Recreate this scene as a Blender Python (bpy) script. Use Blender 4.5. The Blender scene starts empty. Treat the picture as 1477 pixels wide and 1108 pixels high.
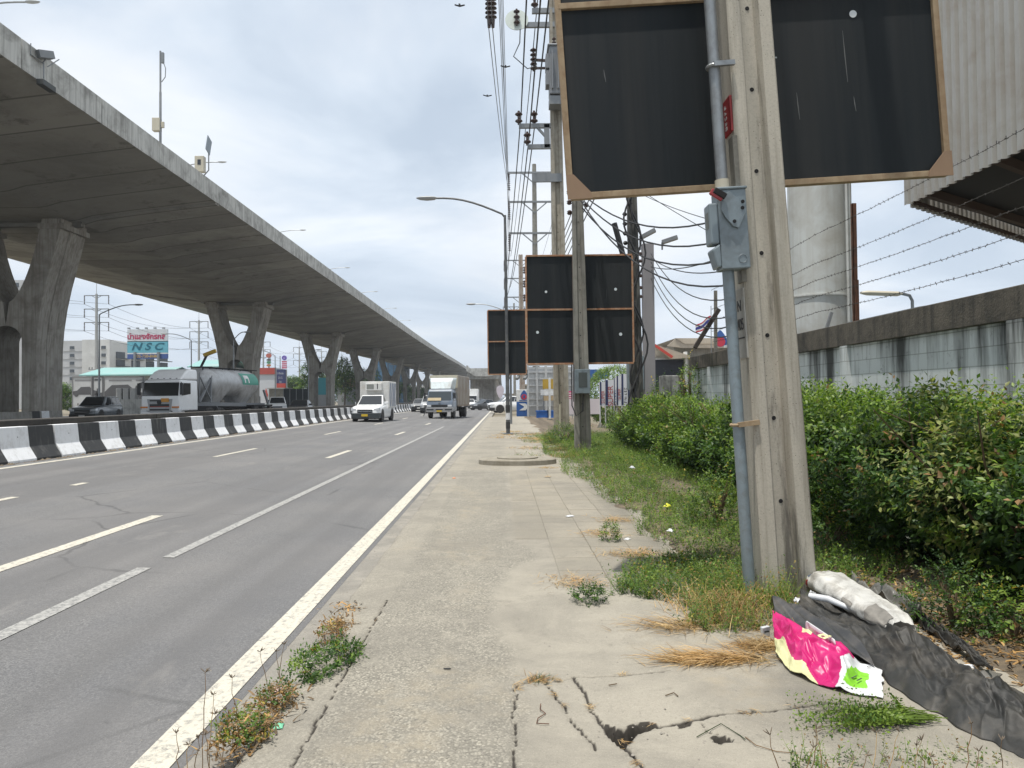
import bpy, math, random
import numpy as np
from math import sin, cos, pi, radians, sqrt, atan2, exp
from mathutils import Vector, Matrix, noise
random.seed(7); rng = np.random.default_rng(7)
SC = bpy.context.scene; COL = SC.collection

# ------------------------------------------------------------------ camera
F, CZ = 1070.0, 1.5                      # focal length in photo pixels (1477 wide), eye height
def cam_axes(vpx=725, vpy=575, roll=0.009):
    yaw = -(vpx-738.5)/F; pit = (vpy-554)/F
    f = Vector((sin(yaw)*cos(pit), cos(yaw)*cos(pit), sin(pit)))
    r = Vector((cos(yaw), -sin(yaw), 0)); u = r.cross(f)
    return cos(roll)*r-sin(roll)*u, sin(roll)*r+cos(roll)*u, f
CR, CU, CF = cam_axes()
def ray(px, py): return CF+CR*((px-738.5)/F)-CU*((py-554)/F)
def P(px, py, z=0.0):                    # point of the plane z seen there
    d = ray(px, py); t = (z-CZ)/d.z
    return Vector((d.x*t, d.y*t, z))
def Q(px, py, Y):                        # point at the depth Y seen there
    d = ray(px, py); t = Y/d.y
    return Vector((d.x*t, Y, CZ+d.z*t))
cd = bpy.data.cameras.new('camera'); cam = bpy.data.objects.new('camera', cd); COL.objects.link(cam)
cd.sensor_width = 36; cd.lens = F/1477*36; cd.clip_start = .05; cd.clip_end = 6000
m = Matrix((CR, CU, -CF)).transposed().to_4x4(); m.translation = (0, 0, CZ); cam.matrix_world = m
SC.camera = cam

# ------------------------------------------------------------------ light
SUN = Vector((-.13, -.17, 1)).normalized()
EL = math.asin(SUN.z); AZ = atan2(SUN.x, SUN.y)
sl = bpy.data.lights.new('sun', 'SUN'); sl.energy = 4.1; sl.angle = radians(.9); sl.color = (1, .955, .88)
so = bpy.data.objects.new('sun', sl); COL.objects.link(so); so.rotation_euler = SUN.to_track_quat('Z', 'Y').to_euler(); so.location = (0, 0, 60)
vs = SC.view_settings; vs.view_transform = 'Standard'; vs.look = 'None'; vs.exposure = .17; vs.gamma = 1; vs.use_curve_mapping = False

def world():
    w = bpy.data.worlds.new('World'); SC.world = w; w.use_nodes = True
    nt = w.node_tree; N = nt.nodes; L = nt.links; N.clear()
    out = N.new('ShaderNodeOutputWorld'); bg = N.new('ShaderNodeBackground'); L.new(bg.outputs[0], out.inputs[0])
    sky = N.new('ShaderNodeTexSky'); sky.sky_type = 'NISHITA'; sky.sun_disc = False
    sky.sun_elevation = EL; sky.sun_rotation = AZ; sky.dust_density = 2.2; sky.air_density = 1.0
    bg.inputs[1].default_value = .1
    tc = N.new('ShaderNodeTexCoord'); sep = N.new('ShaderNodeSeparateXYZ'); L.new(tc.outputs['Generated'], sep.inputs[0])
    def mth(op, a, b=None, clamp=False):
        n = N.new('ShaderNodeMath'); n.operation = op; n.use_clamp = clamp
        for i, v in enumerate((a, b)):
            if v is None: continue
            if isinstance(v, (int, float)): n.inputs[i].default_value = v
            else: L.new(v, n.inputs[i])
        return n.outputs[0]
    den = mth('ADD', mth('MAXIMUM', sep.outputs[2], 0.0), .16)      # a flat cloud deck seen from below
    cmb = N.new('ShaderNodeCombineXYZ'); L.new(mth('DIVIDE', sep.outputs[0], den), cmb.inputs[0]); L.new(mth('DIVIDE', sep.outputs[1], den), cmb.inputs[1])
    def nz(scale, det, rough, off, dist=0):
        mp = N.new('ShaderNodeMapping'); mp.inputs['Location'].default_value = off; L.new(cmb.outputs[0], mp.inputs[0])
        n = N.new('ShaderNodeTexNoise'); n.inputs['Scale'].default_value = scale; n.inputs['Detail'].default_value = det
        n.inputs['Roughness'].default_value = rough; n.inputs['Distortion'].default_value = dist; L.new(mp.outputs[0], n.inputs[0]); return n.outputs[0]
    def ramp(v, stops):
        r = N.new('ShaderNodeValToRGB'); L.new(v, r.inputs[0]); e = r.color_ramp.elements
        while len(e) < len(stops): e.new(.5)
        for k, (p, c) in zip(e, stops): k.position = p; k.color = c if len(c) == 4 else (*c, 1)
        return r.outputs[0]
    cover = ramp(nz(.75, 5, .52, (16.9, 26.3, 0), .3), [(.28, (.62,)*3), (.5, (.86,)*3), (.66, (1,)*3)])
    tone = ramp(nz(.95, 6, .55, (29.5, 13.6, 1.0), .35), [(.34, (5.7, 6.6, 7.7)), (.44, (7.0, 7.85, 8.85)), (.53, (8.3, 8.9, 9.6)), (.63, (9.5, 9.8, 10.1))])
    def mix(f, a, b):
        n = N.new('ShaderNodeMix'); n.data_type = 'RGBA'
        for s, v in ((n.inputs[0], f), (n.inputs[6], a), (n.inputs[7], b)):
            if isinstance(v, tuple): s.default_value = (*v, 1)
            elif isinstance(v, (int, float)): s.default_value = v
            else: L.new(v, s)
        return n.outputs[2]
    c = mix(cover, sky.outputs[0], tone)
    lowf = ramp(sep.outputs[2], [(.0, (.85,)*3), (.09, (.45,)*3), (.3, (0,)*3)])
    c = mix(lowf, c, (6.3, 7.2, 8.4))
    L.new(c, bg.inputs[0])
world()

# ------------------------------------------------------------------ materials
MATS = {}
class NT:
    def __init__(s, name):
        s.m = bpy.data.materials.new(name); s.m.use_nodes = True; s.t = s.m.node_tree; s.N = s.t.nodes; s.L = s.t.links
        s.b = s.N['Principled BSDF']
    def set(s, sock, v):
        if isinstance(v, bpy.types.NodeSocket): s.L.new(v, sock)
        elif isinstance(v, tuple) and len(v) == 3 and sock.type == 'RGBA': sock.default_value = (*v, 1)
        else: sock.default_value = v
    def mix(s, f, a, b, mode='MIX'):
        n = s.N.new('ShaderNodeMix'); n.data_type = 'RGBA'; n.blend_type = mode
        s.set(n.inputs[0], f); s.set(n.inputs[6], a); s.set(n.inputs[7], b); return n.outputs[2]
    def math(s, op, a, b=None, clamp=False):
        n = s.N.new('ShaderNodeMath'); n.operation = op; n.use_clamp = clamp; s.set(n.inputs[0], a)
        if b is not None: s.set(n.inputs[1], b)
        return n.outputs[0]
    def coord(s, rnd=True):
        tc = s.N.new('ShaderNodeTexCoord')
        if not rnd: return tc.outputs['Object']
        oi = s.N.new('ShaderNodeObjectInfo'); v = s.N.new('ShaderNodeVectorMath'); v.operation = 'ADD'
        k = s.N.new('ShaderNodeVectorMath'); k.operation = 'SCALE'; k.inputs[0].default_value = (37, 53, 71); s.L.new(oi.outputs['Random'], k.inputs['Scale'])
        s.L.new(tc.outputs['Object'], v.inputs[0]); s.L.new(k.outputs[0], v.inputs[1]); return v.outputs[0]
    def map(s, v, scale=(1, 1, 1), loc=(0, 0, 0), rot=(0, 0, 0)):
        n = s.N.new('ShaderNodeMapping'); n.inputs['Scale'].default_value = scale; n.inputs['Location'].default_value = loc; n.inputs['Rotation'].default_value = rot
        s.L.new(v, n.inputs[0]); return n.outputs[0]
    def noise(s, v, scale, det=5, rough=.55, dist=0):
        n = s.N.new('ShaderNodeTexNoise'); n.inputs['Scale'].default_value = scale; n.inputs['Detail'].default_value = det
        n.inputs['Roughness'].default_value = rough; n.inputs['Distortion'].default_value = dist; s.L.new(v, n.inputs[0]); return n.outputs[0]
    def voro(s, v, scale, feature='F1'):
        n = s.N.new('ShaderNodeTexVoronoi'); n.feature = feature; n.inputs['Scale'].default_value = scale; s.L.new(v, n.inputs[0]); return n
    def ramp(s, f, stops):
        r = s.N.new('ShaderNodeValToRGB'); s.L.new(f, r.inputs[0]); e = r.color_ramp.elements
        while len(e) < len(stops): e.new(.5)
        for k, (p, c) in zip(e, stops): k.position = p; k.color = (c, c, c, 1) if isinstance(c, (int, float)) else (*c, 1)
        return r.outputs[0]
    def bump(s, h, strength=.3, dist=.02):
        n = s.N.new('ShaderNodeBump'); n.inputs['Strength'].default_value = strength; n.inputs['Distance'].default_value = dist
        s.L.new(h, n.inputs['Height']); s.L.new(n.outputs[0], s.b.inputs['Normal'])
    def done(s, col, rough=.8, metal=0.0, spec=None):
        s.set(s.b.inputs['Base Color'], col); s.set(s.b.inputs['Roughness'], rough); s.set(s.b.inputs['Metallic'], metal)
        if spec is not None: s.b.inputs['Specular IOR Level'].default_value = spec
        return s.m
def sc(c, k): return tuple(x*k for x in c)

def mat(name, col, rough=.7, metal=0.0, var=.18, vs_=3.0, dirt=None, streak=0.0, bump=.0, bs=60, spec=None, fine=0.0):
    if name in MATS: return MATS[name]
    t = NT(name); co = t.coord()
    c = t.mix(t.noise(co, vs_, 6, .6), sc(col, 1-var), sc(col, 1+var))
    if fine: c = t.mix(t.ramp(t.noise(co, bs, 3, .7), [(.35, 0), (.65, 1)]), c, t.mix(1.0, c, (1-fine,)*3, 'MULTIPLY'))
    if dirt is not None:
        c = t.mix(t.ramp(t.noise(co, vs_*1.7, 8, .65, .4), [(.45, 0), (.72, .85)]), c, dirt)
    if streak:
        st = t.noise(t.map(co, (5, 5, .22)), 1.6, 5, .6)
        c = t.mix(t.ramp(st, [(.46, 0), (.68, streak)]), c, sc(col, .3) if dirt is None else dirt)
    if bump: t.bump(t.noise(co, bs, 5, .6), bump, .02)
    MATS[name] = t.done(c, rough, metal, spec); return MATS[name]

def paint(name, col, rough=.3, dust=.25):
    if name in MATS: return MATS[name]
    t = NT(name); co = t.coord()
    c = t.mix(t.ramp(t.noise(co, 2.5, 6, .65), [(.4, 0), (.75, dust)]), col, (.30, .28, .25))
    t.b.inputs['Coat Weight'].default_value = .5; t.b.inputs['Coat Roughness'].default_value = .08
    MATS[name] = t.done(c, rough, 0); return MATS[name]
def glass(name='vehicle_glass', col=(.012, .016, .02)):
    if name in MATS: return MATS[name]
    t = NT(name); MATS[name] = t.done(col, .06, 0, .8); return MATS[name]
def leafm(name, col, tr=.35, var=.35, rough=.45):
    if name in MATS: return MATS[name]
    t = NT(name)
    g = t.N.new('ShaderNodeNewGeometry'); co = t.coord()
    r = t.math('FRACT', t.math('MULTIPLY', g.outputs['Random Per Island'], 7.31))
    c = t.mix(r, sc(col, 1-var), (col[0]*(1+var*1.3), col[1]*(1+var), col[2]*(1+var*.6)))
    c = t.mix(t.ramp(t.noise(co, 2.2, 3), [(.35, 0), (.7, .6)]), c, (col[0]*1.35, col[1]*1.05, col[2]*.8))
    t.done(c, rough, 0, .35)
    tl = t.N.new('ShaderNodeBsdfTranslucent'); t.set(tl.inputs[0], t.mix(1.0, c, (1.5, 1.6, .8), 'MULTIPLY'))
    mx = t.N.new('ShaderNodeMixShader'); mx.inputs[0].default_value = tr
    t.L.new(t.b.outputs[0], mx.inputs[1]); t.L.new(tl.outputs[0], mx.inputs[2]); t.L.new(mx.outputs[0], t.N['Material Output'].inputs[0])
    MATS[name] = t.m; return t.m

concrete = mat('viaduct_concrete', (.225, .215, .19), .85, 0, .22, .35, (.10, .098, .088), .55, .25, 25, fine=.12)
pierc = mat('pier_concrete', (.36, .34, .30), .85, 0, .2, .5, (.15, .13, .105), .65, .2, 25)
parap = mat('parapet_concrete', (.50, .50, .47), .85, 0, .18, .6, (.15, .145, .13), .6, .2, 25)
polec = mat('pole_concrete', (.42, .385, .315), .85, 0, .16, 2.2, (.20, .175, .135), .7, .12, 90, fine=.2)
def nearpole():
    t = NT('near_pole_concrete'); co = t.coord(False); sep = t.N.new('ShaderNodeSeparateXYZ'); t.L.new(co, sep.inputs[0])
    c = t.mix(t.noise(co, 2.2, 7, .65), (.40, .37, .31), (.55, .51, .43))
    c = t.mix(t.ramp(t.noise(t.map(co, (6, 6, .3)), 1.3, 6, .65), [(.5, 0), (.68, .75)]), c, (.20, .178, .135))
    c = t.mix(t.ramp(t.noise(co, 60, 5, .75), [(.48, 0), (.75, .5)]), c, (.24, .22, .18))
    low = t.math('SUBTRACT', t.math('ADD', t.noise(t.map(co, (9, 9, 1.2)), 1.2, 6, .7), t.ramp(sep.outputs[2], [(.0, .20), (.9, 0)])), t.math('MULTIPLY', t.math('ABSOLUTE', t.math('SUBTRACT', sep.outputs[0], .035)), 1.2))
    c = t.mix(t.ramp(low, [(.52, 0), (.68, .75)]), c, (.085, .08, .068))           # mould low in the channel
    vo = t.voro(co, 42).outputs['Distance']; pit = t.math('MULTIPLY', t.ramp(vo, [(.10, 1), (.15, 0)]), t.ramp(t.noise(co, 3.5, 4), [(.44, 0), (.58, 1)]))
    c = t.mix(pit, c, (.06, .054, .045)); t.bump(t.math('SUBTRACT', t.noise(co, 90, 5, .6), pit), .25, .01); return t.done(c, .85)
npole = nearpole()
poleg = mat('old_pole_concrete', (.27, .26, .225), .85, 0, .2, 1.5, (.13, .12, .10), .6, .3, 50, fine=.12)
galv = mat('galvanised_steel', (.30, .32, .33), .45, .6, .15, 6, (.2, .2, .2), .2)
greyp = mat('grey_enamel', (.20, .245, .27), .4, 0, .08, 4, (.13, .15, .16), .2)
steel = mat('grey_steel', (.22, .23, .235), .5, .4, .2, 3)
rust = mat('rusty_steel', (.13, .055, .03), .85, .1, .4, 5, (.05, .03, .022), .4)
black = mat('black_rubber', (.018, .018, .019), .75, 0, .3, 5)
cable = mat('cable_sheath', (.02, .021, .023), .6)
alum = mat('aluminium_wire', (.13, .14, .15), .5, .3)
porc = mat('brown_porcelain', (.05, .028, .022), .25)
wood = mat('pale_timber', (.34, .255, .16), .8, 0, .25, 8, (.22, .14, .075), .5)
ply = mat('plywood', (.27, .18, .115), .8, 0, .2, 5)
white = mat('white_paint', (.72, .73, .72), .55, 0, .05, 3, (.5, .49, .46), .2)
red = mat('red_paint', (.30, .03, .03), .5, 0, .2, 4)
dark = mat('dark_gap', (.012, .012, .013), .9)
soil = mat('soil', (.13, .105, .075), .95, 0, .3, 4, (.25, .19, .12), 0, .6, 40)

def boardm():
    t = NT('dark_back_sheet'); co = t.coord()
    w = t.noise(t.map(co, (3.2, 1, .12)), 1.0, 4, .6)
    c = t.mix(t.ramp(w, [(.4, 0), (.62, 1)]), (.005, .009, .0115), (.018, .0205, .0215))  # vertical bands: soft cable shadows painted into the sheet colour
    sx = t.noise(t.map(co, (22, 1, .7)), 1.0, 3, .5)
    c = t.mix(t.ramp(sx, [(.735, 0), (.76, .5)]), c, (.10, .10, .10))
    t.bump(w, .5, .03)
    return t.done(c, t.ramp(w, [(.3, .55), (.7, .7)]), 0, .3)
sheet = boardm()

# ------------------------------------------------------------------ mesh helper
class MB:
    def __init__(s): s.v = []; s.f = []; s.m = []; s.cur = 0
    def add(s, vs, fs):
        o = len(s.v); s.v += [tuple(v) for v in vs]; s.f += [tuple(i+o for i in f) for f in fs]; s.m += [s.cur]*len(fs)
    def box(s, x0, x1, y0, y1, z0, z1):
        s.add([(x, y, z) for z in (z0, z1) for y in (y0, y1) for x in (x0, x1)],
              [(0, 2, 3, 1), (4, 5, 7, 6), (0, 1, 5, 4), (2, 6, 7, 3), (0, 4, 6, 2), (1, 3, 7, 5)])
    def bar(s, a, b, w, h=None, up=(0, 0, 1)):          # rectangular bar from a to b
        a, b = Vector(a), Vector(b); d = (b-a).normalized(); u = Vector(up)
        if abs(d.dot(u)) > .98: u = Vector((0, 1, 0))
        r = d.cross(u).normalized(); u = r.cross(d); h = h or w
        s.add([p+r*(i*w/2)+u*(j*h/2) for p in (a, b) for i, j in ((-1, -1), (1, -1), (1, 1), (-1, 1))],
              [(0, 3, 2, 1), (4, 5, 6, 7), (0, 1, 5, 4), (1, 2, 6, 5), (2, 3, 7, 6), (3, 0, 4, 7)])
    def quad(s, *p): s.add(p, [tuple(range(len(p)))])
    def loft(s, rings, cap=True, closed=True):
        n = len(rings[0]); vs = [p for r in rings for p in r]; fs = []
        for i in range(len(rings)-1):
            for j in range(n if closed else n-1):
                k = (j+1) % n; fs.append((i*n+j, i*n+k, (i+1)*n+k, (i+1)*n+j))
        if cap: fs += [tuple(reversed(range(n))), tuple(range((len(rings)-1)*n, len(rings)*n))]
        s.add(vs, fs)
    def tube(s, pts, r, n=6, cap=True):
        pts = [Vector(p) for p in pts]; rs = r if isinstance(r, (list, tuple)) else [r]*len(pts); rings = []; prev = None
        for i, p in enumerate(pts):
            d = (pts[min(i+1, len(pts)-1)]-pts[max(i-1, 0)]).normalized()
            u = prev if prev is not None else (Vector((0, 0, 1)) if abs(d.z) < .9 else Vector((1, 0, 0)))
            a = d.cross(u).normalized(); b = a.cross(d).normalized(); prev = b
            rings.append([p+a*(cos(2*pi*k/n)*rs[i])+b*(sin(2*pi*k/n)*rs[i]) for k in range(n)])
        s.loft(rings, cap)
    def lathe(s, prof, n=12, M=None, cap=True):          # profile of (radius, z)
        M = M or Matrix(); s.loft([[M @ Vector((r*cos(2*pi*k/n), r*sin(2*pi*k/n), z)) for k in range(n)] for r, z in prof], cap)
    def prism(s, poly, a, b, axis='y'):                  # 2-D outline pushed along an axis
        def p(u, v, w): return {'y': (u, w, v), 'x': (w, u, v), 'z': (u, v, w)}[axis]
        s.loft([[p(u, v, a) for u, v in poly], [p(u, v, b) for u, v in poly]])
    def strip(s, outer, inner, a, b):                    # wall between two equal-length outlines in XZ, from y=a to b
        n = len(outer)
        for i in range(n-1):
            o0, o1, i0, i1 = outer[i], outer[i+1], inner[i], inner[i+1]
            V = [(o0[0], a, o0[1]), (o1[0], a, o1[1]), (i1[0], a, i1[1]), (i0[0], a, i0[1])]
            s.add(V+[(x, b, z) for x, y, z in V], [(0, 1, 2, 3), (7, 6, 5, 4), (0, 4, 5, 1), (3, 2, 6, 7)])
    def build(s, name, mats, parent=None, origin=None, smooth=None, bevel=0, seg=2):
        me = bpy.data.meshes.new(name); v = s.v
        if origin is not None: o = Vector(origin); v = [(a-o.x, b-o.y, c-o.z) for a, b, c in v]
        me.from_pydata(v, [], s.f)
        if not isinstance(mats, (list, tuple)): mats = [mats]
        for x in mats: me.materials.append(x)
        if len(mats) > 1: me.polygons.foreach_set('material_index', s.m)
        import bmesh
        bm = bmesh.new(); bm.from_mesh(me); bmesh.ops.recalc_face_normals(bm, faces=bm.faces); bm.to_mesh(me); bm.free()
        if smooth is not None:
            me.polygons.foreach_set('use_smooth', [True]*len(me.polygons)); me.set_sharp_from_angle(angle=radians(smooth))
        ob = bpy.data.objects.new(name, me); COL.objects.link(ob)
        if origin is not None: ob.location = origin
        if parent is not None: ob.parent = parent
        if bevel:
            b = ob.modifiers.new('bevel', 'BEVEL'); b.width = bevel; b.segments = seg; b.limit_method = 'ANGLE'; b.angle_limit = radians(40)
        return ob

def tag(o, label=None, cat=None, group=None, kind=None):
    if label: o['label'] = label
    if cat: o['category'] = cat
    if group: o['group'] = group
    if kind: o['kind'] = kind
    return o
def thing(name, label, cat, loc=(0, 0, 0), rz=0, group=None, ry=0):
    o = bpy.data.objects.new(name, None); COL.objects.link(o); o.empty_display_size = .2
    o.location = loc; o.rotation_euler = (0, ry, rz); return tag(o, label, cat, group)
def kids(o): return [c for c in bpy.data.objects if c.parent == o]
def dup(o, loc=None, rz=None, label=None, parent=None):
    c = o.copy(); COL.objects.link(c); c.parent = parent
    if loc is not None: c.location = loc
    if rz is not None: c.rotation_euler.z = rz
    if label: c['label'] = label
    for k in kids(o): dup(k, parent=c)
    return c
def pydata(name, v, f, mats, mi=None, parent=None, loc=None, smooth=False):
    me = bpy.data.meshes.new(name); v = np.asarray(v, np.float32); f = np.asarray(f, np.int32); k = f.shape[1]
    me.vertices.add(len(v)); me.vertices.foreach_set('co', v.ravel()); me.loops.add(f.size); me.loops.foreach_set('vertex_index', f.ravel())
    me.polygons.add(len(f)); me.polygons.foreach_set('loop_start', np.arange(0, f.size, k)); me.polygons.foreach_set('loop_total', np.full(len(f), k))
    for x in (mats if isinstance(mats, (list, tuple)) else [mats]): me.materials.append(x)
    if mi is not None: me.polygons.foreach_set('material_index', np.asarray(mi, np.int32))
    if smooth: me.polygons.foreach_set('use_smooth', np.ones(len(f), bool))
    me.update(calc_edges=True); me.validate()
    ob = bpy.data.objects.new(name, me); COL.objects.link(ob); ob.parent = parent
    if loc is not None: ob.location = loc
    return ob
def text(name, body, size, matl, M, parent=None, extrude=.002, origin=None, shear=0, bold=0, align='CENTER', sx=1.0):
    cu = bpy.data.curves.new(name, 'FONT'); cu.body = body; cu.size = size; cu.extrude = extrude; cu.align_x = align; cu.align_y = 'CENTER'; cu.shear = shear; cu.offset = bold
    o = bpy.data.objects.new(name, cu); COL.objects.link(o)
    me = bpy.data.meshes.new_from_object(o.evaluated_get(bpy.context.evaluated_depsgraph_get())); bpy.data.objects.remove(o); bpy.data.curves.remove(cu)
    me.transform(M @ Matrix.Diagonal((sx, 1, 1, 1))); me.materials.clear(); me.materials.append(matl); me.name = name
    ob = bpy.data.objects.new(name, me); COL.objects.link(ob); ob.parent = parent
    return ob
def strokes(parent, M, w, h, n, matl, seed=0):              # lettering too small to read: broken strokes
    r = random.Random(seed); b = MB()
    for i in range(n):
        x = -w/2+w*(i+.12)/n; d = w/n*.7
        for k in range(3):
            if r.random() < .72: z = -h/2+h*k/2.4; b.box(x, x+d*r.uniform(.5, 1), z, z+h*.16, 0, .003)
        q = x+(d*.72 if r.random() < .4 else 0); b.box(q, q+d*.28, -h/2, h/2*r.uniform(.5, 1), .0005, .0035)
    o = b.build('lettering', matl, parent); o.data.transform(M); return o
def face_front(x, y, z): return Matrix.Translation((x, y, z)) @ Matrix.Rotation(pi/2, 4, 'X')        # text facing -Y
def N3(x, y, z=0, s=1.0): return noise.noise(Vector((x*s, y*s, z*s)))
def fbm(x, y, z=0, o=4): return noise.fractal(Vector((x, y, z)), 1.0, 2.0, o)

# ------------------------------------------------------------------ ground, road, pavement
def rz(x): return -.12+.03*max(0, min(-1.1-x, 9.9))
def roadm():
    t = NT('asphalt'); co = t.coord(False)
    vo = t.voro(co, 105); a = vo.outputs['Color']; n2 = t.noise(co, 55, 4, .75); b = t.noise(t.map(co, (1, .05, 1)), 1.1, 5, .6); c0 = t.noise(co, .35, 6, .6)
    c = t.mix(t.ramp(a, [(.1, 0), (.9, 1)]), (.085, .086, .088), (.245, .242, .238)); c = t.mix(t.ramp(n2, [(.4, 0), (.7, .8)]), c, (.11, .11, .112))
    c = t.mix(t.ramp(b, [(.35, 0), (.66, .6)]), c, (.125, .125, .13))
    c = t.mix(t.ramp(c0, [(.42, 0), (.62, .4)]), c, (.215, .205, .195))
    c = t.mix(t.ramp(t.noise(co, 2.3, 9, .75, .5), [(.655, 0), (.70, .6)]), c, (.075, .075, .078))
    c = t.mix(t.ramp(t.voro(co, 28).outputs['Distance'], [(.03, .8), (.06, 0)]), c, (.34, .33, .31))
    wt = t.noise(t.map(co, (1, .012, 1)), 1.9, 3, .5); c = t.mix(t.ramp(wt, [(.42, 0), (.6, .5)]), c, (.115, .113, .113))
    sp = t.noise(t.map(co, (1, .35, 1)), 1.1, 7, .7, .2); c = t.mix(t.ramp(sp, [(.60, 0), (.68, .35)]), c, (.26, .25, .235))
    ck = t.voro(t.mix(.12, co, t.noise(co, 3, 4)), .42, 'DISTANCE_TO_EDGE').outputs['Distance']; c = t.mix(t.math('MULTIPLY', t.ramp(ck, [(.004, 1), (.010, 0)]), t.ramp(t.noise(co, .3, 3), [(.5, 0), (.58, .6)])), c, (.06, .06, .06))
    t.bump(vo.outputs['Distance'], .5, .006); return t.done(c, .82)
asphalt = roadm()
def linem(name, col, lo, hi):
    t = NT(name); co = t.coord(False)
    n = t.noise(co, 26, 8, .75, .3); w = t.noise(t.map(co, (40, 3, 1)), 1, 4, .6)
    c = t.mix(t.noise(co, 1.2, 4), sc(col, .86), col)
    c = t.mix(t.ramp(w, [(.5, 0), (.7, .35)]), c, (.25, .245, .23))
    c = t.mix(t.ramp(n, [(lo, 0), (hi, .9)]), c, (.16, .16, .158)); t.bump(n, .2, .004)
    return t.done(c, .75)
lin = linem('worn_road_paint', (.60, .565, .475), .50, .66); lold = linem('ghost_road_paint', (.40, .395, .375), .45, .60)
farroad = mat('far_asphalt', (.085, .083, .08), .85, 0, .2, .4, (.13, .12, .11), 0, .2, 50)
def sheetgrid(name, xs, ys, zf, ma, kind='structure', skirt=None):
    v = [(x, y, zf(x, y)) for y in ys for x in xs]; n = len(xs)
    f = [(j*n+i, j*n+i+1, (j+1)*n+i+1, (j+1)*n+i) for j in range(len(ys)-1) for i in range(n-1)]
    return tag(pydata(name, v, f, ma, smooth=True), kind=kind)
earth = mat('dry_earth', (.20, .17, .125), .95, 0, .25, .3, (.12, .12, .07), 0, .3, 6)
sheetgrid('ground', [-790, -200, -60, -12, 4, 60, 790], [-60, 0, 40, 120, 300, 1190], lambda x, y: -.26, earth)
sheetgrid('road', [-10.95, -9, -7, -5, -3, -1.42], list(range(-14, 140, 4))+[150, 300, 700, 1180], lambda x, y: rz(x), asphalt)
sheetgrid('frontage_road', [-46, -30, -12.2], [-14, 40, 120, 400, 1180], lambda x, y: .10, farroad)
sheetgrid('median_strip', [-12.3, -10.9], [-14, 40, 120, 1180], lambda x, y: .15, soil)
gut = mat('gutter_concrete', (.26, .245, .215), .9, 0, .2, 2.0, (.34, .315, .27), 0, .4, 120, fine=.25)
sheetgrid('gutter', [-1.46, -1.3, -1.0], [-4, 3, 8, 20, 60, 110], lambda x, y: -.112, gut)
def mark(x, y0, y1, w, m_, name='lane_marking'):
    ys = np.linspace(y0, y1, max(2, int((y1-y0)/4)+1))
    sheetgrid(name, [x-w/2, x+w/2], ys, lambda a, b: rz(a)+.005, m_)
mark(-1.56, -3, 140, .17, lin, 'edge_line'); mark(-10.3, 2, 160, .16, lin, 'edge_line')
mark(-3.36, 3, 7.0, .13, lold); mark(-3.34, 7.45, 42, .12, lold)
for k in range(9): mark(-4.6, 6.4+k*12.4-2.6 if k == 0 else 7.1+k*12.4, 9.95+k*12.4, .15, lin)
for a, b in ((9.6, 11.4), (12.9, 13.3), (19.2, 22.4), (31, 34), (43, 46), (55, 58), (67, 70), (80, 83), (94, 97)): mark(-7.42, a, b, .13, lin)

# pavement: one sheet, fine near the camera, with its cracks and the hole really sunk in
def poly(pts): return [P(*p).to_2d() for p in pts]
CR_ = [poly(p) for p in ([(828, 975), (838, 990), (850, 1015), (868, 1043), (890, 1062), (905, 1080), (928, 1110)],
      [(905, 1050), (935, 1045), (965, 1043), (1000, 1038), (1060, 1028), (1110, 1026), (1180, 1016), (1230, 1012)],
      [(800, 983), (832, 976), (900, 974), (968, 966)], [(780, 975), (800, 1000), (830, 1045), (862, 1082)],
      [(742, 1110), (741, 1040), (745, 990), (775, 978)], [(1010, 1040), (1020, 1055), (1056, 1071)])]
WID = [.005, .006, .002, .002, .002, .001]
CR_ += [[Vector((-.88, y)) for y in np.arange(2.5, 9, .5)]]
WID += [.002]
HOLE = poly([(864, 1040), (884, 1044), (905, 1044), (918, 1038), (934, 1037), (948, 1042), (933, 1051), (917, 1058), (911, 1069), (898, 1079), (884, 1067), (872, 1054)])
HOLE2 = poly([(1027, 1065), (1036, 1063), (1054, 1066), (1057, 1070), (1040, 1072), (1029, 1071)])
HOLE3 = poly([(975, 1043), (984, 1040), (996, 1041), (994, 1046), (981, 1049)])
def sdist(p, a, b):
    d = b-a; t = max(0, min(1, (p-a).dot(d)/max(d.length_squared, 1e-9))); return (p-a-d*t).length
def inpoly(p, pl):
    c = False; n = len(pl)
    for i in range(n):
        a, b = pl[i], pl[i-1]
        if (a.y > p.y) != (b.y > p.y) and p.x < (b.x-a.x)*(p.y-a.y)/(b.y-a.y)+a.x: c = not c
    return c
def smst(a, b, x): t = max(0, min(1, (x-a)/(b-a))); return t*t*(3-2*t)
def aggb(y): return float(np.interp(y, [2.5, 3.05, 4.2, 5.0, 5.6, 6.4, 7.2, 8, 16], [.04, .04, .05, -.1, -.12, .02, .3, .08, .06]))
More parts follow.
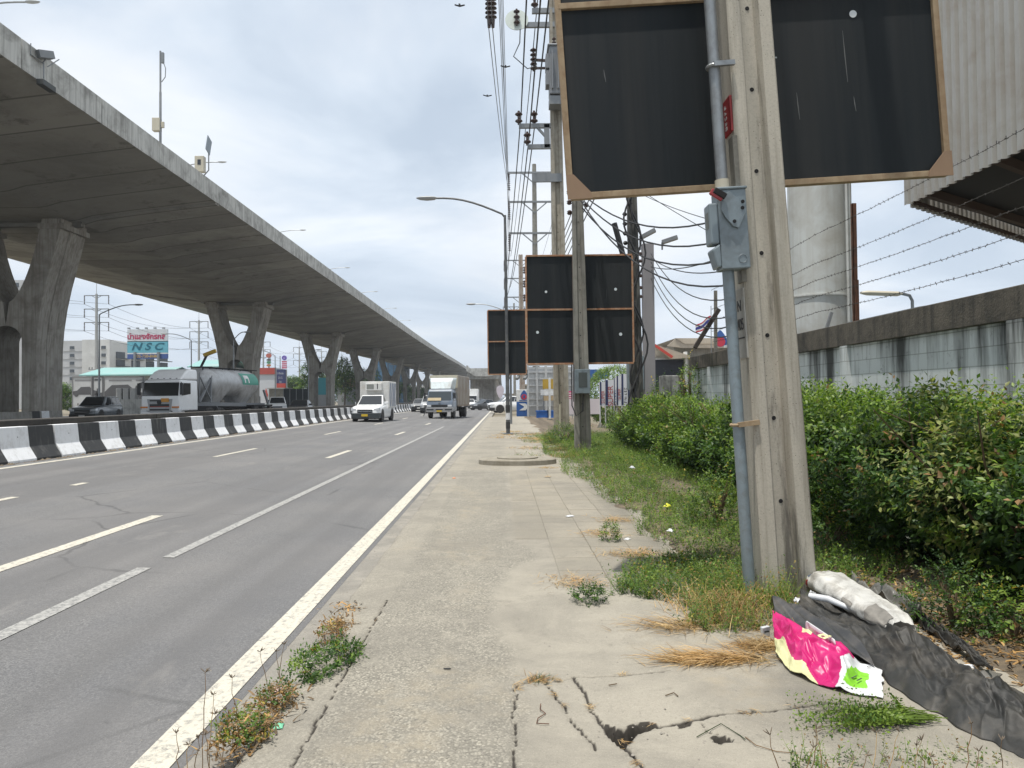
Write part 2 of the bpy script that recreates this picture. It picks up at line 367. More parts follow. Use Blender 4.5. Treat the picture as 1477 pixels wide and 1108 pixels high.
def surf(x, y, near):
    z = .004*fbm(x*.8, y*.8, 2, 3); q = Vector((x, y)); crack = 0
    if near:
        w = Vector((N3(x*9, y*9)*.016+N3(x*33, y*33)*.011+N3(x*80, y*80)*.004, N3(x*9, y*9, 5)*.016+N3(x*33, y*33, 9)*.011+N3(x*80, y*80, 5)*.004)); qq = q+w
        for pl, wd in zip(CR_, WID):
            for a, b in zip(pl, pl[1:]):
                if min(a.x, b.x)-.1 < x < max(a.x, b.x)+.1 and min(a.y, b.y)-.1 < y < max(a.y, b.y)+.1:
                    d = sdist(qq, a, b)
                    wd *= 1+.6*N3(x*7, y*7, 31)
                    if d < .009+wd*1.2: crack = max(crack, 1-smst(wd*.5, .008+wd, d))
        z -= .018*crack
        for h, dep in ((HOLE, .19), (HOLE2, .15), (HOLE3, .05)):
            de = min(sdist(qq, a, b_) for a, b_ in zip(h, h[1:]+h[:1])) if abs(x-h[0].x) < .3 and abs(y-h[0].y) < .3 else 9
            if de < .007: crack = max(crack, .7)
            if inpoly(qq, h): z = -.012-dep*smst(.003, .035, de)-.012*N3(x*30, y*30); crack = 1.0  # sunk, and its deep shade also put into the colour
        if -.12 < x-.38 < .5 and .0 < y-3.15 < 1.2:                      # slab sunk towards the hole
            z -= .02*exp(-((x-.6)**2+(y-3.5)**2)/.03)
    n = N3(x*1.3, y*1.3, 3); n2 = fbm(x*3, y*3, 7, 3)
    agg = 1-smst(-.06, .10, x-aggb(y)+.10*n+.07*n2)
    if x < -.86: agg *= .45
    pav = 1.0 if ((x > .1 and 7.9 < y < 15.6) or (x > .47 and 5.9 < y < 15.6)) and x < 1.7 else 0.0
    if pav: agg = 0; z += .012*math.floor(2.5*N3(math.floor((x-.1)/.4)*3.3, math.floor(y/.5)*2.7))/2
    dirt = smst(.1, .6, fbm(x*1.1, y*.6, 11, 4)+.25*smst(1.0, 1.7, x)-.02)
    if y > 15.6: dirt = max(dirt, .55); agg *= .7
    return z, (agg, pav, dirt, crack)
def pavement():
    V = []; Fc = []; C = []
    def edge(y):
        e = -1.13 if y < 4.62 else -1.19
        if 4.62 <= y < 4.9: e = -1.08
        return e+.022*N3(y*2.1, 0)+.012*N3(y*9, 3)
    def block(xs, ys, near, kerb=True):
        o = len(V)
        for y in ys:
            for i, x in enumerate(xs):
                if kerb and i < 3:
                    e = edge(y); xx = (e-.03, e, e+.035)[i]; z, c = surf(xx, y, near); z = (-.135, -.03, z)[i]+.008*N3(y*12, i)
                else: xx = x; z, c = surf(xx, y, near)
                V.append((xx, y, z)); C.append(c)
        n = len(xs)
        for j in range(len(ys)-1):
            for i in range(n-1): Fc.append((o+j*n+i, o+j*n+i+1, o+(j+1)*n+i+1, o+(j+1)*n+i))
    kx = [-1.2, -1.15, -1.12]
    block(kx+list(np.arange(-1.06, 2.75, .013)), np.arange(2.75, 5.6, .013), True)
    block(kx+list(np.arange(-1.06, 2.75, .06)), np.append(np.arange(5.6-.013, 20, .06), 20), False)
    block(kx+list(np.arange(-1.06, 2.2, .2)), np.append(np.arange(20, 62, .3), 62), False)
    block(kx+list(np.arange(-1.06, 4.9, .4)), [-4, -2, 0, 1, 2, 2.763], False)
    ob = pydata('pavement', V, Fc, pavem(), smooth=True); tag(ob, kind='structure')
    k = ob.data.attributes.new('crack', 'FLOAT', 'POINT'); k.data.foreach_set('value', np.asarray([c[3] for c in C], np.float32)); a = ob.data.color_attributes.new('surf', 'FLOAT_COLOR', 'POINT'); a.data.foreach_set('color', np.asarray(C, np.float32).ravel())
def pavem():
    t = NT('pavement_surface'); co = t.coord(False)
    at = t.N.new('ShaderNodeAttribute'); at.attribute_name = 'surf'; sp = t.N.new('ShaderNodeSeparateColor'); t.L.new(at.outputs['Color'], sp.inputs[0])
    vo = t.voro(co, 82); peb = t.mix(t.ramp(vo.outputs['Color'], [(.1, .0), (.9, 1)]), (.14, .133, .117), (.43, .405, .35))
    ag = t.mix(t.ramp(vo.outputs['Distance'], [(.4, 0), (.8, 1)]), peb, (.20, .19, .165))
    f1 = t.noise(co, 2.1, 8, .68); f2 = t.noise(co, 45, 4, .7)
    sm = t.mix(f2, (.27, .252, .215), (.40, .375, .325)); sm = t.mix(t.ramp(f1, [(.4, 0), (.68, .7)]), sm, (.245, .23, .20))
    sm = t.mix(t.ramp(t.noise(co, 13, 6, .7), [(.66, 0), (.72, .6)]), sm, (.50, .47, .41))
    agm = t.math('MULTIPLY', sp.outputs[0], t.ramp(t.noise(co, 5, 6, .7), [(.30, .25), (.5, 1)]))
    c = t.mix(agm, sm, ag)
    br = t.N.new('ShaderNodeTexBrick'); br.offset = 0; br.inputs['Scale'].default_value = 1; br.inputs['Brick Width'].default_value = .392; br.inputs['Row Height'].default_value = .5
    br.inputs['Mortar Size'].default_value = .007; br.inputs['Mortar Smooth'].default_value = .5; br.inputs['Color1'].default_value = (.30, .285, .25, 1); br.inputs['Color2'].default_value = (.36, .34, .30, 1); br.inputs['Mortar'].default_value = (.15, .135, .105, 1)
    wob = t.N.new('ShaderNodeVectorMath'); wob.operation = 'ADD'
    nv = t.N.new('ShaderNodeTexNoise'); nv.inputs['Scale'].default_value = 6; t.L.new(co, nv.inputs[0]); s2 = t.N.new('ShaderNodeVectorMath'); s2.operation = 'SCALE'; s2.inputs['Scale'].default_value = .02; t.L.new(nv.outputs['Color'], s2.inputs[0])
    t.L.new(t.map(co, loc=(-.09, 0, 0)), wob.inputs[0]); t.L.new(s2.outputs[0], wob.inputs[1]); t.L.new(wob.outputs[0], br.inputs[0])
    pv = t.mix(.45, br.outputs['Color'], t.mix(1.0, br.outputs['Color'], sm, 'OVERLAY')); pv = t.mix(t.ramp(f1, [(.45, 0), (.75, .5)]), pv, (.33, .30, .25))
    c = t.mix(sp.outputs[1], c, pv)
    dm = t.math('MULTIPLY', sp.outputs[2], t.ramp(t.noise(co, 7, 7, .7), [(.42, 0), (.62, .75)]))
    c = t.mix(dm, c, (.32, .285, .225))
    c = t.mix(t.ramp(t.noise(co, .9, 9, .72, .6), [(.46, 0), (.64, .62)]), c, (.185, .175, .155))
    c = t.mix(t.ramp(t.noise(co, 4.5, 9, .78, .3), [(.56, 0), (.66, .5)]), c, (.165, .155, .135))
    c = t.mix(t.ramp(t.noise(co, 150, 3, .8), [(.55, 0), (.68, .45)]), c, (.50, .475, .42)); c = t.mix(t.ramp(t.noise(t.map(co, loc=(3, 7, 1)), 120, 3, .8), [(.58, 0), (.68, .6)]), c, (.12, .11, .095))
    c = t.mix(t.ramp(t.noise(co, 55, 4, .75), [(.68, 0), (.74, .7)]), c, (.10, .09, .075)); c = t.mix(1.0, c, (.955, .94, .90), 'MULTIPLY')
    ak = t.N.new('ShaderNodeAttribute'); ak.attribute_name = 'crack'; c = t.mix(t.ramp(ak.outputs['Fac'], [(.2, 0), (.7, .93)]), c, (.022, .018, .014))  # dirt in the cracks, painted depth shade in the holes
    h = t.math('ADD', t.math('MULTIPLY', vo.outputs['Distance'], t.math('MULTIPLY', agm, -.55)), t.math('MULTIPLY', f2, .35))
    t.bump(h, .8, .008); return t.done(c, .9)
pavement()
def vergez(x, y):
    e = 1.35+.35*N3(y*.5, 1)+.15*N3(y*1.7, 4)
    if y < 5.2: e = 2.35+.25*N3(y*.9, 2)
    return -.05+.09*smst(0, .7, x-e)+.03*fbm(x*1.5, y*1.5, 1, 3)*smst(-.1, .5, x-e)
sheetgrid('verge_soil', list(np.arange(1.0, 5.2, .1)), list(np.arange(1.6, 26, .1))+list(np.arange(26, 62, 1.0)), vergez, soil)
slabm = mat('manhole_concrete', (.30, .275, .225), .9, 0, .2, 3, (.19, .165, .12), .3, .4, 60)
t_ = thing('manhole_slab', 'raised round concrete manhole slab on the pavement before the second pole', 'manhole', (.33, 17.2, 0))
b = MB(); b.loft([[(r*cos(a)*(1+.03*N3(cos(a)*2, sin(a)*2)), r*.72*sin(a), z) for a in np.linspace(0, 2*pi, 40, endpoint=False)] for r, z in ((.9, -.02), (.9, .10), (.86, .125))]); b.build('slab', slabm, t_)
b = MB(); b.lathe([(.48, .12), (.48, .15), (.45, .155)], 28); b.build('cover', slabm, t_, smooth=30)

# ------------------------------------------------------------------ median barriers
def stripem(name, col, w):
    t = NT(name); co = t.coord(); n = t.noise(co, 5, 8, .7)
    c = t.mix(t.ramp(n, [(.5, 0), (.75, .5)]), col, (.33, .31, .28) if w else (.07, .068, .062))
    c = t.mix(t.ramp(t.noise(t.map(co, (3, 3, .4)), 2, 5, .6), [(.55, 0), (.75, .35)]), c, (.25, .24, .22)); t.bump(n, .2, .01)
    return t.done(c, .7)
bw = stripem('barrier_white', (.74, .75, .76), 1); bk = stripem('barrier_black', (.028, .029, .030), 0)
def barrier():
    b = MB(); pr = [(.32, 0), (.32, .06), (.15, .34), (.10, .80), (-.10, .80), (-.15, .34), (-.32, .06), (-.32, 0)]
    for k in range(4):
        y0, y1 = k*1.0, k*1.0+1.0
        if k == 3: y1 -= .03
        b.cur = k % 2; o = b.m.__len__(); b.loft([[(x, y0, z) for x, z in pr], [(x, y1, z) for x, z in pr]], cap=(k in (0, 3)))
    for y in (.55, 1.45, 2.6): b.cur = 1; b.box(.105, .135, y, y+.03, .55, .58)
    return b.build('median_barrier', [bw, bk], bevel=.018, seg=2)
bar0 = barrier(); tag(bar0, 'black and white striped concrete barrier block of the long median row', 'barrier', 'striped barriers along the median')
for k in range(37):
    o = bar0 if k == 0 else dup(bar0)
    o.location = (-11.07+.012*N3(k*1.7, 0), 10.28+k*4.0, .165); o.rotation_euler.z = .004*N3(k*2.3, 4)
darkb = mat('dirty_dark_concrete', (.045, .041, .037), .9, 0, .3, 1.2, (.09, .08, .065), .3, .2, 20)
b = MB(); b.box(-.22, .22, 0, 5.96, 0, .80); b.box(-.30, .30, 0, 5.96, .80, .95)
d0 = b.build('dark_barrier', darkb, bevel=.02); tag(d0, 'dirty dark concrete barrier behind the striped median row', 'barrier', 'dark barriers behind the striped row')
for k in range(24):
    o = d0 if k == 0 else dup(d0)
    o.location = (-12.35, 8+k*6.0, .13)
# crumbs of earth along the barrier foot
V = []; Fq = []
for i in range(900):
    y = 13+(rng.random()**1.6)*60; x = -10.72+.22*rng.random()*(.4+max(0, N3(y*.8, 2))); s = .015+.05*rng.random()**3; o = len(V)
    for k in range(4): a = k*pi/2+rng.random(); V.append((x+s*cos(a), y+s*sin(a), rz(x)+.004)); 
    V.append((x, y, rz(x)+s*.7)); Fq += [(o, o+1, o+4), (o+1, o+2, o+4), (o+2, o+3, o+4), (o+3, o, o+4)]
tag(pydata('roadside_debris', V, Fq, soil), kind='stuff')

# ------------------------------------------------------------------ expressway viaduct
VX = -32.7; DEPTH = 3.0
vi = thing('viaduct', 'long grey concrete expressway viaduct on a row of Y-shaped piers', 'viaduct', (VX, 50, 0))
def ribm():
    t = NT('deck_concrete'); co = t.coord(False); sep = t.N.new('ShaderNodeSeparateXYZ'); t.L.new(co, sep.inputs[0]); q = t.math('DIVIDE', sep.outputs[1], 3.5)
    wn = t.N.new('ShaderNodeTexWhiteNoise'); wn.noise_dimensions = '1D'; t.L.new(t.math('FLOOR', q), wn.inputs['W'])
    c = t.mix(wn.outputs[0], (.27, .262, .235), (.39, .375, .335))
    c = t.mix(t.ramp(t.noise(co, .22, 8, .7, .3), [(.42, 0), (.62, .65)]), c, (.175, .17, .15))
    c = t.mix(t.ramp(t.noise(co, 1.6, 7, .7), [(.5, 0), (.75, .4)]), c, (.30, .285, .25))
    c = t.mix(t.ramp(t.noise(t.map(co, (.5, .5, 1)), 1, 8, .75), [(.56, 0), (.66, .6)]), c, (.085, .08, .07))
    fr = t.math('ABSOLUTE', t.math('SUBTRACT', t.math('FRACT', q), .5)); c = t.mix(t.ramp(fr, [(.476, 0), (.484, .75)]), c, (.10, .095, .085))
    return t.done(c, .9)
deckm = ribm()
half = [(0, 13.7), (3.7, 13.7), (4.3, 13.78), (5.2, 14.05), (8.0, 14.42), (10.5, 14.72), (13.3, 15.05)]
sect = [(x, z) for x, z in half]+[(13.3, 15.55), (-13.3, 15.55)]+[(-x, z) for x, z in reversed(half[1:])]
def slab(y0, y1, rise=lambda y: 0):
    ys = np.arange(y0, y1+.1, 20); b = MB(); b.loft([[(x, y-50, z+rise(y)) for x, z in sect] for y in ys]); return b
rise = lambda y: .6*smst(150, 420, y)*4
slab(-60, 560, rise).build('deck', deckm, vi, smooth=20)
for s in (1, -1):
    b = MB(); pr = [(13.3, 15.02), (13.36, 15.02), (13.36, 16.25), (13.1, 16.25), (13.02, 15.56), (13.3, 15.56)]
    for k in range(103):                                     # cast in 6 m lengths
        y = -60+k*6.0; b.loft([[(s*x, y-50+(.03 if e == 0 else 5.97), z+rise(y+(0 if e == 0 else 6))) for x, z in pr] for e in (0, 1)])
    b.build('parapet', parap, vi)
def pier():
    o_out = []; zs = [0, 3, 5.2, 6.5, 8, 9.5, 11, 12.3, 13.2, 13.68]; hw = [1.95, 1.95, 1.98, 2.08, 2.3, 2.62, 3.02, 3.36, 3.56, 3.64]
    xo = lambda z: float(np.interp(z, zs, hw))
    b = MB(); yA, yB = -DEPTH/2, DEPTH/2; n = 12
    for s in (1, -1):
        outer = []; inner = []
        for z in np.linspace(0, 5.6, n): outer.append((s*xo(z), z)); inner.append((s*1.05, z))                      # beside the arch
        for a in np.linspace(0, pi/2, n)[1:]: zz = 5.6+1.0*sin(a); outer.append((s*xo(5.6+1.3*a), 5.6+1.3*a)); inner.append((s*1.05*cos(a), zz))
        z1 = outer[-1][1]
        for a in np.linspace(0, pi/2, n)[1:]: tq = a/(pi/2); zz = 8.1+3.4*tq**1.75; zo = max(z1+.02, z1+(zz-z1)*(a/(pi/2))); outer.append((s*xo(zo), zo)); inner.append((s*1.85*tq**.92, zz))
        z2 = outer[-1][1]
        for u in np.linspace(0, 1, 6)[1:]: zo = z2+(13.68-z2)*u; zi = inner[-1][1] if u == 0 else 11.5+(13.68-11.5)*u; outer.append((s*xo(zo), zo)); inner.append((s*(1.85+.5*u), zi))
        b.strip(outer, inner, yA, yB)
    ob = b.build('pier', pierc, vi, smooth=25)
    g = MB()
    for s in (1, -1):                                        # raised band down each flank
        zz = np.linspace(0, 13.4, 14); g.loft([[(s*(xo(z)+d), y, z) for d, y in ((-.05, -.45), (.06, -.4), (.06, .4), (-.05, .45))] for z in zz])
    g.build('flank_rib', pierc, ob)
    for s in (1, -1):
        g = MB(); g.box(s*2.75-.5, s*2.75+.5, -.9, .9, 13.55, 13.76); g.box(s*2.9-.8, s*2.9+.9, -1.58, 1.58, 13.0, 13.35); g.build('bearing', pierc, ob)
    r = MB(); r.box(-4.2, 4.2, -.25, .25, 13.45, 13.75)
    for s in (1, -1): r.loft([[(s*x, y, z-.16 if q else z+.2) for y, q in ((-.35, 0), (-.3, 1), (.3, 1), (.35, 0))] for x, z in half[2:]])
    r.build('cross_rib', deckm, ob)
    return ob
p0 = pier(); p0.location = (0, .7, 0)
for k in range(1, 11):
    o = dup(p0, parent=vi); o.location = (0, .7+42*k, rise(50+42*k)*.6)
    o.location.z = 0 if k < 3 else o.location.z
b = MB()
bas = thing('pier_barrier', 'grey concrete barrier around the foot of the nearest viaduct pier', 'barrier', (-30.2, 46.6, .1))
b.prism([(.3, 0), (.15, .3), (.1, .85), (-.1, .85), (-.15, .3), (-.3, 0)], -8, 4.5, 'y'); b.build('barrier_body', mat('old_barrier_concrete', (.30, .29, .265), .9, 0, .2, 1.5, (.16, .15, .13), .5), bas, bevel=.02)
for q, mm in ((1.2, bk), (2.2, bw)):
    b = MB(); b.prism([(.31, 0), (.16, .3), (.11, .86), (-.11, .86), (-.16, .3), (-.31, 0)], q, q+.8, 'y'); b.build('painted_band', mm, bas)
# ramp viaduct beyond, parallel to the road
rv = thing('ramp_viaduct', 'distant grey ramp viaduct on slim paired columns beyond the main one', 'viaduct', (-5.2, 205, 0))
b = MB(); zt = lambda y: 9.6-.0012*(y-200)
b.loft([[(x, y-200, zt(y)+z) for x, z in ((-4.6, -.6), (-2.2, -2.0), (2.2, -2.0), (4.6, -.6), (4.6, 1.0), (4.3, 1.0), (4.3, .2), (-4.3, .2), (-4.3, 1), (-4.6, 1))] for y in (196, 300, 420, 560, 800)]); b.build('deck', parap, rv)
for k in range(14):
    b = MB()
    for s in (-1, 1): b.lathe([(.75, 0), (.75, zt(205)-2.6)], 12, Matrix.Translation((s*3.2, 4+k*30, 0)))
    b.box(-4.8, 4.8, 3+k*30, 5+k*30, zt(205+k*30)-2.7, zt(205+k*30)-1.5); b.build('column', pierc, rv, smooth=30)
b = MB(); b.box(-4.4, 4.4, -3, -1.2, 6.9, 9.0); b.build('cross_beam', parap, rv)

# lamps, mast and cameras on the viaduct
def lamp_post(h, arms, reach, label, group, name='street_lamp', band=False, r0=.1, matl=None, rise_=.9):
    matl = matl or galv; t = thing(name, label, 'street lamp', group=group)
    b = MB(); b.lathe([(r0*1.9, 0), (r0*1.9, .03), (r0, .05), (r0*.62, h)], 10); b.build('post', matl, t, smooth=40)
    for s in arms:
        pts = [(0, 0, h-.1)]+[(s*reach*u, 0, h+rise_*sin(min(1, u*1.15)*pi/2)) for u in np.linspace(.04, 1, 8)]
        b = MB(); b.tube(pts, [r0*.5]*len(pts), 6); a = b.build('arm', matl, t, smooth=40)
        x, z = pts[-1][0], pts[-1][2]; b = MB(); b.loft([[(x+s*(u-.15), w*cos(q)*.16, z+w*sin(q)*(.07 if sin(q) > 0 else .12)+.02) for q in np.linspace(0, 2*pi, 10, endpoint=False)] for u, w in ((0, .35), (.1, .8), (.4, 1), (.7, .75), (.85, .25))])
        b.build('lamp_head', mat('lamp_housing', (.36, .37, .37), .45), a, smooth=40)
    return t
l0 = lamp_post(8.6, (1, -1), 5.0, 'twin-arm street lamp rising from the viaduct deck', 'lamps on the viaduct', 'viaduct_lamp', r0=.11)
for k in range(7):
    o = l0 if k == 0 else dup(l0)
    o.location = (VX, 43.5+k*29.5, 15.56)
# mast, floodlight and camera box on the parapet
t = thing('antenna_mast', 'tall thin grey mast with a cream box standing on the viaduct parapet', 'mast', (-19.5, 42.5, 16.25))
b = MB(); b.lathe([(.13, 0), (.13, .04), (.075, .06), (.07, 3.0), (.055, 3.05), (.055, 5.4)], 8); b.build('pole', steel, t, smooth=40)
b = MB(); b.box(.06, .2, -.07, .07, 4.7, 5.3); b.tube([(.15, 0, 4.8), (.3, 0, 4.4), (.28, 0, 3.9), (.07, 0, 3.6)], .025, 5); b.build('antenna', steel, t)
cream = mat('cream_enamel', (.50, .46, .36), .5, 0, .1)
b = MB(); b.box(-.42, .02, -.16, .16, .75, 1.5); b.box(.05, .22, -.06, .06, .95, 1.3); b.build('cabinet', cream, t, bevel=.02)
t = thing('solar_camera_box', 'cream camera box with a small solar panel on the viaduct parapet', 'camera box', (-19.5, 48.6, 16.25))
b = MB(); b.tube([(0, 0, -.5), (0, 0, 0), (.35, 0, .4), (.35, 0, 1.9)], .04, 6); b.build('pole', steel, t)
b = MB(); b.box(-.5, .1, -.2, .2, .25, 1.3); b.build('cabinet', cream, t, bevel=.03)
b = MB(); b.box(-.3, -.08, -.212, -.203, .7, 1.05); b.build('window', glass(), t)
b = MB(); b.bar((.40, -.3, 1.5), (.40, .05, 2.5), .7, .04, up=(1, 0, 0)); b.build('solar_panel', mat('solar_panel', (.13, .17, .2), .3), t)
t = thing('floodlight', 'dark bracket floodlight hung on the outer face of the viaduct parapet', 'floodlight', (-19.3, 31.4, 15.5))
for o in (0, .0):
    pass
b = MB(); b.bar((.0, -.5, .55), (.25, .1, .75), .35, .3); b.bar((.05, .15, .3), (.3, .55, .8), .04, .04); b.build('lamp_body', steel, t)
b = MB(); b.tube([(0, -.9, .35), (.05, -.2, .3), (.1, 0, .6)], .03, 5); b.tube([(.1, -.2, .3), (.1, -.2, -.35)], .03, 5); b.tube([(0, -.9, .3), (0, -.9, .8)], .02, 5); b.build('bracket', steel, t)
b = MB(); b.box(0, .3, -.55, .35, -.75, -.5); b.build('ballast_box', mat('dark_housing', (.05, .055, .055), .6), t, bevel=.03)

# ------------------------------------------------------------------ concrete poles with their boards
def hsec(w, d, g=.30, gd=.20):                               # H-shaped outline, channel on both broad faces
    x, y = w/2, d/2; a = w*g/2; k = d*gd; c = .012
    q = [(-x+c, -y), (-a-k*.3, -y), (-a, -y+k), (a, -y+k), (a+k*.3, -y), (x-c, -y), (x, -y+c)]
    return q+[(x, y-c)]+[(-u, -v) for u, v in q]+[(-x, -y+c)]
def hpole(name, label, loc, h, w0, d0, w1, d1, matl, ry=0, cat='utility pole', holes=True, group=None):
    t = thing(name, label, cat, loc, 0, group, ry)
    b = MB(); n = max(2, int(h/.5))
    b.loft([[(x, y, h*u) for x, y in hsec(w0+(w1-w0)*u, d0+(d1-d0)*u)] for u in np.linspace(-.3/h, 1, n)]); b.build('shaft', matl, t, smooth=15)
    if holes:
        z = .72; b = MB(); b.lathe([(.017, 0), (.015, .004)], 8, Matrix.Rotation(pi/2, 4, 'X')); h0 = b.build('bolt_hole', dark, t)
        while z < min(h, 9)-.3:
            u = z/h; d = d0+(d1-d0)*u; q = h0 if z < .8 else dup(h0, parent=t); q.location = (.012*sin(z*9), -d/2+d*.2, z); z += .62
    return t
LA = -.053; LB = -.058
pA = hpole('utility_pole', 'leaning concrete pole with grey switch box beside the rubbish heap', (P(1143, 868).x, 5.64, 0), 8.5, .40, .42, .27, .30, npole, LA)
ca, sa = cos(LA), sin(LA)
def A(x, y, z): return Vector((pA.location.x+x*ca+z*sa, pA.location.y+y, -x*sa+z*ca))
b = MB(); b.box(-.20, -.165, -.205, -.10, 2.36, 3.45); b.build('backing_board', poleg, pA)
pl = mat('stencilled_plate', (.36, .35, .32), .7, 0, .15, 6, (.25, .23, .19), .5)
b = MB(); b.box(-.196, -.185, -.19, .02, 1.80, 2.32); pt = b.build('number_plate', pl, pA)
def leftface(x, y, z): return Matrix.Translation((x, y, z)) @ Matrix.Rotation(-pi/2, 4, 'Z') @ Matrix.Rotation(pi/2, 4, 'X')
ink = mat('faded_ink', (.05, .05, .05), .8)
text('lettering', 'N', .12, ink, leftface(-.198, -.085, 2.19), pt); text('lettering', '405', .125, ink, leftface(-.198, -.085, 2.05), pt, sx=.8); text('lettering', '—', .15, ink, leftface(-.198, -.085, 1.96), pt)
b = MB(); b.box(-.19, -.155, -.16, .02, 3.5, 3.77); rp = b.build('red_plate', red, pA, bevel=.004)
strokes(rp, leftface(-.1925, -.06, 3.63) @ Matrix.Rotation(pi/2, 4, 'Z'), .2, .04, 5, white, 3)
for z in (1.0, 2.2, 4.1): b = MB(); b.lathe([(.008, -.25), (.008, .25)], 6, Matrix.Translation((0, .0, z)) @ Matrix.Rotation(pi/2, 4, 'Y')); b.build('through_bolt', galv, pA)
# conduit and switch box stand off the pole: things strapped to it
cx = -.29
t = thing('conduit_pipe', 'grey galvanised conduit pipe strapped up the side of the leaning near pole', 'conduit', pA.location, 0, None, LA)
b = MB(); b.tube([(cx, -.17, 0), (cx, -.17, 2.48)], .043, 14); b.build('lower_pipe', mat('painted_conduit', (.235, .29, .325), .45, .2, .1, 8, (.18, .2, .2), .3), t, smooth=50)
b = MB(); b.tube([(cx, -.17, 3.04), (cx, -.17, 6.5)], .043, 14); b.build('upper_pipe', galv, t, smooth=50)
b = MB(); b.tube([(cx, -.17, 3.02), (cx, -.17, 3.13)], .052, 14); b.build('coupling', cream, t, smooth=50)
for z, mm in ((1.31, wood), (3.98, galv)):
    b = MB(); b.tube([(cx-.055*cos(a), -.17-.055*sin(a), z) for a in np.linspace(-1.3, 1.9, 9)], .012, 5); b.bar((cx-.02, -.225, z), (-.15, -.21, z+.01), .03, .035); b.build('clamp', mm, t)
t = thing('switch_box', 'grey enamel safety switch box with red handle on the near pole', 'switch box', pA.location, 0, None, LA)
b = MB(); b.box(cx-.075, cx+.135, -.28, -.12, 2.45, 3.03); b.box(cx-.085, cx+.145, -.29, -.12, 3.03, 3.05); b.build('enclosure', greyp, t, bevel=.008)
b = MB(); b.box(cx-.14, cx-.075, -.27, -.13, 2.64, 2.94); b.prism([(cx-.075, 2.47), (cx-.105, 2.46), (cx-.14, 2.60), (cx-.075, 2.64)], -.28, -.14); b.build('side_cover', greyp, t, bevel=.012)
b = MB(); b.box(cx-.142, cx-.14, -.24, -.17, 2.76, 2.88); b.build('data_label', mat('label_grey', (.15, .16, .15), .6), t)
b = MB(); b.prism([(cx-.05, 2.99), (cx+.01, 3.01), (cx+.11, 2.90), (cx+.125, 2.86), (cx+.06, 2.74), (cx+.02, 2.755), (cx-.03, 2.82), (cx-.06, 2.88)], -.302, -.288); b.build('handle_plate', greyp, t, bevel=.003)
b = MB(); b.bar((cx-.135, -.32, 3.015), (cx-.05, -.32, 2.955), .02, .05); b.build('handle', mat('dark_red_plastic', (.28, .03, .035), .4), t, bevel=.006)
b = MB(); b.bar((cx-.11, -.322, 3.02), (cx-.03, -.326, 2.965), .03, .045); b.build('handle_grip', dark, t, bevel=.006)
for x, z in ((cx+.095, 2.885), (cx+.03, 2.79), (cx+.10, 2.93)):
    b = MB(); b.lathe([(.014, 0), (.012, .006)], 10, Matrix.Translation((x, -.302, z)) @ Matrix.Rotation(pi/2, 4, 'X')); b.build('knob', dark, t)
b = MB(); b.tube([(cx+.08+.03*cos(a), -.282, 2.52+.03*sin(a)) for a in np.linspace(0, 2*pi, 17)], .002, 4); b.build('knockout', greyp, t)

def insul(z0, n, r, h, x, y, b, up=1):
    pr = [(r*.35, 0)]
    for i in range(n): pr += [(r*.35, h*(i+.2)/n), (r, h*(i+.45)/n), (r*.95, h*(i+.6)/n), (r*.35, h*(i+.8)/n)]
    b.lathe([(a, z0+up*c) for a, c in pr+[(r*.3, h)]], 10, Matrix.Translation((x, y, 0)))
def board(label, base, ry, x0, x1, zs, y, framem, gusset=True, holes=(), split=None, scratches=(), group='dark backed boards on the poles'):
    t = thing('billboard', label, 'billboard', base, 0, group, ry); fw = .048
    b = MB(); b.box(x0+.02, x1-.02, y, y+.012, zs[0]+.02, zs[-1]-.02); b.build('back_sheet', sheet, t)
    def bars(zr, xr):
        for z in zr: b = MB(); b.box(x0, x1, y-.035, y+.03, z-fw/2, z+fw/2); b.build('frame_rail', framem, t, bevel=.004)
        for x in xr: b = MB(); b.box(x-fw/2, x+fw/2, y-.033, y+.028, zs[0]+fw/2, zs[-1]-fw/2); b.build('frame_stile', framem, t, bevel=.004)
    bars(zs, [x0, x1]+(split or []))
    if gusset:
        for x, s in ((x0, 1), (x1, -1)):
            b = MB(); k = .17
            b.prism([(x-s*.028, zs[0]-.028), (x+s*k, zs[0]-.028), (x+s*k*.95, zs[0]+.02), (x+s*.03, zs[0]+k), (x-s*.028, zs[0]+k)], y-.045, y-.036); b.build('corner_gusset', ply, t)
    for sx, sz, sl in scratches:
        b = MB(); b.tube([(sx-.004, y-.001, sz), (sx, y-.001, sz-sl*.5), (sx+.006, y-.001, sz-sl)], [.001, .004, .0015], 4); b.build('scratch', mat('pale_scratch', (.16, .165, .165), .8), t)
    for x, z, r in holes:
        b = MB(); b.lathe([(r, 0), (r, .004)], 14, Matrix.Translation((x, y-.0005, z)) @ Matrix.Rotation(pi/2, 4, 'X')); b.build('patch', mat('sky_hole_white', (.62, .66, .68), .6), t)  # white disc painted for the sky showing through a hole
    return t
b0 = board('big dark backed timber framed board behind the leaning near pole', pA.location, LB, -1.36, 1.68, [3.19, 4.72, 6.2], .26, wood, holes=((1.02, 4.53, .03),), scratches=((.52, 3.92, .22), (.93, 4.40, .42), (.98, 3.86, .12), (-1.02, 4.2, .10)))
pB = hpole('utility_pole', 'upright grey concrete pole with four-panel board and a meter box', (P(843, 655).x, 20.2, 0), 8.6, .44, .36, .25, .22, poleg, -.012)
ofr = mat('rust_orange_frame', (.34, .15, .07), .8, 0, .25, 6, (.45, .36, .26), .3)
bB = board('four-panel dark board with rusty frame and white painted sky holes on second pole', pB.location, -.004, -1.48, 1.47, [2.45, 3.95, 5.45], .27, ofr, False, ((-.93, 4.45, .035), (1.0, 4.50, .04), (-1.18, 3.33, .04), (1.12, 3.25, .045)), [-.17])
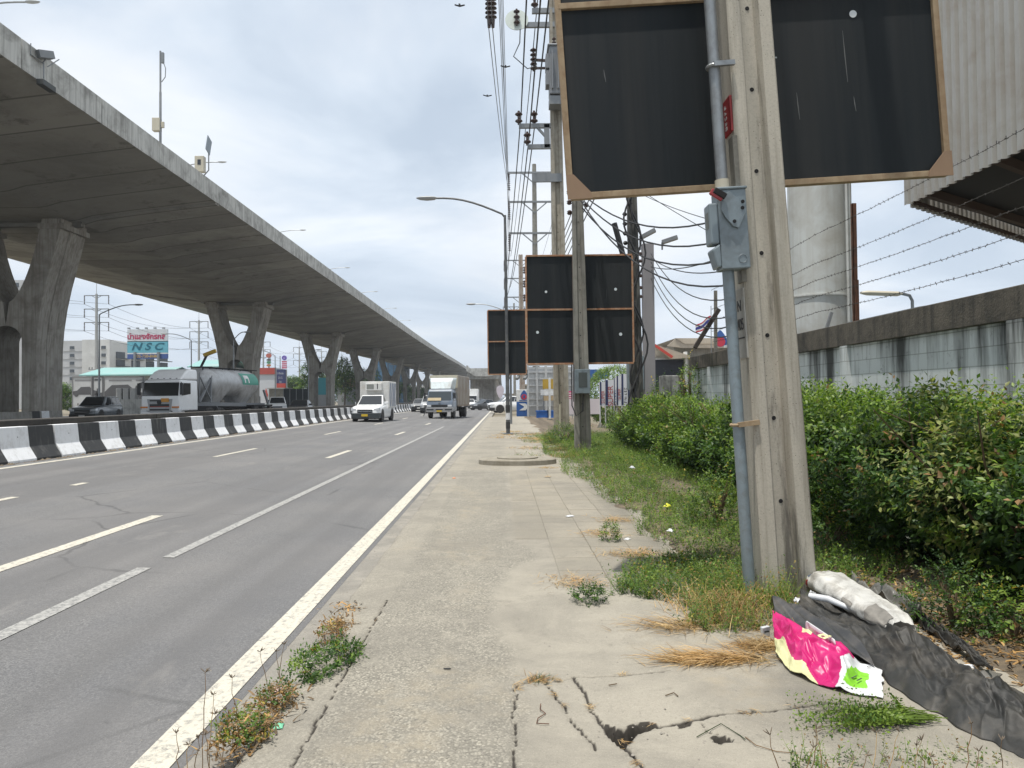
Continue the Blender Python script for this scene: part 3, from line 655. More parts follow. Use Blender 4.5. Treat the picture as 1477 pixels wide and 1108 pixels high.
t = thing('meter_box', 'grey electricity meter box low on the second pole below its board', 'meter box', (pB.location.x, 20.2, 0))
b = MB(); b.box(-.24, .17, -.42, -.19, 1.62, 2.27); b.build('case', greyp, t, bevel=.01)
b = MB(); b.box(-.14, .09, -.426, -.421, 1.78, 2.18); b.build('window', mat('meter_window', (.07, .08, .075), .2), t)
b = MB(); b.tube([(-.30, -.2, 2.4), (-.31, -.24, 1.3), (-.2, -.28, 1.02), (-.02, -.26, 1.15), (.0, -.2, 1.6)], .018, 6); b.tube([(-.25, -.22, 2.4), (-.26, -.22, 1.4)], .014, 5); b.build('cable', cable, t)
pC = hpole('utility_pole', 'tallest tan concrete power pole carrying brackets and the transformer', (Q(810, 600, 27).x, 27.0, 0), 22.5, .55, .46, .28, .26, polec, -.008)
pD = hpole('utility_pole', 'dark concrete pole wrapped in cables rising out of the hedge', (Q(919, 570, 23).x, 23, 0), 8.2, .40, .34, .28, .24, mat('dark_pole_concrete', (.12, .12, .11), .85, 0, .25, 2, (.07, .07, .065), .5, .2), -.012)
pF = hpole('utility_pole', 'pale rust-stained pole with stacked insulators behind the farthest dark board', (Q(753, 500, 72).x, 72, 0), 15.5, .55, .45, .4, .3, mat('pale_pole_concrete', (.42, .38, .33), .85, 0, .2, 2, (.25, .15, .10), .5), -.004)
for k in range(7): b = MB(); insul(5.5+k*1.35, 3, .16, .7, .32, -.25, b); b.build('insulator', porc, pF)
bF = board('farthest two-panel dark board fixed to the pavement street lamp', (P(733, 627).x, 31, 0), -.004, -.80, .80, [2.52, 3.9, 5.22], .16, ofr, False)
t = thing('square_post', 'square grey concrete post with two floodlights behind the hedge', 'post', (Q(936, 527, 25).x, 25, 0))
b = MB(); b.box(-.19, .19, -.15, .15, 0, 6.7); b.build('shaft', mat('grey_post_concrete', (.27, .26, .27), .85, 0, .12, 2), t, bevel=.02)
b = MB(); b.box(-.75, -.2, -.2, .1, 1.75, 2.9); b.build('meter_case', greyp, t, bevel=.02)
b = MB(); b.box(-.62, -.32, -.207, -.2, 2.1, 2.6); b.build('window', MATS['meter_window'], t)
for a, c in (((-.25, 0, 6.9), (.25, -.1, 7.15)), ((.5, 0, 6.75), (1.0, -.1, 6.9))):
    b = MB(); b.bar(a, c, .25, .12); b.bar((a[0], 0, 6.5), a, .05); b.build('floodlight_head', steel, t)
b = MB()
for z in (6.35, 6.1, 5.6, 5.2, 4.9): b.lathe([(.05, -.05), (.07, 0), (.05, .05)], 8, Matrix.Translation((-.27, -.1, z)))
b.build('insulator', porc, t)

# power line hardware on the tall pole
YC = 27.0; XC = pC.location.x
def zc(y): return Q(790, y, YC).z
def xc(x, y): return Q(x, y, YC).x-XC
b = MB(); z1, z2 = zc(183), zc(213)
b.bar((xc(752, 183), -.1, z1), (-.1, -.1, z1), .12, .16); b.bar((xc(764, 213), -.1, z2), (-.1, -.1, z2), .12, .16); b.bar((-.35, -.1, z2-.05), (-.35, -.1, z1+.05), .2, .12); b.bar((-.7, -.1, z1-.05), (-.35, -.1, z1-.45), .1, .08); b.build('bracket', steel, pC)
b = MB(); z3 = zc(259); b.bar((xc(770, 259), -.2, z3), (.15, -.2, z3), .1, .3); b.build('crossarm', steel, pC)
b = MB(); z4 = zc(38); b.bar((xc(752, 38), -.1, z4), (0, -.1, z4), .12, .18); b.bar((xc(772, 18), -.1, zc(18)), (0, -.1, zc(18)), .12, .18); b.build('bracket', steel, pC)
for x, y in ((752, 183), (774, 183), (764, 213), (776, 16)): b = MB(); insul(zc(y)+.06, 2, .14, .5, xc(x, y), -.1, b); b.build('pin_insulator', porc, pC, smooth=40)
b = MB(); insul(zc(104), 5, .13, .85, xc(774, 104), -.1, b); b.bar((xc(774, 80), -.1, zc(88)), (-.1, -.1, zc(90)), .08); b.bar((xc(774, 80), -.1, zc(100)), (-.1, -.1, zc(100)), .07); b.build('fuse_cutout', porc, pC)
b = MB(); b.lathe([(.42, -.01), (.42, .01)], 28, Matrix.Translation((xc(750, 32), -.18, zc(32))) @ Matrix.Rotation(1.4, 4, 'X')); gd = b.build('guard_disc', mat('clear_guard_plastic', (.55, .60, .55), .25), pC)
b = MB(); insul(zc(42), 3, .12, .6, xc(750, 42), -.3, b); b.build('bushing', porc, gd)
t = thing('transformer', 'grey oil transformer hung high on the tall power pole', 'transformer', (XC+.12, 27, 0))
zt0, zt1 = zc(160), zc(84)
b = MB(); b.box(-.5, .5, -.95, -.35, zt0+.25, zt1); b.box(-.56, .56, -1.0, -.3, zt1, zt1+.08); tb = b.build('tank', mat('transformer_grey', (.21, .22, .23), .5, .1), t, bevel=.03)
b = MB()
for i in range(5): b.box(-.42+i*.2, -.38+i*.2, -1.1, -.95, zt0+.4, zt1-.2)
for z in (zt0+.6, zt0+1.2): b.box(-.62, -.5, -.9, -.4, z, z+.5)
b.build('cooling_fin', MATS['transformer_grey'], t)
b = MB(); b.box(-.5, .3, -.9, -.3, zt0-.1, zt0+.2); b.build('mount_frame', steel, t)
b = MB()
for x in (-.3, 0, .3): insul(zt1+.08, 3, .08, .4, x, -.6, b)
b.build('bushing', porc, t)

# steel line structures further off
def lattice(label, X, Y, h, arms, aw, vb=True, matl=None):
    t = thing('power_pole', label, 'power pole', (X, Y, 0), 0, 'power poles beyond the boards'); b = MB(); b.lathe([(.38, 0), (.2, h)], 8); b.build('shaft', matl or poleg, t, smooth=40)
    for z in arms:
        b = MB(); b.bar((-aw, -.2, z), (aw, -.2, z), .16, .18)
        if vb: b.bar((-aw*.5, -.2, z), (0, -.2, z-1.1), .1); b.bar((aw*.5, -.2, z), (0, -.2, z-1.1), .1)
        a = b.build('crossarm', steel, t); 
        for s_ in (-1, 1): b = MB(); insul(z-.1, 8, .14, 1.7, s_*(aw-.05), -.2, b, -1); b.build('insulator', porc, a)
    return t
YG = 74.0
gz = [Q(772, y, YG).z for y in (250, 292, 337)]
pG = lattice('pale steel power pole with three braced crossarms behind the tan pole', Q(772, 400, YG).x, YG, gz[0]+.9, gz, 2.6)
pH = lattice('smaller power pole with stacked crossarms above the farthest dark board', Q(751, 400, 120).x, 120, 24, [Q(750, y, 120).z for y in (376, 402, 429)], 2.7)
pI = lattice('faint power pole farthest down the line', Q(741, 400, 190).x, 190, 26, [25, 21.5, 18], 2.8)

def wire(label, a, c, sag, r, matl=cable, name='power_cable', group='cables strung between the poles', n=14):
    a, c = Vector(a), Vector(c); b = MB()
    b.tube([a.lerp(c, u)-Vector((0, 0, sag*4*u*(1-u)))-a for u in np.linspace(0, 1, n)], r, 5); o = b.build(name, matl, smooth=60); o.location = a; return tag(o, label, 'cable', group)
aw = 'bare power conductor high along the pavement line of poles'
# 115 kV conductors: toward us above the tall pole, and away
for i, (px0, zz) in enumerate(((706, 20.6), (711, 20.6))):
    top = Vector((Q(px0, 30, 30).x, 27, Q(710, 36, 27).z))
    wire(aw, top+Vector((.0, 0, 0)), (pG.location.x-2.55+i*.12, YG, gz[0]-1.8), .8, .018, alum); wire(aw, top, (top.x-.1, -12, top.z+.4), .5, .018, alum)
for i, k in enumerate((1, 2)):
    for j in (0, 1):
        top = Vector((Q(717+i*4+j*2, 0, 27).x, 27, Q(717, -70-60*i, 27).z))
        wire(aw, top, (pG.location.x-2.55+j*.12, YG, gz[k]-1.8), .8, .016, alum)
t = thing('suspension_insulator', 'dark pair of disc insulator strings hanging at the top of the frame', 'insulator', (0, 27, 0)); b = MB()
for px in (705.5, 711): q = Q(px, 36, 27); insul(q.z+.2, 9, .15, 1.5, q.x, 0, b); b.lathe([(.06, q.z-.1), (.08, q.z+.2)], 8, Matrix.Translation((q.x, 0, 0)))
b.build('disc_string', porc, t)
b = MB(); q = Q(708, 36, 27); b.bar((q.x-.3, 0, q.z+1.75), (XC, 0, q.z+1.8), .15, .15); b.build('hanger_arm', steel, t)
for i, zk in enumerate(range(3)):
    for s in (-1, 1): wire(aw, (pG.location.x+s*2.55, YG, gz[i]-1.8), (pH.location.x+s*2.6, 120, [Q(750, y, 120).z for y in (376, 402, 429)][i]-1.8), .7, .022, alum)
mv = 'dark medium voltage cable over the pin insulators of the tan pole'
for x, y in ((752, 183), (774, 183), (764, 213)):
    o = Vector((XC+xc(x, y), 26.9, zc(y)+.58)); wire(mv, o, (o.x-.25+.1*(x > 770), -8, o.z+.6), .35, .024); wire(mv, o, (o.x-.5, YG, o.z+.6), .9, .024)
wire(mv, (XC+xc(776, 16), 26.9, zc(16)+.5), (XC+xc(776, 16)-.5, YG, zc(16)), .9, .02)
b = MB(); g0 = Vector((XC+xc(750, 42), 26.7, zc(48))); b.tube([g0-g0, Vector((-.02, 0, -.5)), Vector((-.25, 0, -1.0)), Vector((.25, 0, -1.45)), Vector((.6, 0, -1.35))], .02, 5); tag(b.build('jumper_cable', cable, origin=None), 'short looped jumper cable below the clear guard disc', 'cable').location = g0
lv = 'low voltage line of the stacked set running past the second pole'
for i in range(5):
    x = pB.location.x+.30; z = 7.9-i*.28
    wire(lv, (x, 20.2, z), (x-.25, YG, z+1.5-i*.1), .35, .016); wire(lv, (x, 20.2, z), (x+.25, -6, z+.9), .25, .016)
b = MB()
for i in range(5): b.lathe([(.04, -.06), (.075, -.02), (.05, 0), (.075, .02), (.04, .06)], 8, Matrix.Translation((.24, 0, 7.9-i*.28)))
for i in range(5): b.lathe([(.04, -.06), (.075, -.02), (.05, 0), (.075, .02), (.04, .06)], 8, Matrix.Translation((-.22, 0, 7.7-i*.28)))
b.build('spool_insulator', porc, pB)
# service drops to the steel column on the right
t = thing('service_post', 'slim service post behind the leaning near pole where the drop cables end', 'post', (4.6, 13, 0))
b = MB(); b.box(-.07, .07, -.07, .07, 0, 5.5); b.build('shaft', poleg, t); b = MB(); b.box(-.1, .02, -.1, -.07, 2.6, 5.3); b.build('cable_rack', steel, t)
dx = 'thick black service cable drooping right behind the switch box'
MP = Vector((6.4, 15.6, 0))
for i, (x0, y0, z1) in enumerate(((842, 282, 5.15), (842, 290, 4.75), (840, 300, 4.4), (838, 290, 3.85))):
    wire(dx, Q(x0, y0, 20.0), (4.55, 12.95, z1-.25), (.75+.12*i)*.85, .019)
dd = 'thin black drop cable from the floodlight post to the column'
for i, (y0, z1, sg) in enumerate(((366, 3.75, .75), (378, 3.42, .9), (390, 3.25, .95), (402, 3.0, .9), (372, 4.3, .35), (385, 4.75, .25))):
    wire(dd, Q(939, y0, 24.8), (4.55, 12.95, 1.5+(z1-1.5)*.85), sg, .014)
wire('thin stay wire running down from the cable-wrapped pole', Q(925, 275, 23), (4.6, 13, 3.9), .05, .01)
wire('thin stay wire running down from the cable-wrapped pole', Q(925, 280, 23), (4.6, 13, 4.4), .1, .01)
for k, (x0, z0) in enumerate(((.0, 6.5), (.12, 6.3), (-.1, 6.0))):
    b = MB(); b.tube([Vector((x0+.22*sin(2.2*z+k), -.22-.03*k, z)) for z in np.linspace(7.9, .9, 26)], .03, 5); b.build('wrapped_cable', cable, pD)
b = MB()
for z in (7.2, 6.9, 6.6, 6.3): b.lathe([(.04, -.06), (.08, 0), (.04, .06)], 8, Matrix.Translation((-.25, -.1, z)))
b.tube([(-.6, -.2, 6.9), (-.35, -.2, 5.9)], .09, 6); b.build('splice_closure', cable, pD)

# street lamp on the pavement
lp = lamp_post(9.2, (-1,), 3.0, 'dark steel street lamp with long left arm on the pavement', None, r0=.085, matl=mat('lamp_post_grey', (.085, .09, .095), .55, .3, .2, 2, (.2, .2, .19), .4), rise_=.75)
lp.location = (P(733, 627).x, 31, 0); lp.rotation_euler = (0, -.006, 0)
for z, mm in ((.25, bk), (.62, bw), (.95, bk)):
    b = MB(); b.lathe([(.092, z), (.092, z+.28)], 10); b.build('painted_band', mm, lp, smooth=40)
b = MB(); b.box(-.2, .2, -.2, .2, -.05, .06); b.build('base_plate', steel, lp)
l2 = lamp_post(9.2, (-1,), 3.0, 'second street lamp further down, its arm behind the farthest board', None, r0=.085, rise_=.75); l2.location = (.5, 66, 0)

# ------------------------------------------------------------------ wall, wire, column and clad box on the right
def wallm():
    t = NT('stained_block_wall'); co = t.coord(False); sep = t.N.new('ShaderNodeSeparateXYZ'); t.L.new(co, sep.inputs[0])
    c = t.mix(t.noise(co, 1.3, 6, .6), (.56, .60, .60), (.72, .74, .73))
    st = t.noise(t.map(co, (1, 1.5, .14)), 1.35, 7, .66); zz = t.math('MULTIPLY', t.math('SUBTRACT', sep.outputs[2], 1.4), .12)
    f = t.math('ADD', st, zz); c = t.mix(t.ramp(f, [(.53, 0), (.70, .95)]), c, (.035, .036, .033))
    c = t.mix(t.ramp(t.noise(co, 9, 8, .75), [(.60, 0), (.68, .5)]), c, (.12, .12, .115))
    br = t.N.new('ShaderNodeTexBrick'); t.L.new(t.map(co, rot=(pi/2, 0, pi/2)), br.inputs[0]); br.inputs['Scale'].default_value = 1; br.inputs['Brick Width'].default_value = .4; br.inputs['Row Height'].default_value = .2
    br.inputs['Mortar Size'].default_value = .006; t.L.new(co, br.inputs[0])
    mp = t.N.new('ShaderNodeCombineXYZ'); t.L.new(sep.outputs[1], mp.inputs[0]); t.L.new(sep.outputs[2], mp.inputs[1]); t.L.new(mp.outputs[0], br.inputs[0])
    br.inputs['Color1'].default_value = br.inputs['Color2'].default_value = (1, 1, 1, 1); br.inputs['Mortar'].default_value = (.62, .62, .6, 1)
    c = t.mix(1.0, c, br.outputs['Color'], 'MULTIPLY'); return t.done(c, .85)
wm = wallm(); cop = mat('mossy_coping', (.115, .10, .08), .9, 0, .35, 3, (.035, .034, .03), .8, .4, 40)
WX = 5.04; WT = 2.56
wl = thing('boundary_wall', 'white painted block wall with black mould streaks behind the hedge', 'wall', (WX+.1, 9, 0))
b = MB(); b.box(-.06, .10, -13, 10.9, -.3, WT-.33); b.build('block_panel', wm, wl)
b = MB(); b.box(-.12, .16, -13, 10.9, WT-.33, WT); b.build('coping', cop, wl, bevel=.01)
for y in (18, 14.4, 10.85, 7.2, 3.6, 0): b = MB(); b.box(-.125, -.06, y-.11-9, y+.11-9, -.2, WT-.33); b.build('pilaster', wm, wl)
gp = thing('gate_pillar', 'grey mouldy concrete gate pillar at the far end of the wall', 'pillar', (4.75, 20.7, 0))
b = MB(); b.box(-.32, .25, -.3, .3, 0, 2.1); b.build('pillar_body', mat('mould_concrete', (.30, .30, .285), .9, 0, .25, 2, (.03, .03, .028), .9), gp, bevel=.02)
def post(label, a, c, w, mm, name='wire_post', cat='post'):
    a, c = Vector(a), Vector(c); b = MB(); d = c-a; b.bar((0, 0, 0), d, w, .006 if False else w*.9); o = b.build(name, mm); o.location = a; return tag(o, label, cat)
wp = thing('wire_post', 'tall rusty angle-iron post with barbed wire above the wall', 'post', (WX+.12, 10.75, WT))
b = MB(); b.box(-.03, .03, -.03, -.022, 0, 1.75); b.box(-.03, -.022, -.03, .03, 0, 1.75); b.build('angle_iron', rust, wp)
b = MB(); b.box(-.026, .026, -.07, -.035, -.3, .62); b.build('splice_bar', rust, wp)
post('rusty leaning stub post just behind the wall coping', (WX+.25, 12.2, WT-.2), (WX+.42, 12.2, WT+.32), .05, steel)
post('pale upright timber post at the far end of the wall', (WX+.1, 17.8, WT-.1), (WX+.12, 17.8, WT+1.5), .07, poleg)
post('dark slanted broken timber leaning off the end of wall', Q(1002, 502, 17.2), Q(1037, 446, 17.2), .1, mat('dark_timber', (.05, .04, .035), .9))
def barbed(label, z, seed):
    r = random.Random(seed); b = MB(); pts = []
    for y in np.arange(-2, 18.05, .25):
        u = ((y+2) % 7)/7; pts.append((0, y, -.05*4*u*(1-u)+.012*noise.noise(Vector((y*3, seed, 0)))))
    pts = [Vector(p) for p in pts]; b.tube(pts, .0035, 4)
    for y in np.arange(-1, 18, .115):
        i = (y+2)/.25; k = int(i); p = pts[k].lerp(pts[min(k+1, len(pts)-1)], i-k)
        for q in (0, 1): d = Vector((r.uniform(-1, 1), r.uniform(-.5, .5), r.uniform(-1, 1))).normalized()*.021; b.bar(p-d, p+d, .0035)
    o = b.build('barbed_wire', mat('dark_wire', (.06, .055, .05), .7, .3)); o.location = (WX+.08, 0, z); return tag(o, label, 'barbed wire', 'barbed wire strands above the wall')
for i, (z, n) in enumerate(zip((4.13, 3.66, 3.38, 3.12, 2.86), ('topmost', 'second highest', 'middle', 'second lowest', 'lowest'))): barbed(n+' barbed wire strand above the white wall', z, i)
col = thing('steel_column', 'thick pale steel billboard column behind the wall with pipes', 'column', (6.82, 15.9, 0))
b = MB(); pc = mat('column_paint', (.60, .62, .60), .5, .1, .08, .8, (.42, .40, .35), .4); b.lathe([(.62, 0), (.59, 5), (.55, 12)], 36); b.build('shaft', pc, col, smooth=40)
b = MB()
for a in (-.55, -.30, -.1): b.tube([(.66*cos(a-.35), .66*sin(a-.35)-.05, .5), (.63*cos(a-.35), .63*sin(a-.35)-.05, 11)], .03, 6)
b.build('conduit', pc, col, smooth=40)
b = MB()
for z in (3.6, 7.2): b.lathe([(.63, z), (.63, z+.03)], 36)
b.build('flange', pc, col)
# corrugated box
cl = mat('corrugated_sheet', (.42, .415, .39), .55, .1, .06, 1.2, (.33, .29, .245), .3)
bx = thing('billboard_box', 'raised billboard box clad in weathered corrugated metal sheet at top right', 'billboard', (6.6, 12, 4.60))
def corr(a, c, z0, z1, name):
    a, c = Vector((*a, 0)), Vector((*c, 0)); d = (c-a); n = int(d.length/.19); d = d.normalized(); o = Vector((-d.y, d.x, 0)) if abs(d.x) < .1 else Vector((-d.y, d.x, 0)); pts = []
    for i in range(n):
        s0 = i*.19
        for s, h in ((0, 0), (.085, 0), (.105, .06), (.17, .06)): pts.append(a+d*(s0+s)+o*h)
    b = MB(); b.add([(p.x, p.y, z) for z in (z0, z1) for p in pts], [(i, i+1, len(pts)+i+1, len(pts)+i) for i in range(len(pts)-1)]); return b.build(name, cl, bx)
corr((0, 0), (0, -11), 0, 5, 'side_cladding'); corr((7.4, 5.5), (0.04, 0.03), .0, 5, 'front_cladding')
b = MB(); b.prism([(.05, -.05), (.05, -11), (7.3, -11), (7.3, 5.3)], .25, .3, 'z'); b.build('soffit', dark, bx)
b = MB()
for i in range(6): b.bar((.1, -.3-i*1.7, .16), (7.2, 4.5-i*1.7, .16), .1, .14)
b.bar((.12, -.1, .1), (.12, -11, .1), .08, .12); b.bar((.1, .0, .07), (7.3, 5.35, .07), .06, .06); b.build('purlin', mat('dark_rust', (.05, .03, .022), .9), bx)
lt = thing('yard_lamp', 'flat yard lamp on a curved arm above the wall', 'lamp', Q(1316, 440, 14))
b = MB(); b.tube([(.0, 0, -1.5), (0, 0, .08), (-.05, 0, .18), (-.2, 0, .22)], .03, 8); b.build('arm', galv, lt, smooth=40)
b = MB(); b.loft([[(-.2-u*.78, w*.1*cos(q), .21+.03*u+.045*w*sin(q)) for q in np.linspace(0, 2*pi, 10, endpoint=False)] for u, w in ((0, .4), (.1, 1), (.85, 1), (1, .5))]); b.build('lamp_head', cream, lt, smooth=30)
rf = thing('shed', 'low grey shed roof peeking over the white wall', 'shed', (7.6, 12.8, 0)); b = MB(); b.prism([(-.9, 2.92), (2.2, 3.35), (2.2, 3.28), (-.9, 2.86)], -1, 1.5, 'y'); b.build('roof', greyp, rf); b = MB(); b.box(-.7, 2, -.8, 1.3, 0, 2.86); b.build('wall', poleg, rf)
# ------------------------------------------------------------------ vehicles (front towards -Y)
tyre = mat('tyre_rubber', (.02, .02, .021), .85, 0, .3, 6, (.09, .08, .07), .1); rim = mat('wheel_rim', (.30, .30, .31), .4, .6)
chrome = mat('dull_chrome', (.45, .46, .47), .25, .8); lampm = mat('headlamp_lens', (.62, .64, .66), .1, 0, .05); amber = mat('amber_lens', (.6, .2, .02), .2)
trim = mat('black_trim', (.022, .023, .025), .55); plate = mat('yellow_plate', (.62, .42, .03), .5, 0, .05); platew = mat('white_plate', (.6, .6, .58), .5)
WH = {}
def wheel(root, x, y, r, w, key):
    if key in WH:
        o = dup(WH[key], parent=root)
    else:
        b = MB(); R90 = Matrix.Rotation(pi/2, 4, 'Y'); b.lathe([(r*.60, -w/2), (r*.93, -w/2), (r, -w*.36), (r, w*.36), (r*.93, w/2), (r*.60, w/2)], 24, R90); o = b.build('wheel', tyre, root, smooth=35)
        b = MB(); b.lathe([(r*.61, -w*.40), (r*.55, -w*.43), (r*.2, -w*.34), (r*.15, -w*.45), (r*.15, w*.45), (r*.2, w*.34), (r*.55, w*.43), (r*.61, w*.4)], 20, R90)
        b.build('rim', rim, o, smooth=30); WH[key] = o
    o.location = (x, y, r); return o
def rail(q0, q1, v): return [Vector(a).lerp(Vector(c), v) for a, c in zip(q0, q1)]
def panel(q, u0, u1, v0, v1, off=.008):                      # a piece of the quad q = (bottom0, bottom1, top1, top0), standing off it
    q = [Vector(p) for p in q]; n = (q[1]-q[0]).cross(q[3]-q[0]).normalized()*off
    f = lambda u, v: (q[0].lerp(q[1], u)).lerp(q[3].lerp(q[2], u), v)+n
    return [f(u0, v0), f(u1, v0), f(u1, v1), f(u0, v1)]
def ring(w, zb, zt, y, cr=.1):
    p = [(w*.90, zb), (w*.99, zb+.12), (w, zb+(zt-zb)*.55), (w*.965, zt-cr), (w*.90, zt-.02), (w*.5, zt), (-w*.5, zt), (-w*.90, zt-.02), (-w*.965, zt-cr), (-w, zb+(zt-zb)*.55), (-w*.99, zb+.12), (-w*.90, zb)]
    return [(x, y, z) for x, z in p]
def car(name, label, cat, loc, rz_, paintm, L=4.7, W=1.85, H=1.75, style='suv', group=None, bumper=None, wr=.37, platem=platew, windows=True, grille=True):
    t = thing(name, label, cat, loc, rz_, group); w = W/2; hl = L/2
    hood, belt = (.60*H, .64*H) if style != 'sedan' else (.62*H, .66*H)
    nose = .52*H
    body = [(-hl, .30, nose*.82, .80), (-hl+.08, .24, nose*.96, .93), (-hl+.35, .22, hood*.95, .985), (-hl+.9, .22, hood, 1), (-hl*.42, .22, belt*.985, 1)]
    if style == 'sedan': body += [(hl*.55, .22, belt, 1), (hl*.93, .24, belt*1.0, .96), (hl, .32, belt*.9, .86)]
    else: body += [(hl*.6, .22, belt*1.02, 1), (hl*.96, .26, belt*1.02, .975), (hl, .32, belt*.95, .90)]
    b = MB(); b.loft([ring(w*k, zb, zt, y) for y, zb, zt, k in body]); b.build('body', paintm, t, smooth=35)
    # cabin
    y0, y1, y0t, y1t = {'suv': (-hl*.44, hl*.95, -hl*.10, hl*.80), 'pickup': (-hl*.44, hl*.30, -hl*.12, hl*.22), 'pickup_single': (-hl*.44, hl*.05, -hl*.12, hl*.0), 'sedan': (-hl*.42, hl*.70, -hl*.04, hl*.38)}[style]
    zb, zt = belt*.97, H; wb, wt = w*.93, w*.74
    C = [(-wb, y0, zb), (wb, y0, zb), (wb, y1, zb), (-wb, y1, zb), (-wt, y0t, zt), (wt, y0t, zt), (wt, y1t, zt-.03), (-wt, y1t, zt-.03)]
    b = MB(); b.add(C, [(0, 1, 5, 4), (1, 2, 6, 5), (2, 3, 7, 6), (3, 0, 4, 7), (4, 5, 6, 7)]); b.build('cabin', paintm, t, bevel=.07, seg=3, smooth=40)
    fr = (C[0], C[1], C[5], C[4]); rt = (C[1], C[2], C[6], C[5]); lf = (C[3], C[0], C[4], C[7]); rr = (C[2], C[3], C[7], C[6])
    gl = glass()
    b = MB(); b.quad(*panel(fr, .05, .95, .04, .9)); b.build('windscreen', gl, t)
    b = MB(); b.quad(*panel(rr, .08, .92, .15, .88)); b.build('rear_window', gl, t)
    sp = {'suv': ((.12, .42), (.455, .71), (.74, .93)), 'pickup': ((.15, .54), (.57, .93)), 'pickup_single': ((.18, .92),), 'sedan': ((.16, .5), (.53, .84))}[style]
    for q, fl in ((rt, 0), (lf, 1)):
        for a, c in sp: 
            if fl: a, c = 1-c, 1-a
            b = MB(); b.quad(*panel(q, a, c, .12, .88)); b.build('side_window', gl, t)
    if style.startswith('pickup'):
        b = MB(); b.box(-w*.86, w*.86, y1+.12, hl-.1, belt*.9, belt*1.025); b.build('cargo_bed', trim, t)
    bm_ = bumper or trim
    b = MB(); b.loft([[(s*w*k, y, z) for s, k, y, z in ((-1, 1.0, -hl+.42, z0), (-1, .93, -hl-.02, z0), (-1, .6, -hl-.07, z0), (1, .6, -hl-.07, z0), (1, .93, -hl-.02, z0), (1, 1.0, -hl+.42, z0))] for z0 in (.24, .30, .50, .56)], closed=True); b.build('front_bumper', bm_, t, smooth=30)
    if grille:
        b = MB(); b.box(-w*.52, w*.52, -hl-.02, -hl+.12, .58, nose*.9); g = b.build('grille', trim, t)
        b = MB()
        for z in (.66, .76): b.box(-w*.5, w*.5, -hl-.035, -hl-.02, z, z+.035)
        b.build('grille_bar', chrome, g)
    for s in (-1, 1):
        b = MB(); b.loft([[(s*w*k, y, z) for k, z in ((.56, nose*.76), (.97, nose*.82), (.96, nose*1.0), (.6, nose*.94))] for y in (-hl+.0, -hl+.4)]); b.build('headlight', lampm, t, bevel=.01)
        b = MB(); b.box(s*w*1.02-.07, s*w*1.02+.12*s+.07, y0+.28, y0+.40, belt, belt+.17); b.build('mirror', bm_ if bumper is None else paintm, t, bevel=.03)
    b = MB(); b.box(-.2, .2, -hl-.09, -hl-.07, .36, .50); b.build('number_plate', platem, t)
    wy = hl*.62
    for y in (-wy, wy):
        for s in (-1, 1):
            b = MB(); b.lathe([(wr*1.16, -.02), (wr*1.16, .02)], 20, Matrix.Translation((s*(w-.008), y, wr*1.05)) @ Matrix.Rotation(pi/2, 4, 'Y')); b.build('wheel_arch', trim, t)
            wheel(t, s*(w-.09), y, wr, .24, ('car', wr))
    b = MB(); b.box(-w*.8, w*.8, -hl+.3, hl-.3, .18, .4); b.build('underbody', dark, t)
    return t
pw = paint('white_vehicle_paint', (.80, .81, .81), .3, .15); pg = paint('graphite_paint', (.10, .12, .135), .25); pgd = paint('dark_car_paint', (.045, .047, .052), .25); psil = paint('silver_paint', (.42, .43, .44), .3)
def gz_(x): return rz(x) if x > -11 else .10

# white refrigerated pickup on the near carriageway
t = car('box_pickup', 'white pickup with refrigerated cargo box and yellow number plate', 'pickup truck', (-8.55, 49.2, rz(-8.55)), -.05, pw, 4.9, 1.86, 1.72, 'pickup_single', bumper=mat('grey_plastic', (.035, .042, .045), .6), platem=plate)
bxm = mat('box_panel_white', (.66, .66, .64), .5, 0, .06, 1, (.45, .42, .36), .25)
b = MB(); b.box(-.98, .98, .30, 2.75, .86, 2.62); cb = b.build('cargo_box', bxm, t, bevel=.03)
b = MB(); b.box(-.52, .55, -.12, .30, 2.02, 2.50); fz = b.build('cooling_unit', bxm, t, bevel=.03)
b = MB(); b.box(-.42, .05, -.128, -.12, 2.1, 2.42); b.build('grille', mat('grey_mesh', (.22, .23, .21), .8), fz)
b = MB(); b.box(.26, .32, -.13, -.12, 2.1, 2.46); b.build('stripe', trim, fz)
blu = mat('blue_sign', (.02, .09, .30), .5, 0, .08)
for k, (y, q) in enumerate(((.6, .5), (1.2, .7), (1.75, .45), (2.2, .6))):
    b = MB(); b.prism([(y, .95), (y+.22, .95), (y+.10, 1.7), (y+.35, 2.5), (y+.08, 2.5), (y-.14, 1.7)], .981, .986, 'x'); b.build('side_graphic', mat('side_graphic_blue', (.10, .14, .24), .5), cb)

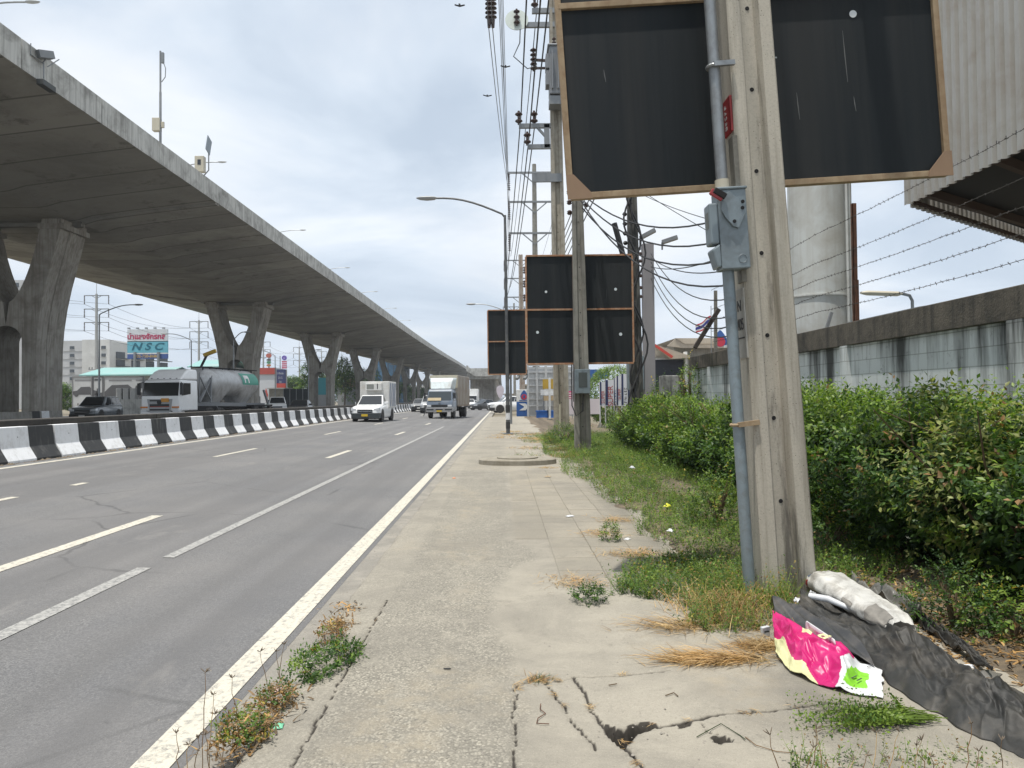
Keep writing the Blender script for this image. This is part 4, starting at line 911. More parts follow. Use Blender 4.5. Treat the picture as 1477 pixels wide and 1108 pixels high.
# six-wheel lorry
def lorry(loc, rz_):
    t = thing('lorry', 'blue-grey cab lorry with tall tan cargo box and white wind deflector', 'lorry', loc, rz_); cabm = paint('blue_grey_cab_paint', (.14, .18, .24), .4, .5)
    b = MB(); b.loft([[(x, y, z) for x, y in ((-1.02*k, y0), (1.02*k, y0), (1.06*k, 1.6), (-1.06*k, 1.6))] for z, y0, k in ((.55, 0, 1), (1.30, -.03, 1.0), (1.36, 0, .995), (2.15, .30, .93), (2.28, .42, .9))]); c = b.build('cab', cabm, t, bevel=.06, smooth=40)
    q = [(-1.0, .0, 1.36), (1.0, .0, 1.36), (.94, .30, 2.15), (-.94, .30, 2.15)]
    b = MB(); b.quad(*panel(q, .03, .97, .06, .93, .012)); b.build('windscreen', glass('lorry_glass', (.035, .045, .05)), t)
    b = MB(); b.loft([[(x, y, z) for y, z in ((-.05, 1.40), (-.02, 1.40), (.05, 1.60), (.02, 1.62))] for x in (-.92, -.4, .05, .12)]); b.build('sun_shade', mat('beige_card', (.55, .45, .29), .8), t)
    for s in (-1, 1):
        b = MB(); b.prism([(.3, 1.4), (1.2, 1.4), (1.2, 2.05), (.5, 2.05)], s*1.045, s*1.03, 'x'); b.build('side_window', glass(), t)
        b = MB(); b.box(s*1.18-.07, s*1.18+.07, .05, .12, 1.55, 2.0); b.bar((s*1.03, .2, 1.95), (s*1.18, .08, 1.9), .03); b.build('mirror', trim, t)
        b = MB(); b.box(s*.82-.16, s*.82+.16, -.09, -.03, .92, 1.06); b.build('headlight', lampm, t, bevel=.015)
    b = MB(); b.box(-.62, .62, -.07, -.02, .90, 1.08); b.build('grille', trim, t)
    b = MB(); b.box(-.09, .09, -.05, -.03, 1.22, 1.28); b.build('badge', chrome, t)
    b = MB(); b.box(-1.06, 1.06, -.16, .1, .50, .86); bp = b.build('front_bumper', mat('aluminium_bumper', (.40, .40, .40), .4, .4, .12, 4, (.2, .2, .2), .4), t, bevel=.03)
    for x in (-.72, 0, .72): b = MB(); b.box(x-.28, x+.28, -.172, -.16, .66, .76); b.build('bumper_slot', trim, bp)
    b = MB(); b.box(-.2, .2, -.18, -.16, .53, .65); b.build('number_plate', plate, t)
    b = MB(); b.loft([[(x*k, y, z) for x, y in ((-.8, y0), (.8, y0), (1.0, 1.5), (-1.0, 1.5))] for z, y0, k in ((2.30, .45, .98), (2.9, .75, 1.08), (3.18, 1.05, 1.12))]); b.build('wind_deflector', mat('pale_deflector', (.60, .68, .70), .4, 0, .08, 1, (.4, .4, .38), .2), t, bevel=.05)
    bm_ = mat('tan_cargo_panel', (.36, .345, .31), .5, .2, .12, .8, (.24, .16, .10), .55)
    b = MB(); b.box(-1.13, 1.13, 1.7, 7.3, .95, 3.40); cb = b.build('cargo_box', bm_, t, bevel=.03)
    for s in (-1, 1):
        b = MB()
        for k in range(9): b.box(s*1.13-.02, s*1.13+.02, 1.75+k*.68, 1.85+k*.68, 1.0, 3.35)
        b.box(s*1.13-.025, s*1.13+.025, 1.7, 7.3, .92, 1.05); b.build('side_rib', mat('rib_brown', (.22, .17, .13), .7), cb)
    b = MB(); b.box(-1.13, 1.13, 1.66, 1.7, 2.4, 3.42); b.build('head_rail', cream, cb)
    b = MB(); b.box(-.45, .45, .3, 7.2, .5, .9); b.build('chassis', dark, t)
    for y, ss in ((.9, (.9,)), (5.6, (.98, .70))):
        for x in ss:
            for s in (-1, 1): wheel(t, s*x, y, .43, .25, 'lorry')
    b = MB(); b.bar((-1.12, -.1, .75), (-1.22, -.12, .2), .05); b.build('mud_flap', trim, t)
    return t
lorry((-4.9, 57.5, rz(-4.9)), -.12)

# cement tanker on the far carriageway
def tanker(loc, rz_):
    t = thing('tanker_truck', 'white cab tractor truck pulling a grey bulk cement tanker trailer', 'truck', loc, rz_)
    b = MB(); b.loft([[(x, y, z) for x, y in ((-1.2*k, y0), (1.2*k, y0), (1.24*k, 1.95), (-1.24*k, 1.95))] for z, y0, k in ((.85, 0, 1), (1.62, -.02, 1.0), (1.7, .0, 1), (2.55, .18, .97), (2.68, .26, .95))]); b.build('cab', pw, t, bevel=.07, smooth=40)
    b = MB(); b.loft([[(x*k, y, z) for x, y in ((-1.1, y0), (1.1, y0), (1.2, 2.0), (-1.2, 2.0))] for z, y0, k in ((2.7, .3, 1), (3.2, .95, .97), (3.36, 1.35, .93))]); b.build('roof_fairing', pw, t, bevel=.1, seg=3, smooth=40)
    b = MB(); b.quad(*panel([(-1.2, 0, 1.7), (1.2, 0, 1.7), (1.16, .18, 2.55), (-1.16, .18, 2.55)], .02, .98, .05, .98, .012)); b.build('windscreen', glass(), t)
    for s in (-1, 1):
        b = MB(); b.prism([(.25, 1.75), (1.15, 1.85), (1.15, 2.5), (.45, 2.5)], s*1.235, s*1.222, 'x'); b.build('side_window', glass(), t)
        b = MB(); b.box(s*1.36-.08, s*1.36+.08, -.05, .06, 1.8, 2.5); b.bar((s*1.2, .2, 2.55), (s*1.36, 0, 2.5), .04); b.build('mirror', trim, t)
        b = MB(); b.prism([(-.06, .78), (.25, .82), (.25, 1.0), (-.06, .94)], s*.82, s*1.22, 'x'); b.build('headlight', lampm, t, bevel=.02)
        b = MB(); b.box(s*1.0-.22, s*1.0+.22, -.065, -.03, 1.03, 1.12); b.build('indicator', amber, t)
    b = MB(); b.prism([(-.8, 1.56), (.8, 1.56), (.62, .62), (-.62, .62)], -.06, .02); g = b.build('grille', mat('grille_silver', (.35, .36, .37), .4, .3), t)
    for z, h, mm in ((1.42, .09, trim), (1.12, .14, trim), (1.08, .04, mat('grille_red', (.4, .06, .03), .5)), (.88, .1, trim), (.7, .08, trim)): b = MB(); b.box(-.62, .62, -.075, -.06, z, z+h); b.build('grille_slot', mm, g)
    b = MB(); b.lathe([(.14, 0), (.14, .03)], 16, Matrix.Translation((0, -.075, 1.36)) @ Matrix.Rotation(pi/2, 4, 'X')); b.build('badge', trim, g)
    b = MB(); b.box(.12, .6, -.09, -.07, 1.38, 1.6); b.build('permit_sign', mat('orange_sign', (.62, .28, .03), .5), t)
    b = MB(); b.loft([[(s*k, y, z) for s, k, y in ((-1, 1.24, .6), (-1, 1.22, -.08), (1, 1.22, -.08), (1, 1.24, .6))] for z in (.35, .62, .80)]); b.build('front_bumper', pw, t, bevel=.05)
    b = MB()
    for x in (-.8, -.4, 0, .4, .8): b.box(x-.05, x+.05, .38, .5, 2.72, 2.80)
    b.build('marker_lamp', trim, t)
    # trailer
    tm = mat('tank_grey', (.46, .47, .475), .4, .2, .1, .7, (.24, .23, .22), .45); ys = np.linspace(3.4, 10.7, 41); rings = []
    for y in ys:
        u = (y-3.4)/7.3; end = min(1, min(u, 1-u)*7); k = sqrt(max(0.03, 1-(1-end)**2)); hop = max(0, cos((u-.5)*4*pi)*-1)**.7 ; r = []
        for a in np.linspace(0, 2*pi, 28, endpoint=False):
            x, z = 1.15*k*sin(a), 1.0*k*cos(a)
            if z < 0: z *= 1+.95*hop*end-.12*(1-hop)*end; x *= 1-.6*hop*end*min(1, -cos(a))
            r.append((x, y, 2.58+z))
        rings.append(r)
    b = MB(); b.loft(rings); tk = b.build('tank', tm, t, smooth=50)
    def tankpatch(name, ya, yb, a0, a1, mm):
        b = MB(); V = [[(1.165*sin(a), y, 2.58+1.012*cos(a)) for a in np.linspace(a0, a1, 8)] for y in (ya, yb)]; b.loft(V, cap=False, closed=False); return b.build(name, mm, tk)
    gr = mat('logo_green', (.05, .27, .20), .5, 0, .05)
    for s in (1, -1):
        tankpatch('logo_panel', 7.6, 9.9, s*.75, s*1.62, gr)
        b = MB(); V = [[(1.175*sin(a), y, 2.58+1.022*cos(a)) for a in np.linspace(s*.95, s*1.5, 6)] for y in (7.95, 8.1)]; b.loft(V, cap=False, closed=False)
        V = [[(1.175*sin(a), y, 2.58+1.022*cos(a)) for a in np.linspace(s*.95, s*1.2, 4)] for y in (8.1, 8.45)]; b.loft(V, cap=False, closed=False)
        V = [[(1.175*sin(a), y, 2.58+1.022*cos(a)) for a in np.linspace(s*.95, s*1.5, 6)] for y in (8.45, 8.6)]; b.loft(V, cap=False, closed=False); b.build('logo_mark', white, tk)
    b = MB()
    for s in (-.35, .35): b.bar((s, 3.7, 3.62), (s, 11.2, 3.62), .06)
    for y in np.arange(4, 11.2, .8): b.bar((-.35, y, 3.62), (.35, y, 3.62), .05); b.lathe([(.04, 3.4), (.04, 3.62)], 5, Matrix.Translation((.35, y, 0)))
    for y in (5.2, 7.5, 9.6): b.lathe([(.28, 3.45), (.28, 3.68)], 12, Matrix.Translation((0, y, 0)))
    b.build('walkway', dark, t)
    b = MB(); fm = mat('frame_grey', (.20, .21, .22), .6, .1)
    for s in (-1, 1):
        b.bar((s*.5, 2.3, 1.25), (s*.5, 12, 1.1), .2, .25); b.bar((s*1.0, 2.5, 1.35), (s*.9, 4.1, 3.0), .12); b.bar((s*1.0, 3.8, 1.3), (s*.95, 3.9, 2.9), .12); b.bar((s*1.0, 2.6, 2.9), (s*1.0, 3.9, 1.4), .07); b.bar((s*1.0, 2.5, 1.3), (s*1.0, 2.5, 3.2), .06); b.bar((s*.9, 11.2, 2.2), (s*1.0, 11.7, 1.2), .12)
        b.bar((s*1.05, 5.0, .62), (s*1.05, 8.6, .62), .05); b.bar((s*1.05, 4.4, 1.1), (s*1.05, 5.0, .62), .05)
    b.build('trailer_frame', fm, t)
    b = MB(); b.box(-.9, .9, .5, 4.6, .6, 1.1); b.box(-.45, .45, 4.6, 12.1, .85, 1.1); b.box(-1.15, 1.15, 9.2, 12.1, 1.0, 1.12); b.build('chassis', dark, t)
    for y in (1.3, 3.5, 4.8, 9.6, 10.75, 11.9):
        for s in (-1, 1): wheel(t, s*1.05, y, .5, .3, 'truck')
    return t
tanker((-20.2, 44.0, .10), -.15)
boom = thing('boom_arm', 'dark slanted boom with yellow tip rising behind the tanker truck', 'boom', Q(283, 535, 66)); a = Q(299, 511, 66)-boom.location
b = MB(); b.bar((0, 0, -.5), a, .18, .16); b.build('boom', trim, boom); b = MB(); b.bar(a-Vector((.3, 0, .1)), a+Vector((.75, 0, .3)), .32, .3); b.build('tip', mat('yellow_paint', (.6, .38, .04), .5), boom)
b = MB(); b.bar((0, 0, -.4), (-.25, 0, -4.6), .5); b.box(-1.8, 1.2, -1, 4, -5.2, -4.2); b.build('carrier', trim, boom)
car('dark_suv', 'dark graphite sport utility car with silver bonnet edge beside the pier', 'car', (-30.4, 56, .10), .10, pg, 4.9, 1.9, 1.84, 'suv', wr=.40)
car('white_pickup', 'white double-cab pickup coming up behind the tanker trailer', 'pickup truck', (-23.9, 79, .10), .30, pw, 5.2, 1.86, 1.8, 'pickup', wr=.39)
car('dark_saloon', 'dark saloon car with pale windscreen just behind the striped barrier', 'car', (-18.2, 67, .10), .10, pgd, 4.6, 1.78, 1.46, 'sedan', wr=.33)
car('pale_hatchback', 'pale green-white car mostly hidden behind the tanker tail and pier', 'car', (-32.0, 104, .10), .1, paint('pale_green_paint', (.5, .62, .58)), 4.3, 1.75, 1.6, 'suv', wr=.33)
car('silver_suv', 'silver car following close behind on the left of the lorry', 'car', (-7.6, 78, rz(-7.6)), .03, psil, 4.7, 1.85, 1.85, 'suv', wr=.38)
car('grey_saloon', 'grey car in the outer lane behind the silver one', 'car', (-9.3, 84, rz(-9.3)), .03, paint('grey_car_paint', (.2, .2, .2)), 4.5, 1.75, 1.46, 'sedan', wr=.33)
car('turning_pickup', 'white pickup turning out across the pavement mouth near the blue sign', 'pickup truck', (1.1, 82, -.03), -pi/2+.22, pw, 5.3, 1.87, 1.82, 'pickup', wr=.40)
car('saloon_car', 'small white car far off to the right of the lorry', 'car', (-5.4, 122, rz(-5)), .02, pw, 4.4, 1.75, 1.5, 'sedan', wr=.33, grille=False)
car('car', 'dark car far down the road under the ramp', 'car', (-4.6, 150, rz(-4)), .02, pgd, 4.6, 1.8, 1.6, 'suv', wr=.33, grille=False)
car('car', 'black car pulling out ahead of the turning white pickup', 'car', (-2.6, 104, rz(-2.6)), -.9, pgd, 4.4, 1.75, 1.5, 'sedan', wr=.33, grille=False)
car('pickup', 'white pickup waiting behind the turning one at the entrance', 'pickup truck', (.6, 100, -.05), -pi/2+.3, pw, 5.2, 1.86, 1.8, 'pickup', wr=.39, grille=False)
t = thing('truck', 'far white box truck to the right of the lorry', 'truck', (-5.6, 133, rz(-5.6)))
b = MB(); b.box(-1.0, 1.0, 0, 1.7, .5, 2.2); b.build('cab', pw, t, bevel=.1); b = MB(); b.box(-.9, .9, -.02, .0, 1.3, 2.0); b.build('windscreen', glass(), t)
b = MB(); b.box(-1.15, 1.15, 1.8, 7, .9, 3.3); b.build('cargo_box', white, t, bevel=.05); b = MB(); b.box(-.9, .9, .2, 6.8, .45, .9); b.build('chassis', dark, t)
for y in (.9, 5.4):
    for s in (-1, 1): wheel(t, s*.9, y, .43, .25, 'lorry')
# ------------------------------------------------------------------ left background
def facing(px, Y): return Q(px, 580, Y).x
pylon = lambda: None
for i, (px, Y, yt) in enumerate(((139, 130, 424), (287, 172, 462), (380, 228, 492), (432, 268, 500), (464, 300, 506), (493, 338, 514))):
    X = facing(px, Y); h = Q(px, yt, Y).z; lab = ('tall power pole rising beside the white apartment block', 'power pole with three crossarms standing behind the tanker truck', 'power pole beside the round red shop sign', 'power pole above the dark mesh screen', 'power pole between the third pier and its arch', 'power pole by the trees behind the fourth pier')[i]
    t = thing('power_pole', lab, 'power pole', (X, Y, 0)); b = MB(); b.lathe([(.34, 0), (.2, h), (.05, h), (.04, h+2.2)], 8); b.build('shaft', mat('far_pole_concrete', (.36, .36, .35), .8), t, smooth=40)
    for k in range(3):
        z = h-.3-k*2.35; b = MB(); b.bar((-2.15, 0, z), (2.15, 0, z), .12, .14); b.bar((-.9, 0, z), (0, 0, z-.5), .08); b.bar((.9, 0, z), (0, 0, z-.5), .08); a = b.build('crossarm', steel, t)
        for s in (-1, 1): b = MB(); insul(z, 6, .13, 1.5, s*2.1, 0, b, -1); b.build('insulator', porc, a)
    if i == 0:
        b = MB()
        for z in (7.2, 5.9): b.bar((-1.3, -.1, z), (1.3, -.1, z), .1); [b.bar((x, -.1, z), (x, -.1, z+.4), .12) for x in (-1.2, -.7, .7, 1.2)]
        b.build('lower_crossarm', steel, t)
    if i < 5:
        nx = ((287, 172, 462), (380, 228, 492), (432, 268, 500), (464, 300, 506), (493, 338, 514))[i]; X2 = facing(nx[0], nx[1]); h2 = Q(nx[0], nx[2], nx[1]).z
        for k in range(3):
            for s in (-2.1, 2.1):
                wire('thin far conductor between the power poles beyond the viaduct', (X+s, Y, h-1.8-k*2.35), (X2+s, nx[1], h2-1.8-k*2.35), 1.4, .03, alum, 'power_line', 'far power lines', 12)
    if i == 0:
        for k in range(3):
            for s in (-2.1, 2.1): wire('thin far conductor between the power poles beyond the viaduct', (X+s, Y, h-1.8-k*2.35), (X+s-3, 75, h-1.2-k*2.35), 1.4, .026, alum, 'power_line', 'far power lines', 12)
        for k in range(4): wire('low far cable crossing in front of the apartment block', (X, Y, 7.6-k*.7), (facing(300, 172), 172, 7.9-k*.7), 1.1, .03, cable, 'power_line', 'low far cables')
for px, Y, yt, s, rch, lab in ((143, 72, 455, 1, 3.5, 'far lamp post with arm to the right beside the tall power pole'), (276, 101, 492, -1, 3.4, 'far lamp post whose arm reaches left over the white billboard'), (337, 84, 492, 1, 1.3, 'lamp post standing in front of the second pier'), (397, 130, 514, -1, 3.0, 'lamp post beside the blue and red banner'), (445, 118, 514, 1, 1.4, 'lamp post in front of the third pier')):
    z = Q(px, yt, Y).z; o = lamp_post(z, (s,), rch, lab, None, r0=.10, rise_=.9); o.location = (facing(px, Y), Y, .1)
def boxthing(name, label, cat, px0, px1, Y, yt, yb, depth, mm, part='wall', base=None, bevel=0):
    x0, x1 = facing(px0, Y), facing(px1, Y); z1 = Q((px0+px1)/2, yt, Y).z; z0 = Q((px0+px1)/2, yb, Y).z if yb else -.2
    t = thing(name, label, cat, ((x0+x1)/2, Y, 0)); w = (x1-x0)/2; b = MB(); b.box(-w, w, 0, depth, z0, z1); b.build(part, mm, t, bevel=bevel); return t, w, z0, z1
# apartment block: three volumes
ab = mat('apartment_white', (.62, .62, .60), .8, 0, .05, .1, (.45, .45, .43), .2); ag = mat('apartment_grey', (.47, .475, .48), .8, 0, .05, .1, (.35, .35, .34), .2)
win = mat('far_window', (.06, .07, .08), .2); slab_ = mat('floor_band', (.40, .40, .39), .8)
YA = 200
ap = thing('apartment_block', 'white and grey multi-storey apartment block beyond the viaduct', 'building', (facing(140, YA), YA, 0)); ox = facing(140, YA)
def ax(px): return facing(px, YA)-ox
def az(y): return Q(140, y, YA).z
b = MB(); b.box(ax(60), ax(118), .5, 16, -.2, az(491)); b.build('grey_wing', ag, ap)
b = MB(); b.box(ax(118), ax(158), 0, 16, -.2, az(490)); b.build('white_wing', ab, ap)
b = MB(); b.loft([[(ax(158), 0.3, z), (ax(181), 16, z), (ax(150), 20, z)] for z in (-.2, az(493))]); b.build('side_wing', ab, ap)
for c in (77, 99, 146):
    for r in range(5):
        y = 499+r*11.2; b = MB(); b.box(ax(c), ax(c+6.5), (.42 if c < 118 else -.08), .5, az(y+4.5), az(y)); f = b.build('window', win, ap)
        b = MB(); b.box(ax(c)-.15, ax(c+6.5)+.15, (.3 if c < 118 else -.2), .45, az(y+5.2), az(y+4.7)); b.build('sill', slab_, f)
for r in range(4):
    b = MB(); y = 506+r*11.4; b.box(ax(60), ax(117.8), .40, .55, az(y+.4), az(y-.4)); b.build('floor_band', slab_, ap)
A0, A1 = Vector((ax(158), .3, 0)), Vector((ax(181), 16, 0)); dn = (A1-A0).normalized(); nn = Vector((dn.y, -dn.x, 0))
for r in range(4):
    for c in range(4):
        a0 = A0+dn*(2+c*5.6)+nn*.02; z = az(505+r*11.5); b = MB(); b.bar(a0+Vector((0, 0, z-1.2)), a0+dn*3.0+Vector((0, 0, z-1.2)), .5, 1.7); b.bar(a0+Vector((0, 0, z-2.1)), a0+dn*4.6+Vector((0, 0, z-2.1)), 1.2, .2); b.build('balcony_window', win, ap)
t, w, z0, z1 = boxthing('corner_block', 'pale apartment wing seen through the first pier', 'building', -10, 45, 205, 404, None, 14, ag)
for r in range(9):
    b = MB(); [b.box(x, x+1.3, -.1, .1, z1-2-r*3.3, z1-.8-r*3.3) for x in np.arange(-w+.8, w-1.5, 2.4)]; b.build('window_row', win, t)
# teal roofed shop
teal = mat('teal_roof', (.22, .43, .41), .5, .1, .08, .2, (.33, .42, .4), .3)
def shop(label, px0, px1, Y, yr, ye, group=None):
    x0, x1 = facing(px0, Y), facing(px1, Y); zr, ze = Q(px0, yr, Y).z, Q(px0, ye, Y).z; t = thing('shop_building', label, 'building', ((x0+x1)/2, Y, 0)); w = (x1-x0)/2
    b = MB(); b.box(-w+.6, w-.6, 0, 12, -.2, ze); b.build('wall', mat('shop_wall', (.40, .41, .40), .85, 0, .1, .3, (.25, .25, .24), .3), t)
    b = MB(); b.prism([(-.8, ze), (6, zr), (12.8, ze), (12.8, ze-.2), (6, zr-.25), (-.8, ze-.2)], -w, w, 'x'); b.build('roof', teal, t)
    for i in range(4): b = MB(); x = -w+2+(2*w-4)*i/3.5; b.box(x, x+2.2, -.06, .05, .2, 2.6); b.build('shutter', slab_, t)
shop('long low shop with a teal sheet roof behind the car hoarding', 118, 238, 112, 528, 541)
shop('second teal roofed building to the right of the billboard', 272, 330, 150, 517, 529)
# hoarding with printed cars (generic)
hm = mat('hoarding_print', (.56, .57, .575), .7, 0, .06, .4, (.42, .42, .41), .2); hd = mat('print_dark', (.11, .11, .115), .7, 0, .2, 1); hg = mat('print_grey', (.24, .24, .245), .7)
def cartoon(b, x, z, s, y):
    o = [(-1.6, .1), (-1.5, .5), (-.9, .62), (-.45, 1.05), (.6, 1.08), (1.1, .66), (1.55, .55), (1.6, .1)]; b.prism([(x+u*s, z+v*s) for u, v in o], y, y+.01)
    for u in (-1, 1.0): b.lathe([(.28*s, 0), (.28*s, .012)], 16, Matrix.Translation((x+u*s, y, z+.12*s)) @ Matrix.Rotation(pi/2, 4, 'X'))
for px0, px1, lab, cars in ((104, 133, 'left printed hoarding panel showing a dark car', ((.3, 1.45, 1.0),)), (133.5, 149, 'narrow framed printed panel between the two hoardings', ()), (149.5, 207, 'wide printed hoarding panel showing a big wheel arch and car', ((-.6, .7, 1.9), (2.7, 2.2, .8)))):
    Y = 92; t, w, z0, z1 = boxthing('hoarding', lab, 'hoarding', px0, px1, Y, 543, None, .3, hm, 'panel')
    b = MB(); [b.box(x0, x1, -.05, .02, za, zb) for x0, x1, za, zb in ((-w, w, z1-.12, z1), (-w, -w+.12, .8, z1-.12), (w-.12, w, .8, z1-.12))]; b.build('frame', hd if w < 1 else hg, t)
    for x, z, s in cars: b = MB(); cartoon(b, x, .9+z, s, -.02); b.build('printed_car', hd, t); b = MB(); b.box(x-1.2, x+1.6, -.02, 0, z1-.55, z1-.4); b.build('printed_line', hg, t)
    if w < 1: b = MB(); b.box(-.15, .25, -.02, 0, 1.4, 3.2); b.box(-.4, .4, -.02, 0, z1-.5, z1-.35); b.build('printed_figure', hd, t)
for i, px in enumerate((167, 177, 187)): boxthing('shutter_unit', ('leftmost', 'middle', 'rightmost')[i]+' pale cabinet standing against the wide hoarding', 'cabinet', px, px+8, 86, 560, None, .8, slab_, 'cabinet', bevel=.06)
tag(boxthing('low_wall', 'low grey concrete yard wall behind the dark car', 'wall', 165, 215, 84, 576, None, .3, parap)[0])
# the big white and blue billboard
YB = 150; bt = thing('billboard', 'tall white and blue billboard with red Thai heading on two posts', 'billboard', (facing(212.5, YB), YB, 0)); bz = lambda y: Q(212, y, YB).z; bw_ = facing(241.5, YB)-facing(212.5, YB)
b = MB(); b.box(-bw_, bw_, 0, .4, bz(493), bz(475)); b.build('white_panel', mat('billboard_white', (.62, .65, .68), .6), bt)
b = MB(); b.box(-bw_, bw_, 0, .4, bz(509), bz(492)-.01); b.build('blue_panel', mat('billboard_blue', (.13, .42, .52), .6), bt)
b = MB(); b.box(-bw_, bw_, 0, .4, bz(510.7), bz(509)-.01); b.build('white_band', white, bt)
b = MB(); b.box(-bw_, bw_, 0, .4, bz(517.5), bz(510.7)-.01); b.build('navy_panel', mat('billboard_navy', (.05, .10, .30), .6), bt)
text("lettering", "นำแสงจักรกล", 1.4, mat('sign_red', (.42, .03, .10), .6), face_front(-.2, -.02, bz(486)), bt, .01, bold=.06)
text('lettering', 'N S C', 2.0, mat('sign_teal', (.0, .12, .18), .6), face_front(-.1, -.02, bz(500.5)), bt, .01, shear=.3, bold=.06, sx=1.25)
text('lettering', '02-750-8686', .8, mat('sign_gold', (.5, .35, .12), .6), face_front(0, -.02, bz(514)), bt, .01, sx=1.05, bold=.02)
for s in (-1, 1): b = MB(); b.lathe([(.28, 0), (.28, bz(508))], 10, Matrix.Translation((s*2.35, -.3, 0))); b.build('post', galv, bt)
for k in range(5): b = MB(); x = -bw_*.85+k*bw_*.43; b.bar((x, 0, bz(475)), (x+.2, -1, bz(474)), .06); b.box(x, x+.5, -1.2, -.9, bz(475), bz(474)+.1); b.build('spotlight', steel, bt)
# shop signs and the red building
YS = 210; bt = thing('pole_sign', 'tall shop sign with round red disc over green and orange strips', 'sign', (facing(388, YS), YS, 0)); bz = lambda y: Q(388, y, YS).z
b = MB(); b.lathe([(.22, 0), (.22, bz(513))], 8); b.build('post', galv, bt)
b = MB(); b.loft([[(.75*cos(a), y, bz(513)+.63*sin(a)) for a in np.linspace(0, 2*pi, 20, endpoint=False)] for y in (-.3, .1)]); b.build('disc', mat('sign_rust_red', (.45, .12, .08), .5), bt)
for y, h, mm in ((518.3, 2.0, ink), (521.2, 3.4, mat('sign_green', (.08, .25, .12), .5)), (525.8, 2.6, mat('sign_orange', (.5, .2, .06), .5))): b = MB(); b.box(-.55, .55, -.28, .1, bz(y+h), bz(y)); b.build('strip', mm, bt)
bt = thing('pole_sign', 'tall shop sign with purple disc over pink lettered strips', 'sign', (facing(410.5, YS), YS, 0)); b = MB(); b.box(-1.35, -1.15, 0, .2, 0, bz(513.5)); b.build('post', galv, bt)
b = MB(); b.loft([[(.66*cos(a), y, bz(516.5)+.66*sin(a)) for a in np.linspace(0, 2*pi, 20, endpoint=False)] for y in (-.3, .1)]); b.build('disc', mat('sign_purple', (.13, .07, .42), .5), bt)
strokes(bt, face_front(0, -.305, bz(516.5)), .5, .6, 2, white, 5)
for y, h in ((521, 2.2), (524, 2.2), (527, 2), (529.7, 2.2)): b = MB(); b.box(-.66, .66, -.28, .1, bz(y+h), bz(y)); b.build('strip', mat('sign_pink', (.55, .12, .2), .5), bt)
t, w, z0, z1 = boxthing('red_fascia_shop', 'white shop with a red fascia and posters right of the second pier', 'building', 370, 398, 190, 531, None, 10, mat('shop_white', (.55, .57, .6), .7, 0, .06, .4), 'wall')
b = MB(); b.box(-w, w, -.25, 0, z1-1.6, z1+.05); b.build('fascia', mat('fascia_red', (.42, .07, .05), .5, 0, .1, 1), t)
b = MB(); b.loft([[(x, y, 3.0+1.9*q) for x, q in ((-.5, 0), (0, -.9), (.5, 0), (.0, .9))] for y in (-.12, -.05)]); b.build('red_banner', mat('banner_red', (.5, .07, .05), .6), t)
for x, k in ((-2, 1.2), (1.7, 1.5)): b = MB(); b.box(x-.5, x+.5, -.08, 0, .3, 2.2*k); b.build('window', win, t)
t, w, z0, z1 = boxthing('ad_board', 'dark blue advertising board with white lettering above a red strip', 'billboard', 399, 412, 185, 533, 560, .4, mat('ad_navy', (.04, .045, .14), .5), 'panel')
b = MB(); b.box(-w, w, -.02, .4, z0, z0+1.2); b.build('red_strip', MATS['banner_red'], t)
for k in range(3): strokes(t, face_front(-.1, -.03, z1-1-k*1.05), 1.5-.4*k, .5, 5-k, white, k)
b = MB(); b.box(-w, -w+.2, .1, .3, 0, z0); b.box(w-.2, w, .1, .3, 0, z0); b.build('post', galv, t)
t, w, z0, z1 = boxthing('grey_kiosk', 'grey concrete kiosk below the blue advertising board', 'building', 388, 409, 170, 561, None, 6, poleg, 'wall'); b = MB(); b.box(-w-.3, w+.3, -.3, 6.3, z1, z1+.25); b.build('roof', slab_, t)
t, w, z0, z1 = boxthing('mesh_screen', 'dark green-black mesh screen fence left of the third pier', 'fence', 409, 446, 150, 561, None, .1, mat('dark_mesh', (.02, .025, .027), .9, 0, .2, 1), 'mesh'); 
for k in range(5): b = MB(); x = -w+2*w*k/4; b.box(x-.06, x+.06, -.1, .0, 0, z1+.3*(k % 2)); b.build('post', steel, t)
t, w, z0, z1 = boxthing('blue_building', 'blue glass showroom with pale sign bands behind the far piers', 'building', 536, 583, 330, 512, None, 20, mat('blue_glass', (.06, .16, .27), .25, 0, .3, .25, (.02, .05, .1), .4), 'wall')
b = MB(); b.box(-w, w*.1, -.3, 0, z1*.28, z1*.45); b.build('sign_band', mat('band_blue_white', (.35, .42, .6), .6), t)
for k in range(6): b = MB(); b.box(-w+2*w*k/6, -w+2*w*k/6+.3, -.3, 0, 0, z1); b.build('mullion', win, t)
t, w, z0, z1 = boxthing('cyan_hut', 'narrow turquoise sided hut seen through the third pier arch', 'building', 452, 471, 165, 545, None, 4, mat('turquoise_sheet', (.06, .33, .38), .5, .1, .1, .5), 'wall'); b = MB(); b.box(-w, w, -.1, 0, 0, z1*.42); b.build('door', slab_, t)
t, w, z0, z1 = boxthing('grey_shed', 'low grey shed with a red roof beside the trees', 'building', 487, 520, 210, 558, None, 8, mat('shed_grey', (.30, .31, .31), .8, 0, .1, .4), 'wall'); b = MB(); b.prism([(-w-.3, z1), (0, z1+2.2), (w+.3, z1)], -.3, 8.3); b.build('roof', mat('clay_roof', (.33, .12, .08), .8), t)
